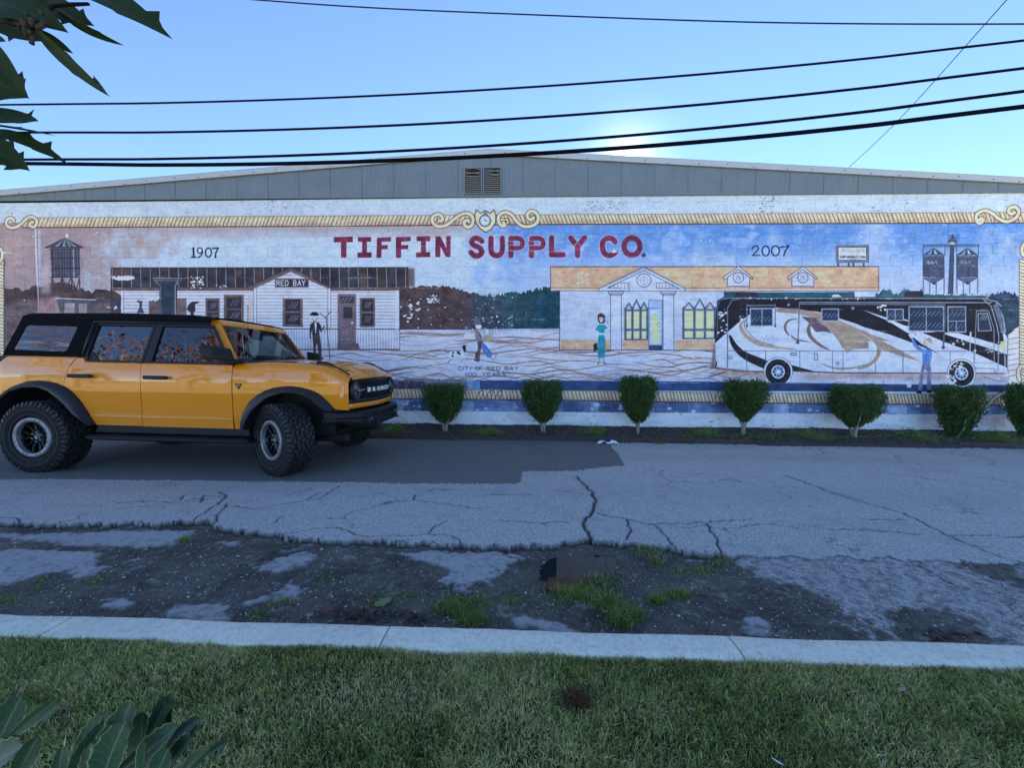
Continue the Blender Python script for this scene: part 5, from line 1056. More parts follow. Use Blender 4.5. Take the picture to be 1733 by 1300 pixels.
tag(link('weeds', blades(rng, wx_, wy_, np.full(len(wx_), -.03), wh_+.01, rng.uniform(.003, .006, len(wx_)), .8, 0, 'weeds', M_WEED, (rng.rand(len(wx_)) < .12)*.8)), 'bright green weed tufts sprouting from the dirt beside the kerb', 'weeds', kind='stuff')
# loose stones on the dirt
def pebbles(rng, X, Y, Zb, R, name, mat_, flat=.6):
    N = len(X); ico = np.array([(1, 0, 0), (-1, 0, 0), (0, 1, 0), (0, -1, 0), (0, 0, 1), (0, 0, -1)], float); fa = np.array([(0, 2, 4), (2, 1, 4), (1, 3, 4), (3, 0, 4), (2, 0, 5), (1, 2, 5), (3, 1, 5), (0, 3, 5)])
    sc3 = rng.uniform(.6, 1.2, (N, 6, 1))*R[:, None, None]; a = rng.uniform(0, 6.28, N); ca, sa = np.cos(a), np.sin(a)
    v = ico[None]*sc3; v[..., 2] *= flat; x = v[..., 0]*ca[:, None]-v[..., 1]*sa[:, None]; y = v[..., 0]*sa[:, None]+v[..., 1]*ca[:, None]
    v = np.stack([x+X[:, None], y+Y[:, None], v[..., 2]+Zb[:, None]], -1); f = (np.arange(N)*6)[:, None, None]+fa[None]
    me = np_mesh(name, v.reshape(-1, 3), f.reshape(-1, 3), mat_, False); att(me, 'tint', np.repeat(rng.rand(N), 6)); return me
n = NT('pebble_stone'); n.set(Base_Color=n.mix((.06, .055, .05), (.70, .68, .64), n.attr('tint')), Roughness=.85); M_PEB = n.m
cand = np.argwhere((dirt | (rr & below))[2:-2, 2:-2])+2; pick = cand[rng.randint(0, len(cand), 6500)]
pr = np.abs(rng.normal(0, .0035, len(pick)))+.0016; px_, py_ = GX[pick[:, 0], pick[:, 1]], GY[pick[:, 0], pick[:, 1]]
tag(link('gravel', pebbles(rng, px_, py_, Z[pick[:, 0], pick[:, 1]]+pr*.2, pr, 'gravel', M_PEB)), 'loose grey grit scattered over the dirt verge', 'gravel', kind='stuff')
def ground_z(x, y):
    j = np.argmin(abs(_gy-y)); i = np.argmin(abs(_u*_hw[j]-x)); return float(Z[j, i])
# ---------------------------------------------------------------------------
# the orange off-road truck (local frame: x forward, y to its left, z up)
# ---------------------------------------------------------------------------
n = NT('orange_paint'); co = n.coord('Object'); sxy = n.n('ShaderNodeSeparateXYZ'); n.l(co, sxy.inputs[0]); lowz = n.math('MULTIPLY', n.ramp(sxy.outputs[2], [(.50, 1.), (.80, 0.)]), n.ramp(n.noise(7, 6, .7, co), [(.38, 0.), (.75, .55)])); n.bump(n.noise(2.6, 2, .5, co), .05, .02); n.set(Base_Color=n.mix((.76, .250, .001), (.30, .22, .13), n.math('MULTIPLY', lowz, .5)), Roughness=.4, Metallic=.0); n.b.inputs['Specular IOR Level'].default_value = .15; n.b.inputs['Coat Weight'].default_value = .85; n.b.inputs['Coat Roughness'].default_value = .03; n.b.inputs['Coat IOR'].default_value = 1.6; M_PAINT = n.m
n = NT('black_plastic'); co = n.coord(); n.set(Base_Color=(.008, .009, .011), Roughness=.55); n.b.inputs['Specular IOR Level'].default_value = .3; n.bump(n.noise(700, 2, .6, co), .12, .001); M_PLAS = n.m
M_PLAS2 = mat('dark_grey_plastic', (.014, .017, .021), .45, spec=.4)
n = NT('soft_top_fabric'); co = n.coord(); n.set(Base_Color=n.mix((.002, .0025, .003), (.005, .0055, .0065), n.noise(14, 4, .6, co)), Roughness=.9); n.b.inputs['Specular IOR Level'].default_value = .12; n.bump(n.noise(9, 4, .6, co), .25, .02); M_TOP = n.m
n = NT('tyre_rubber'); co = n.coord(); n.set(Base_Color=n.mix((.006, .006, .007), (.014, .0135, .0135), n.noise(12, 4, .6, co)), Roughness=.8); n.b.inputs['Specular IOR Level'].default_value = .3; M_TYRE = n.m
M_RING = mat('silver_ring', (.27, .27, .28), .45, .5, var=.15, vscale=30.)
M_RIM = mat('gloss_black_rim', (.004, .004, .005), .3, .0, spec=.35)
M_CHROME = mat('bright_nut', (.30, .30, .31), .3, .8)
n = NT('tinted_glass'); n.set(Base_Color=(.002, .003, .005), Roughness=.012); n.b.inputs['IOR'].default_value = 1.95; M_GLASS = n.m
n = NT('soft_window'); n.set(Base_Color=(.004, .006, .010), Roughness=.02); n.b.inputs['IOR'].default_value = 2.0; mpq = n.n('ShaderNodeMapping'); mpq.inputs['Scale'].default_value = (1.2, 1, 6); n.l(n.coord(), mpq.inputs[0]); n.bump(n.noise(2.0, 2, .5, mpq.outputs[0]), .55, .03); M_VINYL = n.m
n = NT('windscreen_glass'); tr = n.n('ShaderNodeBsdfTransparent'); tr.inputs[0].default_value = (.62, .76, .74, 1); gl = n.n('ShaderNodeBsdfGlossy'); gl.inputs['Roughness'].default_value = .01; fz = n.n('ShaderNodeFresnel'); fz.inputs[0].default_value = 1.75; mx = n.n('ShaderNodeMixShader'); n.l(fz.outputs[0], mx.inputs[0]); n.l(tr.outputs[0], mx.inputs[1]); n.l(gl.outputs[0], mx.inputs[2]); n.l(mx.outputs[0], n.out.inputs[0]); M_WIND = n.m
n = NT('front_door_glass'); tr = n.n('ShaderNodeBsdfTransparent'); tr.inputs[0].default_value = (.26, .31, .31, 1); gl = n.n('ShaderNodeBsdfGlossy'); gl.inputs['Roughness'].default_value = .01; fz = n.n('ShaderNodeFresnel'); fz.inputs[0].default_value = 1.95; mx = n.n('ShaderNodeMixShader'); n.l(fz.outputs[0], mx.inputs[0]); n.l(tr.outputs[0], mx.inputs[1]); n.l(gl.outputs[0], mx.inputs[2]); n.l(mx.outputs[0], n.out.inputs[0]); M_FGLASS = n.m
M_INT = mat('interior_dark', (.020, .021, .023), .7); M_SEAT = mat('seat_grey', (.05, .052, .056), .8)
M_AMBER = mat('amber_lens', (.75, .16, .015), .15, coat=.6); M_LENS = mat('headlight_lens', (.05, .055, .06), .08, .3, coat=1.); M_LAMP = mat('light_bar', (.22, .23, .245), .25, .3); M_WHITE = mat('white_letter', (.82, .82, .82), .4); M_RED = mat('red_lens', (.4, .01, .01), .2); M_UNDER = mat('underbody', (.010, .010, .011), .8); M_BRONZE = mat('badge_bronze', (.16, .09, .06), .35, .6)

truck = empty('truck', (-4.36, 5.30, 0)); tag(truck, 'orange four-door off-road truck with black soft top parked before the mural', 'truck')
RK = math.tan(rad(.8))
def tb(mb, name, m, parent=truck, ang=None, fix=True):
    mb.v = [(x, y, z-x*RK) for x, y, z in mb.v]
    o = mb.build(name, m, parent, fix=fix)
    if ang: smooth_by_angle(o, ang)
    return o
ip = lambda x, pts: float(np.interp(x, [p[0] for p in pts], [p[1] for p in pts]))
R_OUT = [(-2.15, .58), (-2.12, .68), (-2.06, .79), (-1.97, .894), (-1.80, 1.01), (-1.618, 1.073), (-1.50, 1.083), (-1.395, 1.078), (-1.27, 1.055), (-1.155, 1.005), (-1.07, .94), (-.993, .853), (-.90, .70), (-.821, .565)]
R_IN = [(-2.07, .60), (-2.04, .68), (-1.99, .77), (-1.90, .86), (-1.76, .95), (-1.61, .997), (-1.50, 1.008), (-1.41, 1.004), (-1.29, .965), (-1.17, .882), (-1.08, .795), (-.985, .69), (-.90, .62), (-.825, .562)]
F_OUT = [(.970, .555), (.982, .64), (1.007, .726), (1.055, .82), (1.119, .904), (1.20, .97), (1.299, 1.027), (1.41, 1.065), (1.535, 1.083), (1.63, 1.083), (1.725, 1.071), (1.83, 1.045), (1.914, 1.006), (1.97, .96), (2.018, .912), (2.06, .865), (2.094, .817)]
F_IN = [(1.06, .56), (1.085, .64), (1.13, .72), (1.17, .78), (1.225, .835), (1.29, .89), (1.36, .945), (1.46, .985), (1.56, 1.008), (1.64, 1.01), (1.73, 1.0), (1.82, .972), (1.88, .93), (1.93, .88), (1.975, .84), (2.02, .81), (2.075, .79)]
def side_y(x, z, door=False):
    y = ip(z, [(.5, .838), (.56, .852), (.66, .868), (.80, .874), (1.0, .882), (1.15, .880), (1.25, .868), (1.30, .858), (1.38, .845)])
    if door and z < .692: y += .010*min(1, (.692-z)/.012)
    y -= ip(x, [(1.3, 0), (1.8, .012), (2.05, .045), (2.15, .075), (2.23, .115)]); y -= ip(x, [(-2.3, .06), (-2.0, .012), (-1.7, 0)])
    return y
HOOD = [(.90, 1.338), (.968, 1.345), (1.225, 1.360), (1.60, 1.356), (1.744, 1.349), (1.911, 1.338), (2.034, 1.305), (2.149, 1.244), (2.232, 1.190)]
SEAM = [(-1.200, .99), (-1.195, 1.011), (-1.175, 1.118), (-1.123, 1.275), (-1.045, 1.372)]
SEAMX = lambda x: ip(x, SEAM)
def panel(name, xs, zb, zt, s, roll, rolly, parent, door=False, lip=.02, m=M_PAINT):
    rows = []
    for x in xs:
        b, t = zb(x), zt(x); col = []; r = min(roll, (t-b)*.5)
        hs = list(np.linspace(b, t-r, 15))
        if door: hs = sorted(set(hs+[h for h in (.690, .684, .672) if b < h < t-r]))[:]; hs = hs
        if door:
            base = [h for h in (.672, .681, .692) if h > b+.01]; k = 18-len(base)
            rest_ = list(np.linspace(max(.70, b+.0), t-r, k)) if b < .66 else list(np.linspace(b, t-r, 18)); hs = ([b]+base+rest_)[:19] if b < .66 else [b]+rest_
            while len(hs) < 19+3: hs = [hs[0]]+hs
            hs = sorted(hs)[:22]
        col.append((x, s*(side_y(x, b, door)-lip), b+.002))
        for h in hs: col.append((x, s*side_y(x, h, door), h))
        for q in range(1, 6):
            a = q/5*math.pi/2; col.append((x, s*(side_y(x, t-r, door)-rolly*(1-math.cos(a))), t-r+r*math.sin(a)))
        col.append((x, s*(side_y(x, t-r, door)-rolly-.03), t-.002))
        rows.append(col)
    k = min(len(c) for c in rows); rows = [c[:k] for c in rows] if len({len(c) for c in rows}) > 1 else rows
    f, l = rows[0], rows[-1]                                # shut-line edges turned in
    rows = [[(p[0]+.002, p[1]-s*lip, p[2]) for p in f]]+rows+[[(p[0]-.002, p[1]-s*lip, p[2]) for p in l]]
    return tb(MB().grid(rows), name, m, parent, 40)
G = .0035
for s in (-1, 1):
    fx = np.unique(np.concatenate([np.linspace(.895, .97, 4), [p[0] for p in F_OUT], np.linspace(2.094, 2.232, 8), np.linspace(1.0, 2.09, 30)]))
    panel('front_fender', fx, lambda x: .552 if x < .97 else (ip(x, F_OUT) if x < 2.094 else ip(x, [(2.094, .817), (2.232, .80)])), lambda x: ip(x, HOOD), s, .085, .105, truck)
    fd = panel('front_door', np.linspace(-.232+G, .888-G, 34), lambda x: .555, lambda x: 1.318, s, .02, .02, truck, True)
    rx = np.unique(np.concatenate([np.linspace(-1.19+G, -.82, 16), [-1.175, -1.155, -1.123, -1.07, -1.045, -.993, -.975, -.94, -.9], np.linspace(-.82, -.232-G, 16)]))
    rd = panel('rear_door', rx, lambda x: ip(x-.004, R_OUT) if x < -.821 else .560, lambda x: SEAMX(x)-.004 if x < -1.045 else ip(x, [(-1.045, 1.37), (-.975, 1.369), (-.94, 1.321), (-.23, 1.316)]), s, .02, .02, truck, True)
    qx = np.unique(np.concatenate([np.linspace(-2.21, -1.195, 34), [p[0] for p in R_OUT if p[0] < -1.195], np.linspace(-1.195, -1.045-G, 9)]))
    panel('rear_quarter', qx, lambda x: (ip(x, R_OUT) if x > -2.15 else .60) if x < -1.195 else SEAMX(x)+.004, lambda x: ip(x, [(-2.21, 1.16), (-2.10, 1.26), (-1.94, 1.378), (-1.04, 1.376)]), s, .03, .03, truck)
    # black rocker and step
    tb(MB().prism([(-.86, .47), (1.06, .47), (1.06, .553), (-.82, .553)], s*.80, s*.842), 'rocker_panel', M_PLAS)
    st_ = MB(); st_.bbox(-.87, 1.12, *sorted((s*.80, s*.955)), .392, .445, .018); st_.bbox(-.80, 1.05, *sorted((s*.83, s*.94)), .446, .452, .003)
    for x in (-.55, .1, .75): st_.bbox(x-.04, x+.04, *sorted((s*.62, s*.82)), .38, .43, .006)
    tb(st_, 'side_step', M_PLAS)
    # wheel-arch flares, liners
    for nm, O, I, ya in (('rear_flare', R_OUT, R_IN, .97), ('front_flare', F_OUT, F_IN, .975)):
        K = len(O); g = []
        for (ox, oz), (ix, iz) in zip(O, I):
            yo = side_y(ox, max(.56, min(oz, 1.3)))
            yr = min(ya, yo+.095); g.append([(ox, s*(yo-.012), oz), (ox, s*(yo+.018), oz), (ox*.72+ix*.28, s*(yo*.35+yr*.65), oz*.72+iz*.28), (ox*.38+ix*.62, s*yr, oz*.38+iz*.62), (ix, s*(yr-.004), iz), (ix, s*(yr-.03), iz), (ix, s*(yo-.10), iz)])
        tb(MB().grid(g), nm, M_PLAS2, ang=50)
        xc = 1.475 if 'front' in nm else -1.475
        g = [[(ix+(ix-xc)*.02, s*yy, iz+.02) for yy in (.86, .70, .50, .42)] for ix, iz in I]; tb(MB().grid(g), 'arch_liner', M_UNDER)
        tb(MB().prism([(I[0][0]-.05, .5)]+[(a, b+.03) for a, b in I]+[(I[-1][0]+.05, .5)], s*.40, s*.42), 'wheel_well', M_UNDER)
    # handles
    for d, x0 in ((fd, -.16), (rd, -1.09)):
        h = MB(); h.bbox(x0, x0+.29, *sorted((s*.905, s*.935)), 1.128, 1.172, .012); h.bbox(x0+.02, x0+.06, *sorted((s*.872, s*.91)), 1.135, 1.165, .006); h.bbox(x0+.22, x0+.27, *sorted((s*.872, s*.91)), 1.135, 1.165, .006); tb(h, 'handle', M_PLAS, d)
    # glasshouse
    gy = lambda z: .836-(z-1.32)*.265
    def pane_(name, pts, m, off=0., parent=truck, th=None):
        mb = MB(); mb.add([(x, s*(gy(z)-off), z) for x, z in pts], [tuple(range(len(pts)))]); return tb(mb, name, m, parent, fix=False)
    def strip(name, outer, inner, m, y_off=.006, depth=.02, parent=truck):
        mb = MB(); k = len(outer)
        for i in range(k):
            j = (i+1) % k; q = [outer[i], outer[j], inner[j], inner[i]]
            mb.add([(x, s*(gy(z)+y_off), z) for x, z in q], [(0, 1, 2, 3)]); mb.add([(inner[i][0], s*(gy(inner[i][1])+y_off), inner[i][1]), (inner[j][0], s*(gy(inner[j][1])+y_off), inner[j][1]), (inner[j][0], s*(gy(inner[j][1])-depth), inner[j][1]), (inner[i][0], s*(gy(inner[i][1])-depth), inner[i][1])], [(0, 1, 2, 3)])
        return tb(mb, name, m, parent)
    ro = [(-.985, 1.372), (-.945, 1.322), (-.235, 1.318), (-.175, 1.800), (-.955, 1.800)]; ri = [(-.945, 1.395), (-.915, 1.345), (-.262, 1.342), (-.205, 1.772), (-.905, 1.772)]
    strip('window_frame', ro, ri, M_PLAS, parent=rd); g_ = pane_('window_glass', ri, M_GLASS, .012, rd)
    MB_ = MB(); MB_.add([(x, s*(gy(z)-.006), z) for x, z in ((-.945, 1.395), (-.915, 1.345), (-.80, 1.345), (-.90, 1.45))], [(0, 1, 2, 3)]); tb(MB_, 'quarter_corner', M_PLAS, rd, fix=False)
    fo = [(-.225, 1.318), (.878, 1.320), (.80, 1.42), (.565, 1.800), (-.168, 1.800)]; fi = [(-.130, 1.342), (.80, 1.345), (.755, 1.42), (.535, 1.772), (-.085, 1.772)]
    strip('window_frame', fo, fi, M_PLAS, parent=fd); pane_('window_glass', fi, M_FGLASS, .012, fd)
    # mirror
    mr = MB(); S_ = lambda a, b: sorted((s*a, s*b))
    P8 = [(.76, s*.93, 1.372), (.765, s*1.165, 1.380), (.90, s*1.15, 1.380), (.99, s*.94, 1.372), (.745, s*.93, 1.545), (.75, s*1.165, 1.538), (.865, s*1.145, 1.520), (.95, s*.94, 1.505)]
    bmm = bmesh.new(); vv = [bmm.verts.new(p) for p in P8]
    for f in ((3, 2, 1, 0), (4, 5, 6, 7), (0, 1, 5, 4), (1, 2, 6, 5), (2, 3, 7, 6), (3, 0, 4, 7)): bmm.faces.new([vv[i] for i in f])
    bmesh.ops.bevel(bmm, geom=bmm.edges[:]+bmm.verts[:], offset=.022, segments=3, affect='EDGES', profile=.6)
    mr.add([tuple(v.co) for v in bmm.verts], [tuple(v.index for v in f.verts) for f in bmm.faces] if not bmm.verts.index_update() else [], True); bmm.free()
    mo = tb(mr, 'door_mirror', M_PLAS, truck, 45)
    sk = MB(); sk.bbox(.84, .99, *S_(.80, .95), 1.335, 1.385, .012); tb(sk, 'mirror_arm', M_PLAS, mo)
    mg = MB(); mg.add([(.744, s*.955, 1.40), (.748, s*1.14, 1.405), (.738, s*1.14, 1.518), (.734, s*.955, 1.522)], [(0, 1, 2, 3)]); tb(mg, 'mirror_glass', M_GLASS, mo, fix=False)
    # hood-edge sights
    sg = MB(); pr = [(1.80, 1.352), (1.846, 1.356), (1.92, 1.345), (1.993, 1.322), (2.08, 1.285), (2.15, 1.248), (2.205, 1.205)]
    for (xa, za), (xb, zb_) in zip(pr[:-1], pr[1:]):
        h = .034 if xa < 1.95 else .022
        sg.hexa([(xa, s*.640, za-.02), (xb, s*.640, zb_-.02), (xb, s*.685, zb_-.02), (xa, s*.685, za-.02), (xa, s*.645, za+h), (xb, s*.645, zb_+h), (xb, s*.680, zb_+h), (xa, s*.680, za+h)])
    so_ = tb(sg, 'hood_sight', M_PLAS); tb(MB().bbox(1.862, 1.90, *S_(.655, .672), 1.386, 1.391, .001), 'sight_inlay', M_WHITE, so_)
    # headlight
    hx, hy, hz = 2.262, s*.600, 1.031
    hl = MB(); hl.lathe([(.122, -.03), (.124, .006), (.116, .014), (.106, .008), (.100, -.02)], 40, 'x', (hx, hy, hz)); ho = tb(hl, 'headlight', M_PLAS2)
    tb(MB().lathe([(.100, .0), (.085, .012), (.05, .022), (.0001, .026)], 36, 'x', (hx-.022, hy, hz)), 'lens', M_LENS, ho)
    tb(MB().lathe([(.096, .003), (.084, .008), (.084, -.01), (.096, -.01)], 36, 'x', (hx-.002, hy, hz), close=True), 'halo_ring', mat('halo_grey', (.10, .105, .11), .3), ho)
    lb = MB(); lb.bbox(hx-.01, hx+.020, *sorted((hy-s*.03, s*.385)), hz-.013, hz+.013, .004); tb(lb, 'light_bar', M_LAMP, ho)
    am = MB(); am.hexa([(2.150, s*.818, .955), (2.192, s*.800, .955), (2.192, s*.76, .955), (2.150, s*.775, .955), (2.152, s*.812, 1.135), (2.194, s*.792, 1.135), (2.194, s*.75, 1.135), (2.152, s*.77, 1.135)]); tb(am, 'side_marker', M_AMBER)
    # a-pillar and windscreen frame side
    ap = MB(); A = [(.86, .735, 1.385), (.835, .705, 1.40), (.70, .735, 1.395), (.735, .80, 1.37)]; B = [(.585, .640, 1.815), (.545, .60, 1.87), (.455, .63, 1.872), (.478, .69, 1.80)]
    N_ = 8; g = []
    for i in range(N_+1):
        t = i/N_; ring = [tuple(a[k]*(1-t)+b[k]*t for k in range(3)) for a, b in zip(A, B)]; g.append([(p[0], s*p[1], p[2]) for p in ring]+[(ring[0][0], s*ring[0][1], ring[0][2])])
    tb(ap.grid(g), 'a_pillar', M_PAINT, ang=30)
    # lamp at the rear corner, rear bumper end
    tb(MB().bbox(-2.235, -2.19, *S_(.70, .83), .95, 1.22, .01), 'tail_light', M_RED)
# hood
g = []
for x in np.concatenate([np.linspace(.985, 2.05, 22), np.linspace(2.08, 2.250, 9)]):
    row = []
    for v in np.linspace(-1, 1, 33):
        y = v*.742*(1-.06*max(0, (x-1.9)/.35)**2); z = ip(min(x, 2.232), HOOD)+.004+.028*(1-v*v)+(.012*(1/(1+math.exp((abs(v)-.62)*40))) if x < 2.1 else .012*(1/(1+math.exp((abs(v)-.62)*40)))*(2.25-x)/.15)
        xx = x+(.07*(1-v*v) if x > 1.6 else .07*(1-v*v)*max(0, (x-1.0)/.6))*1.0
        row.append((xx, y, z))
    g.append(row)
g.append([(p[0]+.004, p[1], p[2]-.03) for p in g[-1]])
hood = tb(MB().grid(g), 'hood', M_PAINT)
tb(MB().grid([[(.80, y, 1.375+.02*(1-(y/.74)**2)), ] and [(x, y, z) for x, z in ((.80, 1.402+.01*(1-(y/.7)**2)), (.88, 1.378+.012*(1-(y/.7)**2)), (.99, 1.335+.02*(1-(y/.7)**2)))] for y in np.linspace(-.77, .77, 15)]), 'cowl', M_PLAS)
# windscreen, header, wipers
wr = []
for v in np.linspace(-1, 1, 13):
    wr.append([(.845+.03*(1-v*v)*(1-t)+(-.255)*t+.015*(1-v*v)*t, v*(.715-.075*t), 1.395+t*.42) for t in np.linspace(0, 1, 6)])
tb(MB().grid(wr), 'windscreen', M_WIND)
hd = [[(.597+.012*(1-v*v), v*.645, 1.808), (.60+.012*(1-v*v), v*.645, 1.83), (.555+.012*(1-v*v), v*.63, 1.873+.01*(1-v*v)), (.46, v*.63, 1.885+.01*(1-v*v)), (.45, v*.63, 1.82)] for v in np.linspace(-1, 1, 13)]
tb(MB().grid(hd), 'windscreen_header', M_PAINT, ang=40)
for y0 in (-.52, .12):
    w = MB(); w.tube([(.885, y0+.02, 1.405), (.872, y0+.22, 1.432), (.868, y0+.44, 1.440)], .008, 6); w.bbox(.862, .876, y0+.08, y0+.58, 1.425, 1.445, .003); tb(w, 'wiper', M_PLAS)
# soft top
z_edge = 1.905; rows = []
for x in np.concatenate([[-1.905, -1.885, -1.85], np.linspace(-1.7, .40, 22), [.47, .52]]):
    zt = ip(x, [(-1.905, 1.865), (-1.885, 1.908), (-1.85, 1.918), (-.65, 1.936), (.2, 1.926), (.52, 1.894)]); sag = .004*math.sin(x*5.5); row = []
    for y, dz in ((-.722, -.10-(0 if x > -.95 else 0)), (-.712, -.07), (-.69, -.025), (-.655, -.004), (-.60, .004), (-.4, .012), (-.15, .016), (.15, .016), (.4, .012), (.60, .004), (.655, -.004), (.69, -.025), (.712, -.07), (.722, -.10)):
        row.append((x, y, zt+dz+sag*(1-abs(y)/.7)))
    rows.append(row)
top = tb(MB().grid(rows), 'soft_top', M_TOP)
for s in (-1, 1):
    gy = lambda z: .842-(z-1.37)*.26
    o_ = [(-1.985, 1.380), (-1.03, 1.375), (-.965, 1.82), (-1.885, 1.88)]; w_ = [(-1.885, 1.456), (-1.845, 1.446), (-1.24, 1.437), (-1.205, 1.450), (-1.145, 1.725), (-1.165, 1.752), (-1.785, 1.757), (-1.815, 1.735)]
    mb = MB(); ang8 = [o_[0], o_[0], o_[1], o_[1], o_[2], o_[2], o_[3], o_[3]]
    for i in range(8):
        j = (i+1) % 8; q = [ang8[i], ang8[j], w_[j], w_[i]]; q = [p for k, p in enumerate(q) if k == 0 or p != q[k-1]]
        mb.add([(x, s*gy(z), z) for x, z in q], [tuple(range(len(q)))])
    tb(mb, 'quarter_fabric', M_TOP, top); 
    mb = MB(); mb.add([(x, s*(gy(z)-.006), z) for x, z in w_], [tuple(range(8))]); tb(mb, 'quarter_window', M_VINYL, top, fix=False)
    # trim along the drip rail, c-pillar edge
    tb(MB().tube([(-1.0, s*.832, 1.378), (-.975, s*.80, 1.55), (-.94, s*.735, 1.80)], .014, 6), 'drip_edge', M_PLAS2, top)
    tb(MB().tube([(-.96, s*.722, 1.812), (-.2, s*.724, 1.815), (.50, s*.715, 1.812)], .012, 6), 'drip_rail', M_PLAS, top)
mb = MB(); mb.grid([[(-1.90, y, 1.86), (-1.955, y*1.1, 1.62), (-2.01, y*1.19, 1.375)] for y in np.linspace(-.70, .70, 9)]); tb(mb, 'rear_curtain', M_TOP, top)
mb = MB(); mb.add([(-1.935, -.5, 1.76), (-1.935, .5, 1.76), (-2.0, .55, 1.46), (-2.0, -.55, 1.46)], [(0, 1, 2, 3)]); tb(mb, 'rear_window', M_VINYL, top, fix=False)
# tailgate, spare wheel support, rear bumper, floor
mb = MB(); mb.bbox(-2.235, -2.19, -.80, .80, .62, 1.30, .02); tb(mb, 'tailgate', M_PAINT)
mb = MB(); mb.bbox(-2.215, -1.98, -.82, .82, 1.30, 1.372, .02); tb(mb, 'rear_deck', M_PLAS)
mb = MB(); mb.bbox(-2.40, -2.15, -.85, .85, .48, .62, .03); tb(mb, 'rear_bumper', M_PLAS)
mb = MB(); mb.box(-2.15, 2.0, -.62, .62, .47, .60); mb.bbox(-2.0, 2.1, -.52, -.40, .36, .47, .02); mb.bbox(-2.0, 2.1, .40, .52, .36, .47, .02); mb.tube([(-1.475, -.75, .42), (-1.475, .75, .42)], .05, 10); mb.tube([(1.475, -.72, .42), (1.475, .72, .42)], .035, 8); mb.lathe([(.001, -.15), (.12, -.12), (.15, 0), (.12, .12), (.001, .15)], 14, 'y', (-1.475, .05, .42)); mb.bbox(-.5, .3, -.30, .30, .33, .47, .04); mb.tube([(1.2, -.35, .30), (1.75, -.62, .34)], .022, 8); mb.tube([(1.2, .35, .30), (1.75, .62, .34)], .022, 8); mb.tube([(1.62, -.66, .33), (1.62, .66, .33)], .016, 8)
tb(mb, 'chassis', M_UNDER)
mb = MB(); mb.box(.3, 2.15, -.60, .60, .60, 1.28); mb.box(-2.1, .95, -.80, .80, .60, .66); tb(mb, 'firewall_and_floor', M_UNDER)
# grille
def gx(y): return 2.325-.095*(y/.62)**2 if abs(y) < .66 else 2.325-.095*(.66/.62)**2-1.05*(abs(y)-.66)
ys = np.concatenate([np.linspace(-.775, -.66, 7), np.linspace(-.62, .62, 25), np.linspace(.66, .775, 7)])
pr = []
for y in ys:
    x = gx(y); k = 0 if abs(y) < .70 else (abs(y)-.70)*.25
    pr.append([(x-.05, y, 1.198-k), (x-.004, y, 1.190-k), (x+.004, y, 1.178-k), (x+.002, y, 1.160-k), (x-.03, y, 1.152-k), (x-.03, y, .925+k), (x+.004, y, .915+k), (x+.008, y, .895+k), (x+.002, y, .880+k), (x-.05, y, .872+k)])
grille = tb(MB().grid(pr), 'grille', M_PLAS2, ang=45)
hm = MB(); HR = .021
row = 0; z = .930
while z < 1.150:
    y = -.475+(HR*.87 if row % 2 else 0)
    while y < .48:
        if abs(z-1.031) > .040 or abs(y) > .40:
            x = gx(y)-.016; vs_ = []
            for rr_, dx in ((HR, 0), (HR*.72, 0), (HR*.72, -.014)):
                for k in range(6): a = rad(60*k+30); vs_.append((x+dx, y+rr_*math.cos(a), z+rr_*math.sin(a)))
            hm.add(vs_, [(k, (k+1) % 6, 6+(k+1) % 6, 6+k) for k in range(6)]+[(6+k, 6+(k+1) % 6, 12+(k+1) % 6, 12+k) for k in range(6)])
        y += HR*1.75
    z += HR*1.51; row += 1
tag(tb(hm, 'honeycomb_mesh', M_PLAS2, grille), kind='stuff')
tb(MB().grid([[(gx(y)-.005, y, 1.000), (gx(y)+.002, y, 1.003), (gx(y)+.002, y, 1.060), (gx(y)-.005, y, 1.063)] for y in np.linspace(-.40, .40, 17)]), 'letter_bar', M_PLAS, grille)
def text_mesh(txt, size, depth, weight=0.):
    cu = bpy.data.curves.new('txt', 'FONT'); cu.body = txt; cu.size = size; cu.extrude = depth; cu.offset = weight; cu.resolution_u = 3
    o = bpy.data.objects.new('txt', cu); COL.objects.link(o); bpy.context.view_layer.update()
    me = bpy.data.meshes.new_from_object(o.evaluated_get(bpy.context.evaluated_depsgraph_get())); v = [tuple(q.co) for q in me.vertices]; f = [tuple(p.vertices) for p in me.polygons]
    bpy.data.objects.remove(o, do_unlink=True); bpy.data.curves.remove(cu); bpy.data.meshes.remove(me); return v, f
for i, ch in enumerate('BRONCO'):
    v, f = text_mesh(ch, .078, .004, .0035); xm = [p[0] for p in v]; cxm = (min(xm)+max(xm))/2; wd = max(xm)-min(xm); yc = -.318+i*.127
    k = .098/wd; tb(MB().add([(gx(yc)+.006+p[2], yc+(p[0]-cxm)*k, 1.003+p[1]*.98) for p in v], f), 'letter', M_WHITE, grille)
# body-coloured lip under the grille
pr = []
for y in np.linspace(-.80, .80, 33):
    x = gx(y*.97)+.012; k = max(0, abs(y)-.6); pr.append([(x-.02, y, .872), (x+.002, y, .868), (x+.012, y, .845), (x+.004, y, .815-k*.02), (x-.05, y, .795-k*.02)])
tb(MB().grid(pr), 'front_lip', M_PAINT, ang=40)
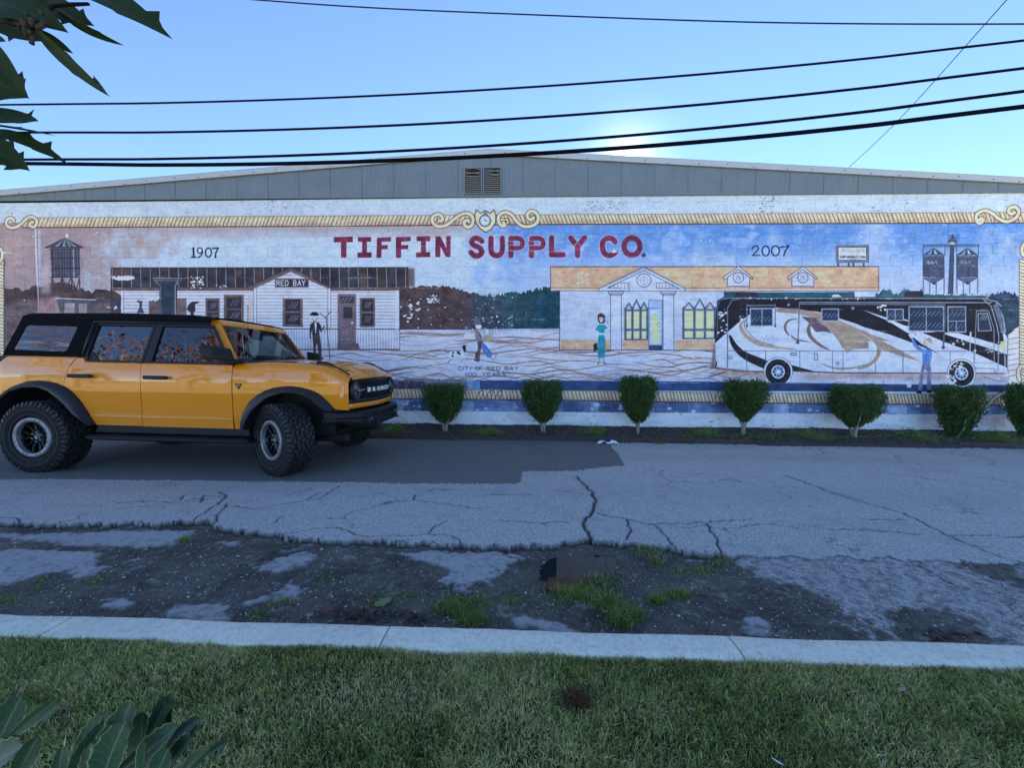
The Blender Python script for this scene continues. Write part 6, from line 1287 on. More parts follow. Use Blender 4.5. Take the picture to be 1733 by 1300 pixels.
# steel bumper with end caps, lamps, hooks
pl = [(-.86, 1.98), (-.84, 2.12), (-.62, 2.35), (-.50, 2.40), (.50, 2.40), (.62, 2.35), (.84, 2.08), (.86, 1.98)]
pr = []
for y, x in pl:
    e = max(0, abs(y)-.5); pr.append([(x-.10, y*.97, .775), (x-.02, y, .772), (x, y, .755), (x+.004, y, .705), (x-.02, y, .690), (x-.02, y, .615+e*.18), (x, y, .600+e*.2), (x-.03, y, .555+e*.28), (x-.12, y*.97, .545+e*.28)])
bump = tb(MB().grid(pr, smooth=False), 'front_bumper', M_PLAS)
tb(MB().bbox(1.9, 2.30, -.60, .60, .60, .74, .02), 'bumper_core', M_UNDER, bump); tb(MB().bbox(2.25, 2.385, -.30, .30, .617, .688, .006), 'bumper_recess', M_UNDER, bump); tb(MB().bbox(2.30, 2.392, -.52, -.38, .62, .70, .008), 'bumper_pod', M_PLAS2, bump); tb(MB().bbox(2.30, 2.392, .38, .52, .62, .70, .008), 'bumper_pod', M_PLAS2, bump)
for y in (-.33, .33):
    hk = MB(); hk.tube([(2.34, y-.03, .60), (2.45, y-.03, .60), (2.475, y, .60), (2.45, y+.03, .60), (2.34, y+.03, .60)], .013, 8); tb(hk, 'tow_hook', M_PLAS2, bump)
for y in (-.44, .44): tb(MB().lathe([(.001, .012), (.028, .008), (.034, -.01)], 14, 'x', (2.388, y, .66)), 'fog_lamp', M_LENS, bump)
tb(MB().add([(2.12, -.70, .56), (2.12, .70, .56), (1.75, .62, .38), (1.75, -.62, .38)], [(0, 1, 2, 3)]), 'skid_plate', M_UNDER, bump, fix=False)
# fender badge, aerial
tri = [(.925, 1.100), (1.012, 1.100), (.972, 1.030)]
for s in (-1, 1):
    bd = tb(MB().prism(tri, s*.878, s*.888), 'fender_badge', M_PLAS); tb(MB().prism([(.936, 1.094), (1.001, 1.094), (.971, 1.042)], s*.8885, s*.8905), 'badge_face', M_BRONZE, bd)
tb(MB().tube([(.985, -.735, 1.345), (.985, -.735, 1.375), (.987, -.735, 1.38), (1.0, -.735, 2.05)], [.014, .012, .0042, .0030], 6), 'aerial', mat('aerial_dark', (.05, .03, .03), .5))
# interior
it = MB(); it.bbox(.30, .86, -.72, .72, 1.12, 1.36, .05); it.bbox(.35, .60, .15, .60, 1.34, 1.42, .03); dash = tb(it, 'dashboard', M_INT)
sw = MB(); M_ = Matrix.Translation((.22, .38, 1.30)) @ Matrix.Rotation(rad(-28), 4, 'Y'); ring = [tuple(M_ @ Vector((0, .19*math.cos(a), .19*math.sin(a)))) for a in np.linspace(0, 2*math.pi, 25)]; sw.tube(ring, .016, 8, cap=False); sw.tube([tuple(M_ @ Vector((0, -.18, 0))), tuple(M_ @ Vector((.03, 0, 0))), tuple(M_ @ Vector((0, .18, 0)))], .02, 6); tb(sw, 'steering_wheel', M_INT)
for x0 in (-.35, -1.20):
    for y in (-.37, .37):
        se = MB(); M_ = Matrix.Translation((x0, y, .95)) @ Matrix.Rotation(rad(-14), 4, 'Y'); se.bbox(-.07, .07, -.24, .24, 0, .58, .05, M_); se.bbox(-.05, .06, -.13, .13, .62, .80, .04, M_); se.tube([tuple(M_ @ Vector((0, q, .55))) for q in (-.06,)]+[tuple(M_ @ Vector((0, -.06, .66)))], .008, 6); se.bbox(x0-.02, x0+.48, y-.25, y+.25, .82, .98, .05); tb(se, 'seat', M_SEAT)
rb = MB()
for s in (-1, 1): rb.tube([(.42, s*.60, 1.80), (-.2, s*.62, 1.83), (-1.0, s*.62, 1.83), (-1.75, s*.62, 1.80), (-1.95, s*.66, 1.40)], .035, 8); rb.tube([(-.18, s*.62, 1.83), (-.22, s*.70, 1.33)], .035, 8); rb.tube([(.42, s*.60, 1.80), (.74, s*.68, 1.40)], .03, 8)
for x in (-.2, -1.0): rb.tube([(x, -.62, 1.83), (x, .62, 1.83)], .03, 8)
rb.bbox(.555, .575, -.13, .13, 1.66, 1.74, .006); tb(rb, 'roll_cage', M_INT)

# --- wheels
def wheel_meshes():
    W2 = .157; ty = MB()
    half = [(.222, .098), (.232, .118), (.262, .140), (.310, .155), (.352, .157), (.385, .152), (.404, .143), (.414, .128), (.417, .10), (.418, .05), (.418, 0)]
    prof = [(r, -a) for r, a in half]+[(r, a) for r, a in half[::-1][1:]]
    ty.lathe(prof, 72); tyre = ty.mesh('tyre', M_TYRE)
    tr_ = MB(); NB = 46
    cols = [(-.118, .040, .9), (-.066, .044, -.8), (-.014, .044, .8), (.040, .044, -.8), (.090, .040, .8)]
    for ci, (c0, cw, sk) in enumerate(cols):
        for k in range(NB):
            a0 = 2*math.pi*(k+(.5 if ci % 2 else 0))/NB; da = 2*math.pi/NB*.40; jog = .008*(1 if k % 2 else -1)
            def pt(r, a, h): return (r*math.cos(a), h, r*math.sin(a))
            h0, h1 = c0-cw*.08+jog, c0+cw*.72+jog; q = sk*.045; r0, r1 = .412, .4305
            lo = [pt(r0, a0-da-q*.5, h0), pt(r0, a0+da-q*.5, h0), pt(r0, a0+da+q*.5, h1), pt(r0, a0-da+q*.5, h1)]; hi = [pt(r1, a0-da*.9-q*.5, h0+.002), pt(r1, a0+da*.9-q*.5, h0+.002), pt(r1, a0+da*.9+q*.5, h1-.002), pt(r1, a0-da*.9+q*.5, h1-.002)]
            tr_.hexa(lo+hi)
    for sgn in (-1, 1):
        for k in range(NB):
            a0 = 2*math.pi*(k+.25)/NB; da = 2*math.pi/NB*(.33 if k % 2 else .26); L_ = .376 if k % 2 else .388
            def pt(r, a, h): return (r*math.cos(a), h*sgn, r*math.sin(a))
            tr_.hexa([pt(L_, a0-da, .150), pt(L_, a0+da, .150), pt(.430, a0+da, .122), pt(.430, a0-da, .122), pt(L_, a0-da*.9, .1585), pt(L_, a0+da*.9, .1585), pt(.428, a0+da*.9, .140), pt(.428, a0-da*.9, .140)])
    for r in (.275, .335):                                   # raised sidewall rings
        tr_.lathe([(r-.006, -.146 if r < .3 else -.157), (r-.004, -.1505 if r < .3 else -.1605), (r+.004, -.1525 if r < .3 else -.1605), (r+.006, -.150 if r < .3 else -.157)], 48)
    tread = tr_.mesh('tread', mat('tread_rubber_sheen', (.020, .020, .021), .62, spec=.45))  # tread blocks coloured lighter than the tyre, standing in for their sheen
    # outer side is -y
    rg = MB(); rg.lathe([(.186, -.110), (.188, -.140), (.194, -.150), (.226, -.152), (.236, -.146), (.240, -.128), (.236, -.110)], 64); ring = rg.mesh('beadlock_ring', M_RING)
    bt = MB()
    for k in range(8):
        for d in (-.07, .07): a = 2*math.pi*(k+.5)/8+d*1.6; bt.lathe([(.0065, -.1525), (.0065, -.1555), (.0001, -.1556)], 8, 'y', (.210*math.cos(a), 0, .210*math.sin(a)))
    for k in range(40): a = 2*math.pi*k/40; bt.box(-.006, .006, -.1495, -.142, .181, .190, Matrix.Rotation(a, 4, 'Y'))
    bolts = bt.mesh('ring_bolts', M_RIM)
    rm = MB(); rm.lathe([(.205, -.10), (.200, -.118), (.194, -.118), (.188, -.06), (.186, .10), (.21, .12)], 56); rm.lathe([(.187, -.02), (.10, -.01), (.001, -.01)], 40)
    for k in range(6):                                       # six paired spokes with cupped windows
        a = 2*math.pi*k/6+.1; R_ = Matrix.Rotation(a, 4, 'Y')
        for d in (-1, 1):
            p = [(.050, d*.030), (.090, d*.020), (.135, d*.030), (.190, d*.066)]; w = [.018, .014, .014, .020]; dep = [-.088, -.094, -.098, -.106]; sec = []
            for (r, t), ww, dd in zip(p, w, dep): sec.append([tuple(R_ @ Vector(q)) for q in ((r, dd+.03, t-ww*.8), (r, dd, t-ww*.55), (r, dd, t+ww*.55), (r, dd+.03, t+ww*.8))])
            rm.grid(sec)
        am = [tuple(R_ @ Vector((.11+.045*math.cos(q), -.060, .0+.030*math.sin(q)*1.4))) for q in np.linspace(-1.9, 1.9, 12)]; rm.tube(am, .007, 6)
    rm.lathe([(.068, -.06), (.066, -.085), (.050, -.092), (.001, -.092)], 32); rim = rm.mesh('rim', M_RIM)
    nt = MB()
    for k in range(6): a = 2*math.pi*k/6+.4; nt.lathe([(.011, -.085), (.010, -.104), (.006, -.108), (.0001, -.108)], 8, 'y', (.057*math.cos(a), 0, .057*math.sin(a)))
    nt.lathe([(.029, -.092), (.030, -.098), (.024, -.099), (.023, -.0965), (.0001, -.0965)], 24); nt.tube([(-.010, -.0985, .010), (.003, -.0985, .002), (.010, -.0985, .010), (.0, -.0985, -.014)], .0025, 5); nuts = nt.mesh('lug_nuts', M_CHROME)
    br = MB(); br.lathe([(.001, .03), (.165, .03), (.165, .045), (.001, .045)], 32); brake = br.mesh('brake_disc', mat('brake_steel', (.02, .02, .021), .6, .3))
    return tyre, tread, ring, bolts, rim, nuts, brake
WM = wheel_meshes()
def add_wheel(x, s, steer=0., name='wheel', z=.430, y=None, M=None):
    w = empty(name, (x, s*.845 if y is None else y, z)); w.parent = truck
    w.rotation_euler = (0, rad(random.Random(x*9+s).uniform(0, 60)), (0 if s < 0 else math.pi)+steer)
    if s < 0 and x < 0: w.rotation_euler[1] = 0
    w.rotation_mode = 'XYZ'
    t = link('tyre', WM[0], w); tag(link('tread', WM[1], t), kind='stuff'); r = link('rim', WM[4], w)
    link('beadlock_ring', WM[2], r); tag(link('ring_bolts', WM[3], r), kind='stuff'); tag(link('lug_nuts', WM[5], r), kind='stuff'); link('brake_disc', WM[6], w); return w
for s in (-1, 1): add_wheel(-1.475, s); add_wheel(1.475, s, rad(-30))
sp_ = add_wheel(-2.42, -1, 0, 'spare_wheel', .98, .05); sp_.rotation_euler = (0, 0, rad(-90))
tb(MB().bbox(-2.34, -2.225, -.15, .25, .85, 1.10, .02), 'spare_carrier', M_PLAS)
# ---------------------------------------------------------------------------
# planting bed: mulch, edging boards, clipped shrubs, low shrubs
# ---------------------------------------------------------------------------
rng = np.random.RandomState(8)
n = NT('bark_mulch'); co = n.coord(); n.set(Base_Color=n.mix((.035, .025, .022), (.105, .078, .066), n.noise(45, 5, .7, co)), Roughness=.95); n.bump(n.noise(70, 4, .7, co), .8, .012); M_MULCH = n.m
n = NT('mulch_chips'); n.set(Base_Color=n.mix((.030, .022, .020), (.22, .165, .14), n.attr('tint')), Roughness=.9); M_CHIP = n.m
bx = np.linspace(-13, 12, 260); by = np.concatenate([[BED_Y-.16, BED_Y-.11, BED_Y-.06], np.linspace(BED_Y-.02, WALL_Y+.003, 14)]); BX, BY = np.meshgrid(bx, by)
def bed_h(X, Y): return .045+.125*np.clip((Y-BED_Y)/.6, 0, 1)+.03*(vnoise(X, Y, 1.6, 90, 2)-.5)+.03*(vnoise(X, Y, 8, 95, 2)-.5)
gap_ = ((BX > 3.95) & (BX < 7.3)).astype(float); BZ = np.where(BY < BED_Y-.03, np.where(gap_ > 0, .045*np.clip((BY-BED_Y+.16)/.14, 0, 1)-.004, -.04), bed_h(BX, BY)); bi = np.arange(BX.size).reshape(BX.shape); BF = np.stack([bi[:-1, :-1], bi[:-1, 1:], bi[1:, 1:], bi[1:, :-1]], -1).reshape(-1, 4)
tag(link('planting_bed', np_mesh('planting_bed', np.stack([BX, BY, BZ], -1).reshape(-1, 3), BF, M_MULCH, True)), kind='structure')
N = 9000; mx_ = rng.uniform(-5, 11.5, N); my_ = rng.uniform(BED_Y-.01, WALL_Y-.02, N)
spill = rng.rand(N) < .16; mx_[spill] = rng.uniform(4.2, 8.4, spill.sum()); my_[spill] = BED_Y-np.abs(rng.normal(0, .07, spill.sum())); far = spill & (rng.rand(N) < .3); mx_[far] = rng.uniform(-3, 11, far.sum())
mz_ = np.where(spill & (my_ < BED_Y-.005), .006, bed_h(mx_, my_)+.006)
tag(link('mulch', pebbles(rng, mx_, my_, mz_, rng.uniform(.007, .024, N), 'mulch', M_CHIP, .5)), 'dark brown bark mulch spread along the foot of the wall', 'mulch', kind='stuff')
M_TIMB = mat('edging_brown', (.060, .036, .032), .8, var=.35, vscale=14., bump=.5, bscale=40.)
for a, b, tilt, lb in ((-6.2, -1.9, 0., 'weathered brown edging board partly hidden behind the truck'), (-1.88, .72, .004, 'long brown edging board in front of the two leftmost clipped shrubs'), (.745, 3.9, -.004, 'brown edging board beside the white litter, weeds against it'), (7.35, 10.8, .0, 'rightmost brown edging board, half buried in mulch')):
    m = MB(); K = 16
    rows = []
    for j in range(K+1):
        x = a+(b-a)*j/K; yy = BED_Y-.012+tilt*(j-K/2)*.4+.005*math.sin(x*3); zz = .085+.006*math.sin(x*2.1)
        rows.append([(x, yy-.020, -.03), (x, yy-.022, zz-.008), (x, yy-.016, zz), (x, yy+.016, zz), (x, yy+.022, zz-.008), (x, yy+.02, -.03)])
    m.grid(rows, smooth=False); m.f += [tuple(range(6)), tuple(range(K*6+5, K*6-1, -1))]; m.sm += [False, False]
    o = m.build('edging_board', M_TIMB); tag(o, lb, 'edging', 'edging boards along the bed')

def leaf_mat(name, a, b, rough=.5, tr=.25, spec=.4):
    n = NT(name); c = n.mix(a, b, n.attr('tint')); n.set(Base_Color=c, Roughness=rough); n.b.inputs['Specular IOR Level'].default_value = spec
    t = n.n('ShaderNodeBsdfTranslucent'); n.l(c, t.inputs[0]); mx = n.n('ShaderNodeMixShader'); mx.inputs[0].default_value = tr; n.l(n.b.outputs[0], mx.inputs[1]); n.l(t.outputs[0], mx.inputs[2]); n.l(mx.outputs[0], n.out.inputs[0]); return n.m
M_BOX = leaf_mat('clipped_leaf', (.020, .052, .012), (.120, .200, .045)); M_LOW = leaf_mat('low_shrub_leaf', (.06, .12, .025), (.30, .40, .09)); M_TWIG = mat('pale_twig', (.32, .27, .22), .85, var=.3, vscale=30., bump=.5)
def leaves(name, C, D, L, Wd, rng, mat_, tint=None):
    """diamond leaves: centre base C, direction D, length L, width Wd"""
    N = len(C); D = D/np.linalg.norm(D, axis=1, keepdims=True); R = rng.normal(size=(N, 3)); S = np.cross(D, R); S /= np.linalg.norm(S, axis=1, keepdims=True)+1e-9; U = np.cross(S, D)
    v = np.stack([C, C+D*(L*.5)[:, None]+S*(Wd*.5)[:, None]+U*(L*.06)[:, None], C+D*L[:, None], C+D*(L*.5)[:, None]-S*(Wd*.5)[:, None]+U*(L*.06)[:, None]], 1)
    me = np_mesh(name, v.reshape(-1, 3), np.arange(N*4).reshape(N, 4), mat_, False); att(me, 'tint', np.repeat(rng.rand(N) if tint is None else tint, 4)); return me
def clipped_shrub(x, y, zb, ztop, rx, shape, seed, label, lean=0.):
    rng = np.random.RandomState(seed); t = empty('clipped_shrub', (x, y, zb)); tag(t, label, 'shrub', 'clipped shrubs along the wall'); H = ztop-zb
    prof = lambda u: np.interp(u, [p[0] for p in shape], [p[1] for p in shape])      # radius fraction by height fraction
    # shoots: origin on inner volume, pointing up and out
    NS = 2900; u = rng.uniform(shape[0][0], 1.0, NS); a = rng.uniform(0, 2*np.pi, NS); lump = 1+.10*np.sin(a*3+seed)+.09*np.sin(a*5+u*9+seed*2)+.07*np.sin(a*9-u*14+seed); rr_ = prof(u)*lump*np.sqrt(rng.uniform(.12, 1.0, NS))
    X = np.cos(a)*rr_*rx+lean*u*H; Y = np.sin(a)*rr_*rx*.86; Zs = u*H-.05*H*(rr_/np.maximum(prof(u), .01))**2*0
    O = np.stack([X, Y, Zs-.05], -1); Dd = np.stack([np.cos(a)*.55*rr_, np.sin(a)*.55*rr_, np.full(NS, 1.0)], -1)+rng.normal(0, .28, (NS, 3)); Dd /= np.linalg.norm(Dd, axis=1, keepdims=True)
    LN = 7; C, DD = [], []
    SL = rng.uniform(.05, .12, NS)*np.where(rng.rand(NS) < .10, 1.5, 1.)
    for k in range(LN):
        f = (k+.6)/LN; C.append(O+Dd*(SL*f)[:, None]); q = Dd*.75+rng.normal(0, .62, (NS, 3)); DD.append(q)
    C = np.concatenate(C); DD = np.concatenate(DD); n_ = len(C)
    depth = np.clip(np.hypot(C[:, 0], C[:, 1])/(rx*1.0), 0, 1)
    link('crown', leaves('crown', C, DD, rng.uniform(.022, .044, n_), rng.uniform(.011, .021, n_), rng, M_BOX, np.clip(rng.rand(n_)*.8+.2*rng.rand(n_), 0, 1)), t)
    z0 = shape[0][0]*H
    for k in range(rng.randint(3, 6)):
        a = rng.uniform(0, 6.28); b = rx*.10*rng.uniform(.2, 1); e = rx*.55*rng.uniform(.4, 1)
        MB().tube([(b*math.cos(a), b*math.sin(a)*.8, -.06), (b*1.3*math.cos(a), b*1.2*math.sin(a), z0*.5), (e*math.cos(a), e*math.sin(a), z0+.12), (e*1.3*math.cos(a), e*1.3*math.sin(a), z0+.35)], [.021, .018, .014, .006], 6).build('stem', M_TWIG, t)
    return t
VASE = [(.20, .25), (.32, .52), (.50, .80), (.70, .96), (.86, 1.0), (.95, .93), (1.0, .80)]
def bushpos(px, y): return float(px_plane(px, 700, 1, y)[0])
def zat(py, y, px): return float(px_plane(px, py, 1, y)[2])
for i, (px_, l, r_, ty_, sh, lb, sd) in enumerate((
    (753, 713, 793, 647, [(.22, .22), (.32, .52), (.48, .80), (.70, .98), (.92, 1.0), (1.0, .96)], 'clipped shrub nearest the truck with a flat top and splayed pale stems', 11),
    (919, 880, 957, 642, [(.23, .22), (.34, .55), (.50, .84), (.72, 1.0), (.92, .98), (1.0, .88)], 'rounded clipped shrub below the blue road band, second from the truck', 12),
    (1080, 1045, 1114, 635, [(.23, .26), (.34, .55), (.52, .82), (.75, 1.0), (.93, .95), (1.0, .82)], 'tall narrow clipped shrub below the painted hall windows', 13),
    (1259, 1219, 1301, 641, [(.28, .12), (.40, .42), (.55, .76), (.75, 1.0), (.93, .95), (1.0, .82)], 'clipped shrub on a bare pale trunk below the painted rear wheel', 14),
    (1447, 1401, 1493, 650, [(.22, .18), (.34, .58), (.52, .88), (.72, 1.0), (.92, .96), (1.0, .84)], 'widest clipped shrub, broad and squat, below the painted motorhome', 15),
    (1621, 1583, 1657, 652, [(.06, .30), (.25, .66), (.50, .88), (.75, 1.0), (.93, .98), (1.0, .90)], 'dense clipped shrub reaching the mulch below the painted front wheel', 16),
    (1740, 1704, 1778, 648, [(.10, .25), (.28, .60), (.50, .86), (.75, 1.0), (.92, .95), (1.0, .75)], 'clipped shrub cut off by the right edge of the picture', 17))):
    y = 7.03; xl, xr = bushpos(l, y), bushpos(r_, y); clipped_shrub((xl+xr)/2, y, .105, zat(ty_, y, px_)-.045, (xr-xl)/2*.80, sh, sd, lb)
def low_shrub(px_, py_, w, h, seed, label, col=M_LOW):
    rng = np.random.RandomState(seed); y = 6.95; x = bushpos(px_, y); t = empty('low_shrub', (x, y, .08)); tag(t, label, 'shrub', 'low light green shrubs in the bed'); NS = 210
    a = rng.uniform(0, 6.28, NS); el = rng.uniform(.15, 1.3, NS); LN = 11; C, DD = [], []; ln = rng.uniform(.5, 1.0, NS); o = rng.normal(0, w*.16, (NS, 2))
    for k in range(LN):
        f = (k+1)/LN; d = np.stack([np.cos(a)*np.cos(el)*w*.55, np.sin(a)*np.cos(el)*w*.42, np.sin(el)*h], -1)*(ln*f)[:, None]; d[:, 2] -= .25*h*f*f*(np.cos(el)**2); d[:, :2] += o; C.append(d); q = np.stack([np.cos(a), np.sin(a), np.full(NS, .5)], -1)+rng.normal(0, .7, (NS, 3)); DD.append(q)
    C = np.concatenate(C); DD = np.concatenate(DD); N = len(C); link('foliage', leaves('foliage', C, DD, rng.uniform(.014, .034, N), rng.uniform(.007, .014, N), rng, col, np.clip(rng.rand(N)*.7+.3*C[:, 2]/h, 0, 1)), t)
    m = MB()
    for k in range(5): q = rng.uniform(0, 6.28); m.tube([(0, 0, -.03), (.3*w*math.cos(q), .25*w*math.sin(q), h*.35)], [.006, .003], 5)
    m.build('stem', M_TWIG, t)
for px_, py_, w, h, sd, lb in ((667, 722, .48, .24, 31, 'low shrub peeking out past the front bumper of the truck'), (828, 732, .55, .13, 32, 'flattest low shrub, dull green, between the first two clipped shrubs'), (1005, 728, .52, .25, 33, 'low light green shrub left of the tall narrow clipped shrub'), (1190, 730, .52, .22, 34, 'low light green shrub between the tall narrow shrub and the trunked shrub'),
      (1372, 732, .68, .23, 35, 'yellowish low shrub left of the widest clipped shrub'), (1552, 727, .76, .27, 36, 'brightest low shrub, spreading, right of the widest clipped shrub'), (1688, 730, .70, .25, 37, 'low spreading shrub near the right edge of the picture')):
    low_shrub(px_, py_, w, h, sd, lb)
# creeping weeds at the edging
wx2, wy2, wh2 = [], [], []
for (a, b, s_, k) in ((1055, 745, .10, 60), (1115, 747, .05, 40), (1157, 746, .07, 60), (1170, 744, .1, 40), (1265, 744, .25, 140), (1340, 742, .25, 160), (1430, 744, .2, 80), (1520, 745, .18, 110), (1660, 748, .3, 140), (770, 742, .06, 40), (700, 740, .1, 24)):
    p = px_plane(a, b, 2, .04); k = int(k*1.7); wx2 += list(p[0]+rng.normal(0, s_, k)); wy2 += list(np.minimum(p[1]+rng.normal(0, .06, k), 7.0)); wh2 += list(rng.uniform(.03, .08, k))
wx2, wy2, wh2 = map(np.array, (wx2, wy2, wh2)); wz2 = np.where(wy2 > BED_Y, bed_h(wx2, wy2)-.01, -.005)
tag(link('bed_weeds', blades(rng, wx2, wy2, wz2, wh2, rng.uniform(.010, .022, len(wx2)), .9, 0, 'bed_weeds', grass_mat('bed_weed_blades', (.05, .10, .015), (.20, .30, .06), (.34, .30, .15)), (rng.rand(len(wx2)) < .15)*.6)), 'small green weeds creeping along the front of the mulch bed', 'weeds', kind='stuff')
# crumpled white litter by the kerb of the bed
p = px_plane(1028, 752, 2, 0.); rl = random.Random(4); m = MB(); G_ = []
for i in range(9):
    row = []
    for j in range(6): row.append((-.17+.34*i/8+rl.uniform(-.02, .02), -.05+.10*j/5+rl.uniform(-.015, .015), max(.006, .055*math.exp(-((i-2.2)/1.5)**2)+.045*math.exp(-((i-6.2)/1.3)**2)+rl.uniform(-.018, .02))))
    G_.append(row)
m.grid(G_, smooth=False); tag(m.build('crumpled_paper', mat('white_paper', (.82, .82, .80), .8), None, (p[0], p[1], .008), fix=False), 'crumpled white paper litter lying against the edging board', 'litter')

# ---------------------------------------------------------------------------
# holly close to the camera
# ---------------------------------------------------------------------------
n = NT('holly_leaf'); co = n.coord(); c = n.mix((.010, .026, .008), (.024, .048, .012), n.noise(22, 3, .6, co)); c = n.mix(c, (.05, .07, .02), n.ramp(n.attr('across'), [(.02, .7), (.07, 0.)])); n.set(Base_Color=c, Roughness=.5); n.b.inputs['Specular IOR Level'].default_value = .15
t_ = n.n('ShaderNodeBsdfTranslucent'); t_.inputs[0].default_value = (.05, .075, .006, 1); mx = n.n('ShaderNodeMixShader'); mx.inputs[0].default_value = .2; n.l(n.b.outputs[0], mx.inputs[1]); n.l(t_.outputs[0], mx.inputs[2]); n.l(mx.outputs[0], n.out.inputs[0]); n.bump(n.noise(60, 3, .6, co), .2, .002); M_HOLLY_SILHOUETTE = n.m  # leaf colour darkened to stand as a near silhouette against the sky
n = NT('holly_leaf_lower'); co = n.coord(); c = n.mix((.014, .050, .030), (.036, .098, .048), n.noise(16, 4, .6, co)); vein = n.math('SINE', n.math('ADD', n.math('MULTIPLY', n.attr('along'), 60.), n.math('MULTIPLY', n.attr('across'), -9.))); c = n.mix(c, (.10, .21, .10), n.math('MULTIPLY', n.ramp(vein, [(.86, 0.), (1., .25)]), 1.)); c = n.mix(c, (.16, .26, .13), n.ramp(n.attr('across'), [(.02, .6), (.08, 0.)])); c = n.mix(c, (.34, .42, .18), n.ramp(n.attr('across'), [(.90, 0.), (.99, .8)])); gm = n.n('ShaderNodeNewGeometry'); c = n.mix(c, (.022, .055, .010), n.math('MULTIPLY', gm.outputs['Backfacing'], .85)); n.set(Base_Color=c, Roughness=.42); n.b.inputs['Specular IOR Level'].default_value = .5; n.bump(n.noise(45, 3, .6, co), .25, .003); M_HOLLY2 = n.m  # lighter leaf colours with veins and margin for the lower shrub
M_HTWIG = mat('holly_twig', (.045, .032, .025), .8, var=.3, vscale=60.)
def holly_leaf(base, tip, width, spines, up, parent, cup=.25, seed=0, ob=False):
    """spiny leaf from base to tip; spines: list of (position 0..1, side, out)"""
    base, tip = Vector(base), Vector(tip); ax = tip-base; L = ax.length; ax.normalize(); up = Vector(up); sd = ax.cross(up).normalized(); nrm_ = sd.cross(ax).normalized()
    NSEG = 24; prof = (lambda t: max(0., math.sin(math.pi*min(1, t)**1.45))**.55) if ob else (lambda t: max(0., math.sin(math.pi*min(1, t*1.02)**.85))**.72*(1-.25*t))
    def edge(side):
        out = []
        for i in range(NSEG+1):
            t = i/NSEG; w = width*.5*prof(t) if 0 < t < 1 else 0.
            for (p, s_, o_) in spines:
                if s_ == side: d = abs(t-p); w += width*o_*max(0, 1-d/.045)*(1 if t < .97 else 0)
            out.append((t, w))
        return out
    eL, eR = edge(-1), edge(1); vs_, fs_ = [], []; curve = .06*math.sin(seed*1.7)
    for (t, wl), (_, wr) in zip(eL, eR):
        c = base+ax*(L*t)+nrm_*(L*(curve*math.sin(math.pi*t)-.06*t*t))
        vs_ += [c-sd*wl+nrm_*(wl*cup), c-sd*wl*.5+nrm_*(wl*cup*.25), c, c+sd*wr*.5+nrm_*(wr*cup*.25), c+sd*wr+nrm_*(wr*cup)]
    for i in range(NSEG):
        for k in range(4): fs_.append((i*5+k, i*5+k+1, (i+1)*5+k+1, (i+1)*5+k))
    m = MB(); m.add(vs_, fs_, True); o = m.build('leaf', M_HOLLY2 if parent is hs else M_HOLLY_SILHOUETTE, parent, fix=False); att(o.data, 'across', np.tile([1., .5, 0., .5, 1.], NSEG+1)); att(o.data, 'along', np.repeat(np.linspace(0, 1, NSEG+1), 5))
def at(px_, py_, d):
    r = px_ray(np.float64(px_), np.float64(py_)); return Vector(C_POS+r*d)          # d = depth along the view axis
D0 = .46; hs = None
hol = empty('holly_tree', (-1.25, .42, LZ)); tag(hol, 'holly tree branch with dark spiny leaves hanging in at the upper left', 'holly')
def hl(b, t, w, sp, d1=0., d2=0., up=None, sd=0, par=None, cup=.25, D=None, par_off=None):
    D = D or D0; par = par or hol; B, T = at(*b, D+d1), at(*t, D+d2); off = par.location; v = Vector(up) if up else Vector((.1, -.9, .45)); holly_leaf(B-off, T-off, w, sp, v, par, cup, sd, par is hs)
px_m = D0/FPX
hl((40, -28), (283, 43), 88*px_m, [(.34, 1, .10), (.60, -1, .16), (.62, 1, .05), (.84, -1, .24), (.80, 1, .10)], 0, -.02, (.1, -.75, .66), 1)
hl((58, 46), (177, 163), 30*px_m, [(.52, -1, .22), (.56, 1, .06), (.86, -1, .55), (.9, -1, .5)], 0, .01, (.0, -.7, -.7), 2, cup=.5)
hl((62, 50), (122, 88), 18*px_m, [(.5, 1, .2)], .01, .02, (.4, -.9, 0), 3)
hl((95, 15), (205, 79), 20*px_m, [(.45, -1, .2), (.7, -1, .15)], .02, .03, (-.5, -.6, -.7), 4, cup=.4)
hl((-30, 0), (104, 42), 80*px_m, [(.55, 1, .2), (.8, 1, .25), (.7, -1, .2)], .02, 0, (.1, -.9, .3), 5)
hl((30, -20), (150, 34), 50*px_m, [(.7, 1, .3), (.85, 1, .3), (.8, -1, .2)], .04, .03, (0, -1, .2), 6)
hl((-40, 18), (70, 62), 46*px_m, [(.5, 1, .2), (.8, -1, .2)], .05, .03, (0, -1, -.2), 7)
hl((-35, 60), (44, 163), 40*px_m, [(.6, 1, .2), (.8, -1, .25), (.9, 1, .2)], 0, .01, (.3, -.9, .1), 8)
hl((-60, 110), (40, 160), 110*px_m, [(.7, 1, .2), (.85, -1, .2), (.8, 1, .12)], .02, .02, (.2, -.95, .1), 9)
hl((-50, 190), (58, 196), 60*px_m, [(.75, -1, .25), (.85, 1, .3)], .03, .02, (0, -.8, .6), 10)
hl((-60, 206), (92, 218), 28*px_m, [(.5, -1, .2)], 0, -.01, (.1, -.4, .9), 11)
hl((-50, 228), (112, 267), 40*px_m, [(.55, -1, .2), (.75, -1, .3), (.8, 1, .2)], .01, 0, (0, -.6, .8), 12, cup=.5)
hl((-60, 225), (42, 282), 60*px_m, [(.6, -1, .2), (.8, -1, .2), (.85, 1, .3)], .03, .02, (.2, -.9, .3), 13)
hl((-20, 58), (8, 68), 14*px_m, [], .0, .0, (0, -1, 0), 14)
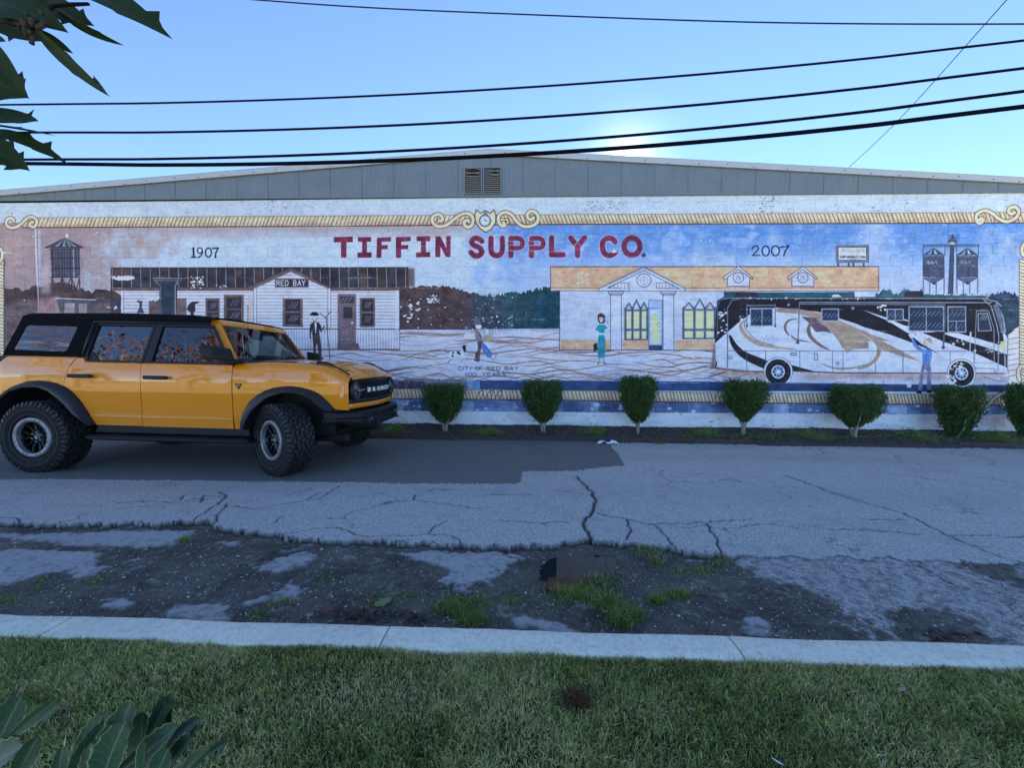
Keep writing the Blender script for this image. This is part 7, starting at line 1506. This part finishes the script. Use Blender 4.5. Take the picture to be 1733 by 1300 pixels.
m = MB(); q = [at(-140, -40, D0+.06), at(-20, 25, D0+.01), at(48, 44, D0), at(90, 8, D0+.03), at(150, 6, D0+.02)]
m.tube([v-hol.location for v in q], [.006, .0055, .0045, .0028, .0018], 8); q = [at(-140, 180, D0+.04), at(-60, 200, D0+.02), at(-30, 120, D0+.02), at(-140, -40, D0+.06)]; m.tube([v-hol.location for v in q], .0045, 6)
m.tube([(0, 0, -.02), (-.02, 0, .6), tuple(at(-300, 200, D0+.12)-hol.location), tuple(at(-140, -40, D0+.06)-hol.location)], [.03, .024, .012, .006], 8); m.build('branch', M_HTWIG, hol)
m = MB(); rl = random.Random(3)
for k in range(26):
    c = at(50+rl.gauss(0, 11), 42+rl.gauss(0, 9), D0+rl.uniform(-.012, .008))-hol.location; m.lathe([(.0001, -.0030), (.0026, -.0015), (.0026, .0015), (.0001, .0030)], 7, 'z', tuple(c))
tag(m.build('bud_cluster', M_HTWIG, hol), kind='stuff')
# holly shrub below, standing in the lawn
D1 = .52; pm = D1/FPX
hs = empty('holly_shrub', (-.42, .40, LZ)); tag(hs, 'holly shrub with blue-green spiny leaves at the lower left corner', 'holly')
sp1 = [(.50, 1, .05), (.54, -1, .05), (.68, 1, .08), (.71, -1, .08), (.83, 1, .12), (.85, -1, .12), (.94, 1, .15), (.95, -1, .13)]
def h2(b, t, w, d1=0., d2=0., up=(.1, -.9, .4), sd=0, cup=.42): hl(b, t, w*.80*pm, sp1, d1, d2, up, sd, hs, cup, D1)
h2((178, 1340), (214, 1196), 58, 0, -.01, (.15, -.95, .1), 1); h2((205, 1330), (286, 1190), 36, .02, .03, (-.6, -.75, .2), 2); h2((250, 1310), (277, 1184), 44, .03, .03, (.3, -.95, 0), 3)
h2((120, 1330), (166, 1214), 52, .01, .01, (-.5, -.85, .1), 4); h2((170, 1345), (205, 1228), 60, -.02, -.03, (.1, -1, .1), 5); h2((185, 1320), (292, 1232), 46, -.02, -.02, (-.3, -.7, .65), 6, .45)
h2((105, 1345), (176, 1228), 44, -.02, -.02, (.6, -.75, .2), 7); h2((270, 1290), (334, 1216), 36, .01, .02, (-.3, -.6, .7), 8, .4); h2((278, 1300), (330, 1226), 30, .02, .03, (.2, -.9, .3), 9); h2((260, 1310), (318, 1252), 44, -.01, -.02, (0, -.5, .85), 10)
h2((270, 1320), (380, 1254), 22, .02, .02, (-.2, -.5, .8), 11); h2((95, 1340), (106, 1266), 24, -.01, -.01, (.6, -.7, 0), 12); h2((-20, 1290), (30, 1184), 60, 0, 0, (.3, -.9, .1), 13); h2((0, 1262), (88, 1192), 26, -.01, -.02, (-.5, -.6, -.5), 14)
h2((-60, 1330), (30, 1264), 60, -.02, -.02, (0, -.6, .75), 15); h2((150, 1345), (152, 1262), 26, -.03, -.03, (.5, -.8, 0), 16); h2((255, 1330), (282, 1270), 40, -.03, -.03, (.2, -.9, .4), 17); h2((225, 1340), (236, 1210), 46, .03, .04, (.2, -.9, .1), 21); h2((140, 1340), (128, 1240), 40, .03, .03, (-.4, -.85, .1), 22); h2((300, 1320), (352, 1268), 30, 0, 0, (.1, -.7, .7), 23); h2((20, 1330), (62, 1250), 40, .02, .03, (.5, -.8, .2), 24); h2((230, 1330), (240, 1262), 34, -.03, -.04, (-.3, -.9, .3), 25)
h2((55, 1240), (100, 1186), 14, .03, .04, (.2, -.9, .4), 18)
m = MB(); O = Vector((0, 0, -.02))
for (a, b) in ((190, 1330), (265, 1305), (-15, 1290), (110, 1340)):
    e = at(a, b, D1)-hs.location; m.tube([tuple(O), tuple(O*.5+e*.5+Vector((0, .02, 0))), tuple(e)], [.008, .006, .003], 7)
    for k in range(6):
        pass
m.build('stem', mat('green_stem', (.07, .09, .03), .6), hs)

# ---------------------------------------------------------------------------
# autumn trees standing across the lawn behind the camera (they show in the truck's windows)
# ---------------------------------------------------------------------------
M_AUT = leaf_mat('autumn_leaf', (.055, .012, .006), (.17, .042, .016), .6, .25); M_BARK = mat('grey_bark', (.16, .13, .11), .9, var=.3, vscale=12., bump=.6)
def autumn_tree(x, y, H, R, seed, label, nl=2600, z_lo=.28):
    rng = np.random.RandomState(seed); rl = random.Random(seed); t = empty('autumn_tree', (x, y, -.02)); tag(t, label, 'tree', 'autumn trees across the lawn'); m = MB(); tips = []
    def grow(p, d, L, r, lev):
        q = p; d = d.normalized(); pts = [p]
        for k in range(4):
            d = (d+Vector((rl.gauss(0, .13), rl.gauss(0, .13), .05))).normalized(); q = q+d*(L/4); pts.append(q)
        m.tube(pts, [r*(1-.14*k) for k in range(5)], 6 if lev < 2 else 4)
        if lev >= 2: tips.extend(pts[1:])
        if lev < 4:
            for k in range(3 if lev else 5):
                a = rl.uniform(0, 6.28); s_ = rl.uniform(.55, 1.05); grow(pts[rl.randint(2, 4)], d*.75+Vector((math.cos(a)*s_, math.sin(a)*s_, rl.uniform(-.15, .35))), L*rl.uniform(.55, .75), r*.5, lev+1)
    grow(Vector((0, 0, 0)), Vector((0, 0, 1)), H*.34, .09*H/5, 0); m.build('trunk', M_BARK, t)
    T = np.array([tuple(v) for v in tips]); k = rng.randint(0, len(T), nl); C = T[k]+rng.normal(0, .22, (nl, 3)); link('crown', leaves('crown', C, rng.normal(size=(nl, 3))+np.array([0, 0, -.4]), rng.uniform(.12, .24, nl), rng.uniform(.08, .16, nl), rng, M_AUT), t)
autumn_tree(-13.2, -5.6, 14.5, 2., 5, 'red-leaved autumn tree mirrored in the front door window', 2500)
autumn_tree(-17.6, -5.6, 12.6, 2., 9, 'second autumn tree mirrored in the rear door window', 1100)

# unseen evergreen belt added behind the camera to break the horizon mirrored in paint
M_EVER = leaf_mat('evergreen_leaf', (.02, .045, .012), (.09, .13, .035))
def far_tree(x, y, H, seed):
    rng = np.random.RandomState(seed); t = empty('added_evergreen', (x, y, -.1)); tag(t, 'unseen evergreen tree added across the lawn to be mirrored in the truck paint', 'tree', 'unseen evergreen belt added for the paint reflection'); nl = 900
    u = rng.rand(nl)**.8; r = H*.28*(1-.75*u)*np.sqrt(rng.uniform(.2, 1, nl)); a = rng.uniform(0, 6.28, nl); C = np.stack([r*np.cos(a), r*np.sin(a), H*(.12+.88*u)], -1)
    link('crown', leaves('crown', C, rng.normal(size=(nl, 3)), rng.uniform(.35, .8, nl)*H/8, rng.uniform(.2, .45, nl)*H/8, rng, M_EVER), t); MB().tube([(0, 0, 0), (.05, 0, H*.5), (0, .05, H*.8)], [.03*H, .02*H, .006*H], 6).build('trunk', M_BARK, t)
rl = random.Random(77)
for i in range(16): far_tree(-70+i*6.0+rl.uniform(-2, 2), -34+rl.uniform(-7, 5), rl.uniform(4.5, 9.5), 300+i)
# ---------------------------------------------------------------------------
# overhead wires, fallen leaves and other small things
# ---------------------------------------------------------------------------
M_WIRE = mat('black_cable', (.006, .007, .010), 1., spec=0.); M_WIRE2 = mat('grey_wire', (.02, .022, .03), 1., spec=0.)
def wire(name, pts, depth, r, m, label):
    """pts in the picture, depth(x): distance of the street line the wire hangs over"""
    q = [tuple(px_plane(a, b, 1, depth(a))) for a, b in pts]
    d0 = Vector(q[0])-Vector(q[1]); d1 = Vector(q[-1])-Vector(q[-2]); q = [tuple(Vector(q[0])+d0.normalized()*14)]+q+[tuple(Vector(q[-1])+d1.normalized()*10)]
    m_ = MB(); m_.tube(catmull(q, 6), r, 6); tag(m_.build(name, m), label, 'wire', 'overhead wires')
dp = lambda x: 6.2-1.0*(x/1733)
def sagged(p0, p1, p2, n_=7):
    # quadratic through three picture points
    xs = [p0[0], p1[0], p2[0]]; c = np.polyfit(xs, [p0[1], p1[1], p2[1]], 2); return [(x, np.polyval(c, x)) for x in np.linspace(p0[0], p2[0], n_)]
wire('cable', sagged((0, 276, ), (866, 262), (1733, 180)), dp, .027, M_WIRE, 'lowest and thickest black cable, just over the ridge of the gable')
wire('cable', sagged((0, 270), (866, 244), (1733, 154)), dp, .0185, M_WIRE, 'second lowest black cable, crossing just above the thickest cable')
wire('cable', sagged((0, 224), (866, 201), (1733, 115)), dp, .016, M_WIRE, 'third black cable from below, midway up the sky')
wire('cable', sagged((0, 177), (866, 149), (1733, 68)), dp, .0135, M_WIRE, 'fourth black cable from below, thinner than those under it')
wire('wire', [(-200, -60), (100, -28), (420, -2), (620, 12), (866, 23), (1200, 35), (1450, 39.5), (1733, 40), (2000, 38)], dp, .0085, M_WIRE2, 'thin grey wire, topmost, crossing near the upper edge')
a_ = px_plane(1432, 284, 1, WALL_Y+2.); b_ = px_plane(1703, 0, 1, 5.0); a_[2] -= .05; mid = (a_+b_)/2; mid[2] -= .10
m = MB(); e_ = b_+(b_-mid)*.9; m.tube(catmull([tuple(a_), tuple(mid), tuple(b_), tuple(e_)], 8), .006, 6); tag(m.build('service_wire', M_WIRE), 'thin slanting service wire rising from the roof to the upper right', 'wire')

def flat_leaf(name, px_, py_, z, L, W_, rot, colr, label, group=None, curl=.25, cat='leaf', lobed=False):
    p = px_plane(px_, py_, 2, z); m = MB(); N_ = 10; g = []
    for i in range(N_+1):
        t = i/N_; w = W_*.5*math.sin(math.pi*min(.999, t))**.7
        if lobed: w *= .55+.45*abs(math.sin(t*9.5))
        g.append([(L*(t-.5), -w, curl*L*((t-.5)**2*1.2+.35*(w/W_))), (L*(t-.5), 0, curl*L*(t-.5)**2), (L*(t-.5), w, curl*L*((t-.5)**2*1.2+.30*(w/W_)))])
    m.grid(g); o = m.build(name, colr, None, (p[0], p[1], z+.006), fix=False); o.rotation_euler = (random.Random(px_).uniform(-.25, .25), random.Random(py_).uniform(-.25, .25), rot); tag(o, label, cat, group); return o
M_DL1 = mat('dead_leaf_brown', (.16, .070, .035), .7, var=.4, vscale=40.); M_DL2 = mat('dead_leaf_tan', (.36, .26, .17), .7, var=.3, vscale=40.); M_DL3 = mat('dead_leaf_dark', (.055, .028, .020), .7, var=.4, vscale=40.); M_DLG = mat('fallen_leaf_green', (.16, .24, .10), .6, var=.3, vscale=30.); M_DLR = mat('red_petal', (.55, .02, .06), .5); M_STRAW = mat('pale_straw', (.62, .60, .52), .7)
rl = random.Random(21)
flat_leaf('fallen_leaf', 648, 1022, -.01, .10, .07, .5, M_DLG, 'large lobed green-grey leaf fallen among brown leaves by the kerb', lobed=True)
flat_leaf('fallen_leaf', 551, 1033, -.01, .055, .045, 1.0, M_DL1, 'rust brown curled leaf left of the green-grey fallen leaf')
flat_leaf('fallen_leaf', 523, 1043, -.01, .035, .02, .2, M_DL2, 'small tan leaf leftmost of the leaf litter by the kerb')
flat_leaf('fallen_leaf', 700, 1040, -.01, .045, .03, 2.0, M_DL2, 'tan leaf at the right end of the leaf litter by the kerb')
flat_leaf('fallen_leaf', 1024, 1037, -.01, .045, .012, -.6, M_DL2, 'narrow tan leaf among the weed tufts')
flat_leaf('fallen_leaf', 1165, 1022, -.01, .03, .014, .9, M_DL2, 'pale tan leaf right of the last weed tuft')
flat_leaf('fallen_leaf', 1632, 1077, -.01, .07, .015, -.4, M_DL2, 'pale narrow leaf on the dark twig litter at the right')
flat_leaf('red_petal', 1191, 1007, -.01, .035, .026, .8, M_DLR, 'bright red petal lying alone on the dark dirt', cat='petal')
flat_leaf('fallen_leaf', 108, 1202, LZ+.03, .05, .022, .6, M_DL1, 'brown dry leaf on the grass above the holly shrub')
flat_leaf('fallen_leaf', 437, 1192, LZ+.03, .03, .014, 1.2, M_DL1, 'small brown leaf in the dry patch of grass')
flat_leaf('fallen_leaf', 1527, 1170, LZ+.03, .035, .016, .2, M_DL2, 'tan leaf on the grass at the right')
flat_leaf('pale_leaf', 1316, 1294, LZ+.035, .035, .010, -.5, M_STRAW, 'whitish shred lying on the grass at the lower edge', cat='litter')
# leaf litter heap by the kerb, dark twigs at the right, brown dead patch in the grass
def litter(name, spots, label, mats, Ls, z):
    m = MB(); r_ = random.Random(5)
    for (a, b, sx, sy, k) in spots:
        for _ in range(k):
            p = px_plane(a+r_.gauss(0, sx), b+r_.gauss(0, sy), 2, z)
            if z < .05 and p[1] < KERB_FAR+.012: continue
            L = r_.uniform(*Ls); M_ = Matrix.Translation((p[0], p[1], z+r_.uniform(0, .012))) @ Matrix.Rotation(r_.uniform(0, 6.3), 4, 'Z') @ Matrix.Rotation(r_.uniform(-.5, .5), 4, 'X') @ Matrix.Rotation(r_.uniform(-.3, .3), 4, 'Y'); w = L*r_.uniform(.25, .45)
            m.add([tuple(M_ @ Vector(v)) for v in ((-L/2, 0, .004), (-L*.1, -w/2, .002), (L/2, 0, .006), (-L*.1, w/2, .003))], [(0, 1, 2, 3)])
    tag(m.build(name, mats, fix=False), label, 'leaf litter', kind='stuff')
litter('leaf_litter', [(640, 1042, 45, 6, 60), (580, 1040, 30, 7, 25), (700, 1045, 16, 5, 16)], 'dark brown leaf litter heaped against the kerb', M_DL3, (.03, .07), -.012)
litter('twig_litter', [(1605, 1077, 22, 4, 30)], 'dark dead leaves and twigs on the dirt near the kerb at the right', M_DL3, (.03, .07), -.012)
rng = np.random.RandomState(41); N = 420; px_b = px_plane(975, 1186, 2, LZ)
tag(link('dead_grass', blades(rng, px_b[0]+rng.normal(0, .032, N), px_b[1]+rng.normal(0, .020, N), np.full(N, LZ-.005), rng.uniform(.012, .034, N), rng.uniform(.002, .004, N), 1.3, 0, 'dead_grass', grass_mat('dead_brown_blades', (.11, .045, .025), (.20, .09, .045), (.2, .1, .05)))), 'small patch of dead reddish brown grass in the lawn', 'grass', kind='stuff')
